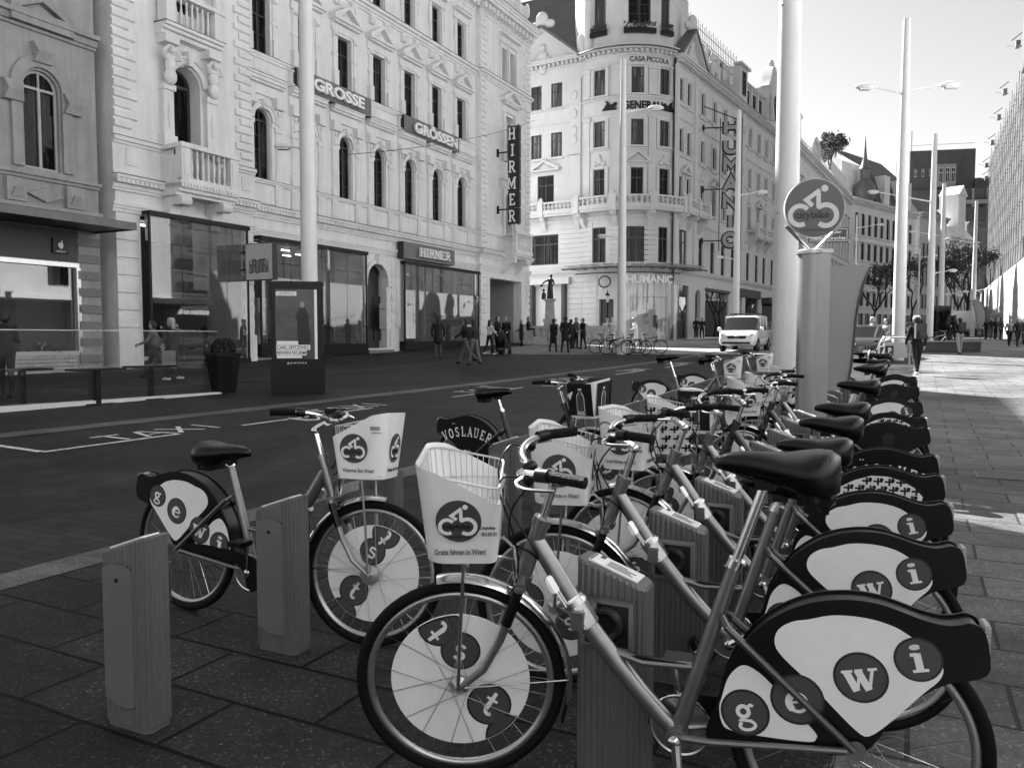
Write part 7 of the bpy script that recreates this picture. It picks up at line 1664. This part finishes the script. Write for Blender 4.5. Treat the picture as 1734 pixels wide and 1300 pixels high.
# ================= people =================
SKIN = M('skin', .34, .6); HAIRM = M('hair_dark', .015, .6); HAIRL = M('hair_light', .3, .6)
CL = {k: M('cloth_' + k, v, .85, bump=.3, scale=60, var=.2, vscale=8) for k, v in dict(black=.006, dark=.018, grey=.12, mid=.2, light=.5, white=.65, denim=.06, pale=.38).items()}
_pc = {}
def pose_body(p):
    """p: dict walk (stride phase -1..1), arm (swing), bend (elbow), lean, coat (0/1), sit; facing +y"""
    key = tuple(sorted(p.items()))
    if key in _pc: return _pc[key]
    wk = p.get('walk', 0); arm = p.get('arm', wk * .8); be = p.get('bend', .25); ln = p.get('lean', .02); sit = p.get('sit', 0); slim = p.get('slim', 1); push = p.get('push', 0)
    V = Vector; caps = []
    hipz = .93 if not sit else .52
    def rotx(v, a): return V((v.x, v.y * cos(a) - v.z * sin(a), v.y * sin(a) + v.z * cos(a)))
    pel = V((0, 0, hipz)); up = rotx(V((0, 0, 1)), -ln * 2)
    ch = pel + up * .38; nk = pel + up * .55; hd = pel + up * .70 + V((0, .015, 0))
    caps += [(pel + V((-.07 * slim, 0, 0)), .115 * slim, pel + V((.07 * slim, 0, 0)), .115 * slim, 'leg'), (pel + up * .08, .13 * slim, ch, .145 * slim, 'top'),
             (ch + V((-.08, 0, .02)), .12 * slim, ch + V((.08, 0, .02)), .12 * slim, 'top'), (ch, .12, nk - up * .02, .075, 'top'), (nk - up * .06, .055, nk + up * .08, .05, 'skin'),
             (hd - up * .03, .082, hd + up * .035, .092, 'skin'), (hd + V((0, .085, -.025)), .018, hd + V((0, .1, -.04)), .016, 'skin'), (hd + V((0, .045, -.085)), .045, hd + V((0, .03, -.06)), .05, 'skin'),
             (hd + V((-.093, 0, -.02)), .014, hd + V((-.093, 0, .015)), .016, 'skin'), (hd + V((.093, 0, -.02)), .014, hd + V((.093, 0, .015)), .016, 'skin')]
    for s_ in (-1, 1):
        a = wk * s_ * .42
        if sit: kn = pel + V((s_ * .12, .42, 0)); an = kn + V((0, .03, -.43)); 
        else:
            kn = pel + V((s_ * .09, 0, 0)) + rotx(V((s_ * .01, 0, -.44)), a); bk = max(0, -a) * 1.0 + .05
            an = kn + rotx(V((0, 0, -.42)), a - bk)
        hp = pel + V((s_ * .09, 0, -.02)); dz = .08
        caps += [(hp, .095 * slim, kn, .062, 'leg'), (kn, .062, an, .045, 'leg'), (an + V((0, .0, -.03)), .042, an + V((0, .13, -.055)), .035, 'shoe'), (an + V((0, -.03, -.05)), .036, an + V((0, .05, -.055)), .04, 'shoe')]
        sh = ch + up * .105 + V((s_ * .175 * slim, 0, 0)); aa = -arm * s_ * .55
        el = sh + rotx(V((s_ * .06, 0, -.29)), aa + push * .8); hn = el + rotx(V((-s_ * .02, 0, -.25)), aa + be * 1.2 + push * .9)
        d_ = (hn - el).normalized()
        caps += [(sh, .062, el, .048, 'top'), (el, .047, hn, .034, 'top'), (hn, .03, hn + d_ * .07, .034, 'skin')]
        side = V((0, 1, 0)) - d_ * d_.y; side.normalize()
        for f in range(4):
            b0 = hn + d_ * .09 + side * (-.03 + .02 * f); L = (.055, .066, .068, .058)[3 - f]; b1 = b0 + d_ * L * .55; b2 = b1 + (d_ * .8 - V((s_, 0, 0)) * .5).normalized() * L * .5
            caps += [(b0, .0105, b1, .0098, 'skin'), (b1, .0098, b2, .009, 'skin')]
        t0 = hn + d_ * .03 + side * .034; caps += [(t0, .012, t0 + d_ * .035 + side * .022, .011, 'skin'), (t0 + d_ * .035 + side * .022, .011, t0 + d_ * .065 + side * .02, .0095, 'skin')]
    if p.get('coat'):
        cz = p['coat']; caps += [(pel + up * .1, .15 * slim, pel + V((0, 0, -.18)), .16 * slim, 'top'), (pel + V((-.05, 0, -.1)), .14 * slim, pel + V((-.06, 0, -cz)), .14, 'top'), (pel + V((.05, 0, -.1)), .14 * slim, pel + V((.06, 0, -cz)), .14, 'top')]
    q = MB()
    for a, ra, b_, rb, lab in caps:
        if (b_ - a).length < 1e-4: continue
        q.ball(a, ra, 14 if ra > .02 else 8); q.ball(b_, rb, 14 if rb > .02 else 8); q.tube([a, b_], [ra, rb], 14 if ra > .02 else 8)
    me = bpy.data.meshes.new('tmp'); me.from_pydata(q.v, [], q.f); bm = bmesh.new(); bm.from_mesh(me); bmesh.ops.recalc_face_normals(bm, faces=bm.faces); bm.to_mesh(me); bm.free()
    o = bpy.data.objects.new('tmp', me); COL.objects.link(o); md = o.modifiers.new('r', 'REMESH'); md.mode = 'VOXEL'; md.voxel_size = p.get('vox', .012)
    sm = o.modifiers.new('s', 'SMOOTH'); sm.factor = .5; sm.iterations = 2
    dg = bpy.context.evaluated_depsgraph_get(); r = bpy.data.meshes.new_from_object(o.evaluated_get(dg)); bpy.data.objects.remove(o)
    order = ['skin', 'top', 'leg', 'shoe']; mi = []
    cc = [(a, b_ - a, (b_ - a).length_squared, ra, rb, order.index(lab)) for a, ra, b_, rb, lab in caps if (b_ - a).length > 1e-4]
    import numpy as np
    n = len(r.polygons); C = np.empty(n * 3); r.polygons.foreach_get('center', C); C = C.reshape(-1, 3); best = np.full(n, 1e9); idx = np.zeros(n, int)
    for a, ab, l2, ra, rb, k in cc:
        a_ = np.array(a); t = np.clip(((C - a_) @ np.array(ab)) / l2, 0, 1); D = np.linalg.norm(C - a_ - t[:, None] * np.array(ab), axis=1) - (ra + (rb - ra) * t)
        m_ = D < best; best[m_] = D[m_]; idx[m_] = k
    zmin = min(v.co.z for v in r.vertices)
    _pc[key] = (r, idx, hd, ch, nk, zmin); return _pc[key]
def person(px, d_, head, h, label, pose, top='black', leg='black', shoe='black', hair='dark', hat=None, bag=None, group=None, long=False, x_=None, zoff=0, sleeve=None):
    me0, idx, hd, chh, nk, zmin = pose_body(pose); me = me0.copy(); me.name = 'person'
    for m_ in (SKIN, CL[top], CL[leg], CL[shoe]): me.materials.append(m_)
    me.polygons.foreach_set('material_index', idx.astype('int32')); me.shade_smooth()
    x, y, z = PX(px, d_); e = empty('person', (x, y, z + .01 + zoff), radians(head), label, 'person', group); k = h / 1.74; e.scale = (k, k, k)
    b = link_mesh('body', me, e, Matrix.Translation((0, 0, -zmin)))
    q = MB(); c = (0, -.012, .0)
    q.ball((0, -.02, .03), (.103, .108, .1), 14); q.ball((0, -.045, -.02), (.095, .085, .1), 12)
    if long: q.ball((0, -.07, -.12), (.105, .06, .16), 12)
    q.build('hair', HAIRL if hair == 'light' else HAIRM, e, loc=hd + Vector((0, 0, -zmin)))
    q = MB()
    for s_ in (-1, 1): q.ball((s_ * .034, .083, .012), (.012, .008, .008), 6)
    q.build('eye', INK, e, loc=hd + Vector((0, 0, -zmin)))
    if hat:
        q = MB(); q.lathe([(.112, .03), (.115, .07), (.1, .115), (.06, .14), (.01, .148)], n=16)
        if hat == 'cap': q.plate([(-.085, .0), (-.07, .09), (0, .12), (.07, .09), (.085, 0)], -.008, .004, T=Matrix.Translation((0, .09 if False else -.08, .045)) @ Matrix.Rotation(pi, 4, 'Z') @ Matrix.Rotation(radians(-90 + 180), 4, 'X'))
        elif hat == 'brim': q.lathe([(.18, .04), (.17, .05), (.1, .055)], n=18)
        q.build('hat', CL['pale'] if hat == 'cap' else CL['dark'], e, loc=hd + Vector((0, 0, -zmin)))
    if bag == 'pack':
        q = MB(); q.box(-.15, .15, -.13, .05, -.22, .24); q.box(-.11, .11, -.17, -.13, -.18, .02); pk = q.build('backpack', CL['dark'] if top != 'black' else M('pack_grey', .05, .7), None, bevel=.03)
        pk.parent = None; r_ = radians(head); off = Vector((0, -.17 * k, (chh.z - zmin) * k)); pk.location = Vector((x, y, z + zoff)) + Vector((off.x * cos(r_) - off.y * sin(r_), off.x * sin(r_) + off.y * cos(r_), off.z)); pk.rotation_euler = (0, 0, r_); pk.scale = (k, k, k); tag(pk, 'dark backpack worn by the ' + label[:label.find(',')] if ',' in label else 'dark backpack worn by a walking person', 'backpack')
    return e
ST = dict(walk=.08, bend=.3); 
W1, W2, W3 = dict(walk=.75, bend=.3), dict(walk=-.8, bend=.5), dict(walk=.45, bend=.2)
TALK = dict(walk=.12, arm=0, bend=1.2); COAT = dict(walk=.4, coat=.36, slim=.95); COATS = dict(walk=.15, coat=.42, bend=.9, slim=.98); SLIM = dict(walk=.6, slim=.88, bend=.5); JACK = dict(walk=.2, slim=1.08, bend=.35, coat=.12)
P = person
P(10, 16.6, 60, 1.78, 'dark man in a jacket standing at the left edge behind the glass screen', dict(walk=.1, bend=1.6, arm=.2, slim=1.08), 'black', 'black')
P(262, 23.0, 100, 1.66, 'woman in a grey jacket walking left before the shop under the balcony', dict(walk=.95, slim=.92, bend=.6), 'grey', 'black', long=False)
wb = P(293, 22.0, 95, 1.70, 'woman with long fair hair and dark coat walking left with a shopping bag', dict(walk=-.35, slim=.95, bend=.7, coat=.15), 'dark', 'dark', 'white', 'light', long=True)
x, y, z = PX(286, 21.6); q = MB(); q.box(-.17, .17, -.05, .05, 0, .42); o = q.build('shopping_bag', CL['mid'], bevel=.006, loc=(x, y, z + .42)); o.rotation_euler = (0, 0, .4); tag(o, 'pale grey shopping bag carried by the fair haired woman', 'bag')
P(742, 34.2, 5, 1.80, 'broad man in a dark coat standing alone before the arcaded shop window', dict(walk=.1, coat=.2, slim=1.12, bend=.4), 'black', 'denim')
P(789, 30.6, 70, 1.74, 'man in a dark jacket striding left of his companion, pale trousers', dict(walk=.95, slim=1.05, bend=.6), 'black', 'grey')
P(803, 29.8, 40, 1.68, 'woman in a padded dark jacket walking arm in arm with the striding man', dict(walk=-.5, slim=1.0, bend=.7, lean=.03), 'dark', 'grey')
P(829, 38.4, -50, 1.66, 'woman in a pale top pushing the black stroller', dict(walk=.5, slim=.92, push=.8, bend=.3), 'light', 'black', 'white', long=True)
P(842, 41.5, -120, 1.80, 'dark man standing behind the stroller, left of the other man', TALK, 'black', 'black'); P(858, 40.2, 150, 1.80, 'dark man facing the stroller from the right by the palace portal', dict(walk=.3, bend=.8, slim=1.05), 'black', 'black')
x, y, z = PX(847, 38.6); e = empty('stroller', (x, y, z), radians(-30), 'black pushchair with a raised hood in front of the palace portal', 'stroller')
q = MB()
for a in arc(0, .8, .34, .34, -10, 100, 8): pass
q.prism([(0, .35), (.5, .3), (.62, .55), (.5, .6), (.25, .5), (.1, .8), (-.1, .8)], -.24, .24); q.build('seat', BLACK, e, smooth=0, bevel=.03)
q = MB(); q.ball((0, .1, .78), (.27, .32, .3), 12); q.build('hood', CL['black'], e)
q = MB(); q.tube([(-.25, -.3, 1.0), (.25, -.3, 1.0)], .018, 6)
for s_ in (-1, 1): q.tube([(s_ * .25, -.3, 1.0), (s_ * .26, .45, .15)], .015, 6); q.tube([(s_ * .26, -.25, .15), (s_ * .25, .3, .6)], .015, 6)
q.build('frame', BLACK, e)
for a, b_ in ((-1, -.25), (1, -.25), (-1, .45), (1, .45)): q = MB(); q.lathe([(.13, -.03), (.13, .03)], n=14, T=Matrix.Translation((a * .27, b_, .14)) @ Matrix.Rotation(pi / 2, 4, 'Y')); q.build('wheel', RUBBER, e)
P(883, 49.0, 75, 1.62, 'old lady in a long dark coat walking alone by the palace corner', COATS, 'black', 'black', hair='light')
P(894, 51.8, -90, 1.6, 'dark person sitting on the fountain parapet at its left end', dict(sit=1, bend=1.3, arm=.1), 'black', 'black', zoff=.55)
P(937, 41.5, -35, 1.70, 'woman in a flared dark knee coat walking hand in hand with a man', COAT, 'black', 'black', long=False)
P(957, 40.2, -20, 1.82, 'tall dark man walking beside the woman in the flared coat', dict(walk=.5, slim=1.1, bend=.3, coat=.1), 'black', 'black'); P(967, 45.5, 30, 1.66, 'person in dark clothes half hidden behind the tall dark man', JACK, 'dark', 'black')
P(975, 46.0, -60, 1.76, 'person in a light scarf talking beside the fountain', TALK, 'grey', 'black', hair='light'); P(987, 45.0, 120, 1.72, 'person in a black jacket with a bag, rightmost of the fountain group', dict(walk=.25, slim=1.0, bend=1.0, coat=.1), 'black', 'black')
P(1027, 46.0, 180, 1.72, 'pale costumed street performer standing left by the lamp post', TALK, 'white', 'white', 'white', 'light'); P(1036, 45.2, 160, 1.76, 'second pale costumed performer, right beside the lamp post foot', COATS, 'light', 'light', 'white', 'light')
P(1077, 47.5, 90, 1.75, 'pale costumed performer bending forward right of the lamp post', dict(walk=.1, lean=.12, bend=1.0), 'white', 'white', 'white', 'light')
P(1178, 64.5, 170, 1.75, 'dark man standing left of the pair by the tower house', ST, 'black', 'black', 'white'); P(1188, 64.8, 150, 1.72, 'dark person standing right of the pair by the tower house', dict(walk=.2, bend=.9), 'black', 'black', 'white')
P(1552, 23.9, -4, 1.76, 'man in dark clothes and a light cap, walking away past the last bikes', dict(walk=.55, bend=.35, slim=1.0), 'black', 'black', 'white', 'dark', 'cap', 'pack')
P(1624, 38.9, -2, 1.74, 'man in a dark jacket and pale trousers, walking away on the sunny plaza', dict(walk=.3, bend=.5, slim=1.0), 'black', 'pale', 'black', 'dark', None, 'pack')
P(1475, 35.5, -100, 1.78, 'person in a grey jacket standing behind the cars near the terminal', dict(walk=.1, bend=1.0, slim=1.08), 'grey', 'grey', hair='light'); P(1500, 34.5, 100, 1.70, 'person with a furry hood, facing the grey jacket by the cars', dict(walk=.15, bend=.9, coat=.2), 'mid', 'pale', hair='dark', long=True)
P(1613, 60, -30, 1.74, 'small dark figure behind the man with pale trousers', W3, 'black', 'black')
for i, (px, d_, hd_, tp_, lg, lb) in enumerate(((1668, 66, 20, 'black', 'dark', 'dark person nearest to the flag, leftmost of the plaza group'), (1676, 65, 160, 'dark', 'grey', 'second person of the plaza group, under the flag'), (1684, 67, 10, 'black', 'black', 'taller dark person in the middle of the plaza group'), (1693, 64, -150, 'grey', 'black', 'person in grey at the right of the plaza group'), (1708, 50, 170, 'mid', 'black', 'man in a pale jacket walking towards us near the right edge'), (1722, 49, 175, 'black', 'black', 'dark man walking beside the pale jacket near the right edge'), (1733, 52, 160, 'black', 'dark', 'dark figure cut by the right edge of the picture'))):
    P(px, d_, hd_, 1.66 + .035 * (i % 4), lb, (TALK, SLIM, ST, JACK, W3, dict(walk=.5, slim=1.1), SLIM)[i], tp_, lg, group='pedestrians on the sunny plaza', long=(i % 2 == 1))
for i, (px, d_) in enumerate(((1560, 95), (1637, 95), (1643, 98))): P(px, d_, 40 * i, 1.72, ('tiny dark pedestrian far behind the first plaza lamp post', 'tiny dark pedestrian left of the farthest lamp post', 'tiny dark pedestrian beside the hoarding corner')[i], (W3, ST, SLIM)[i])
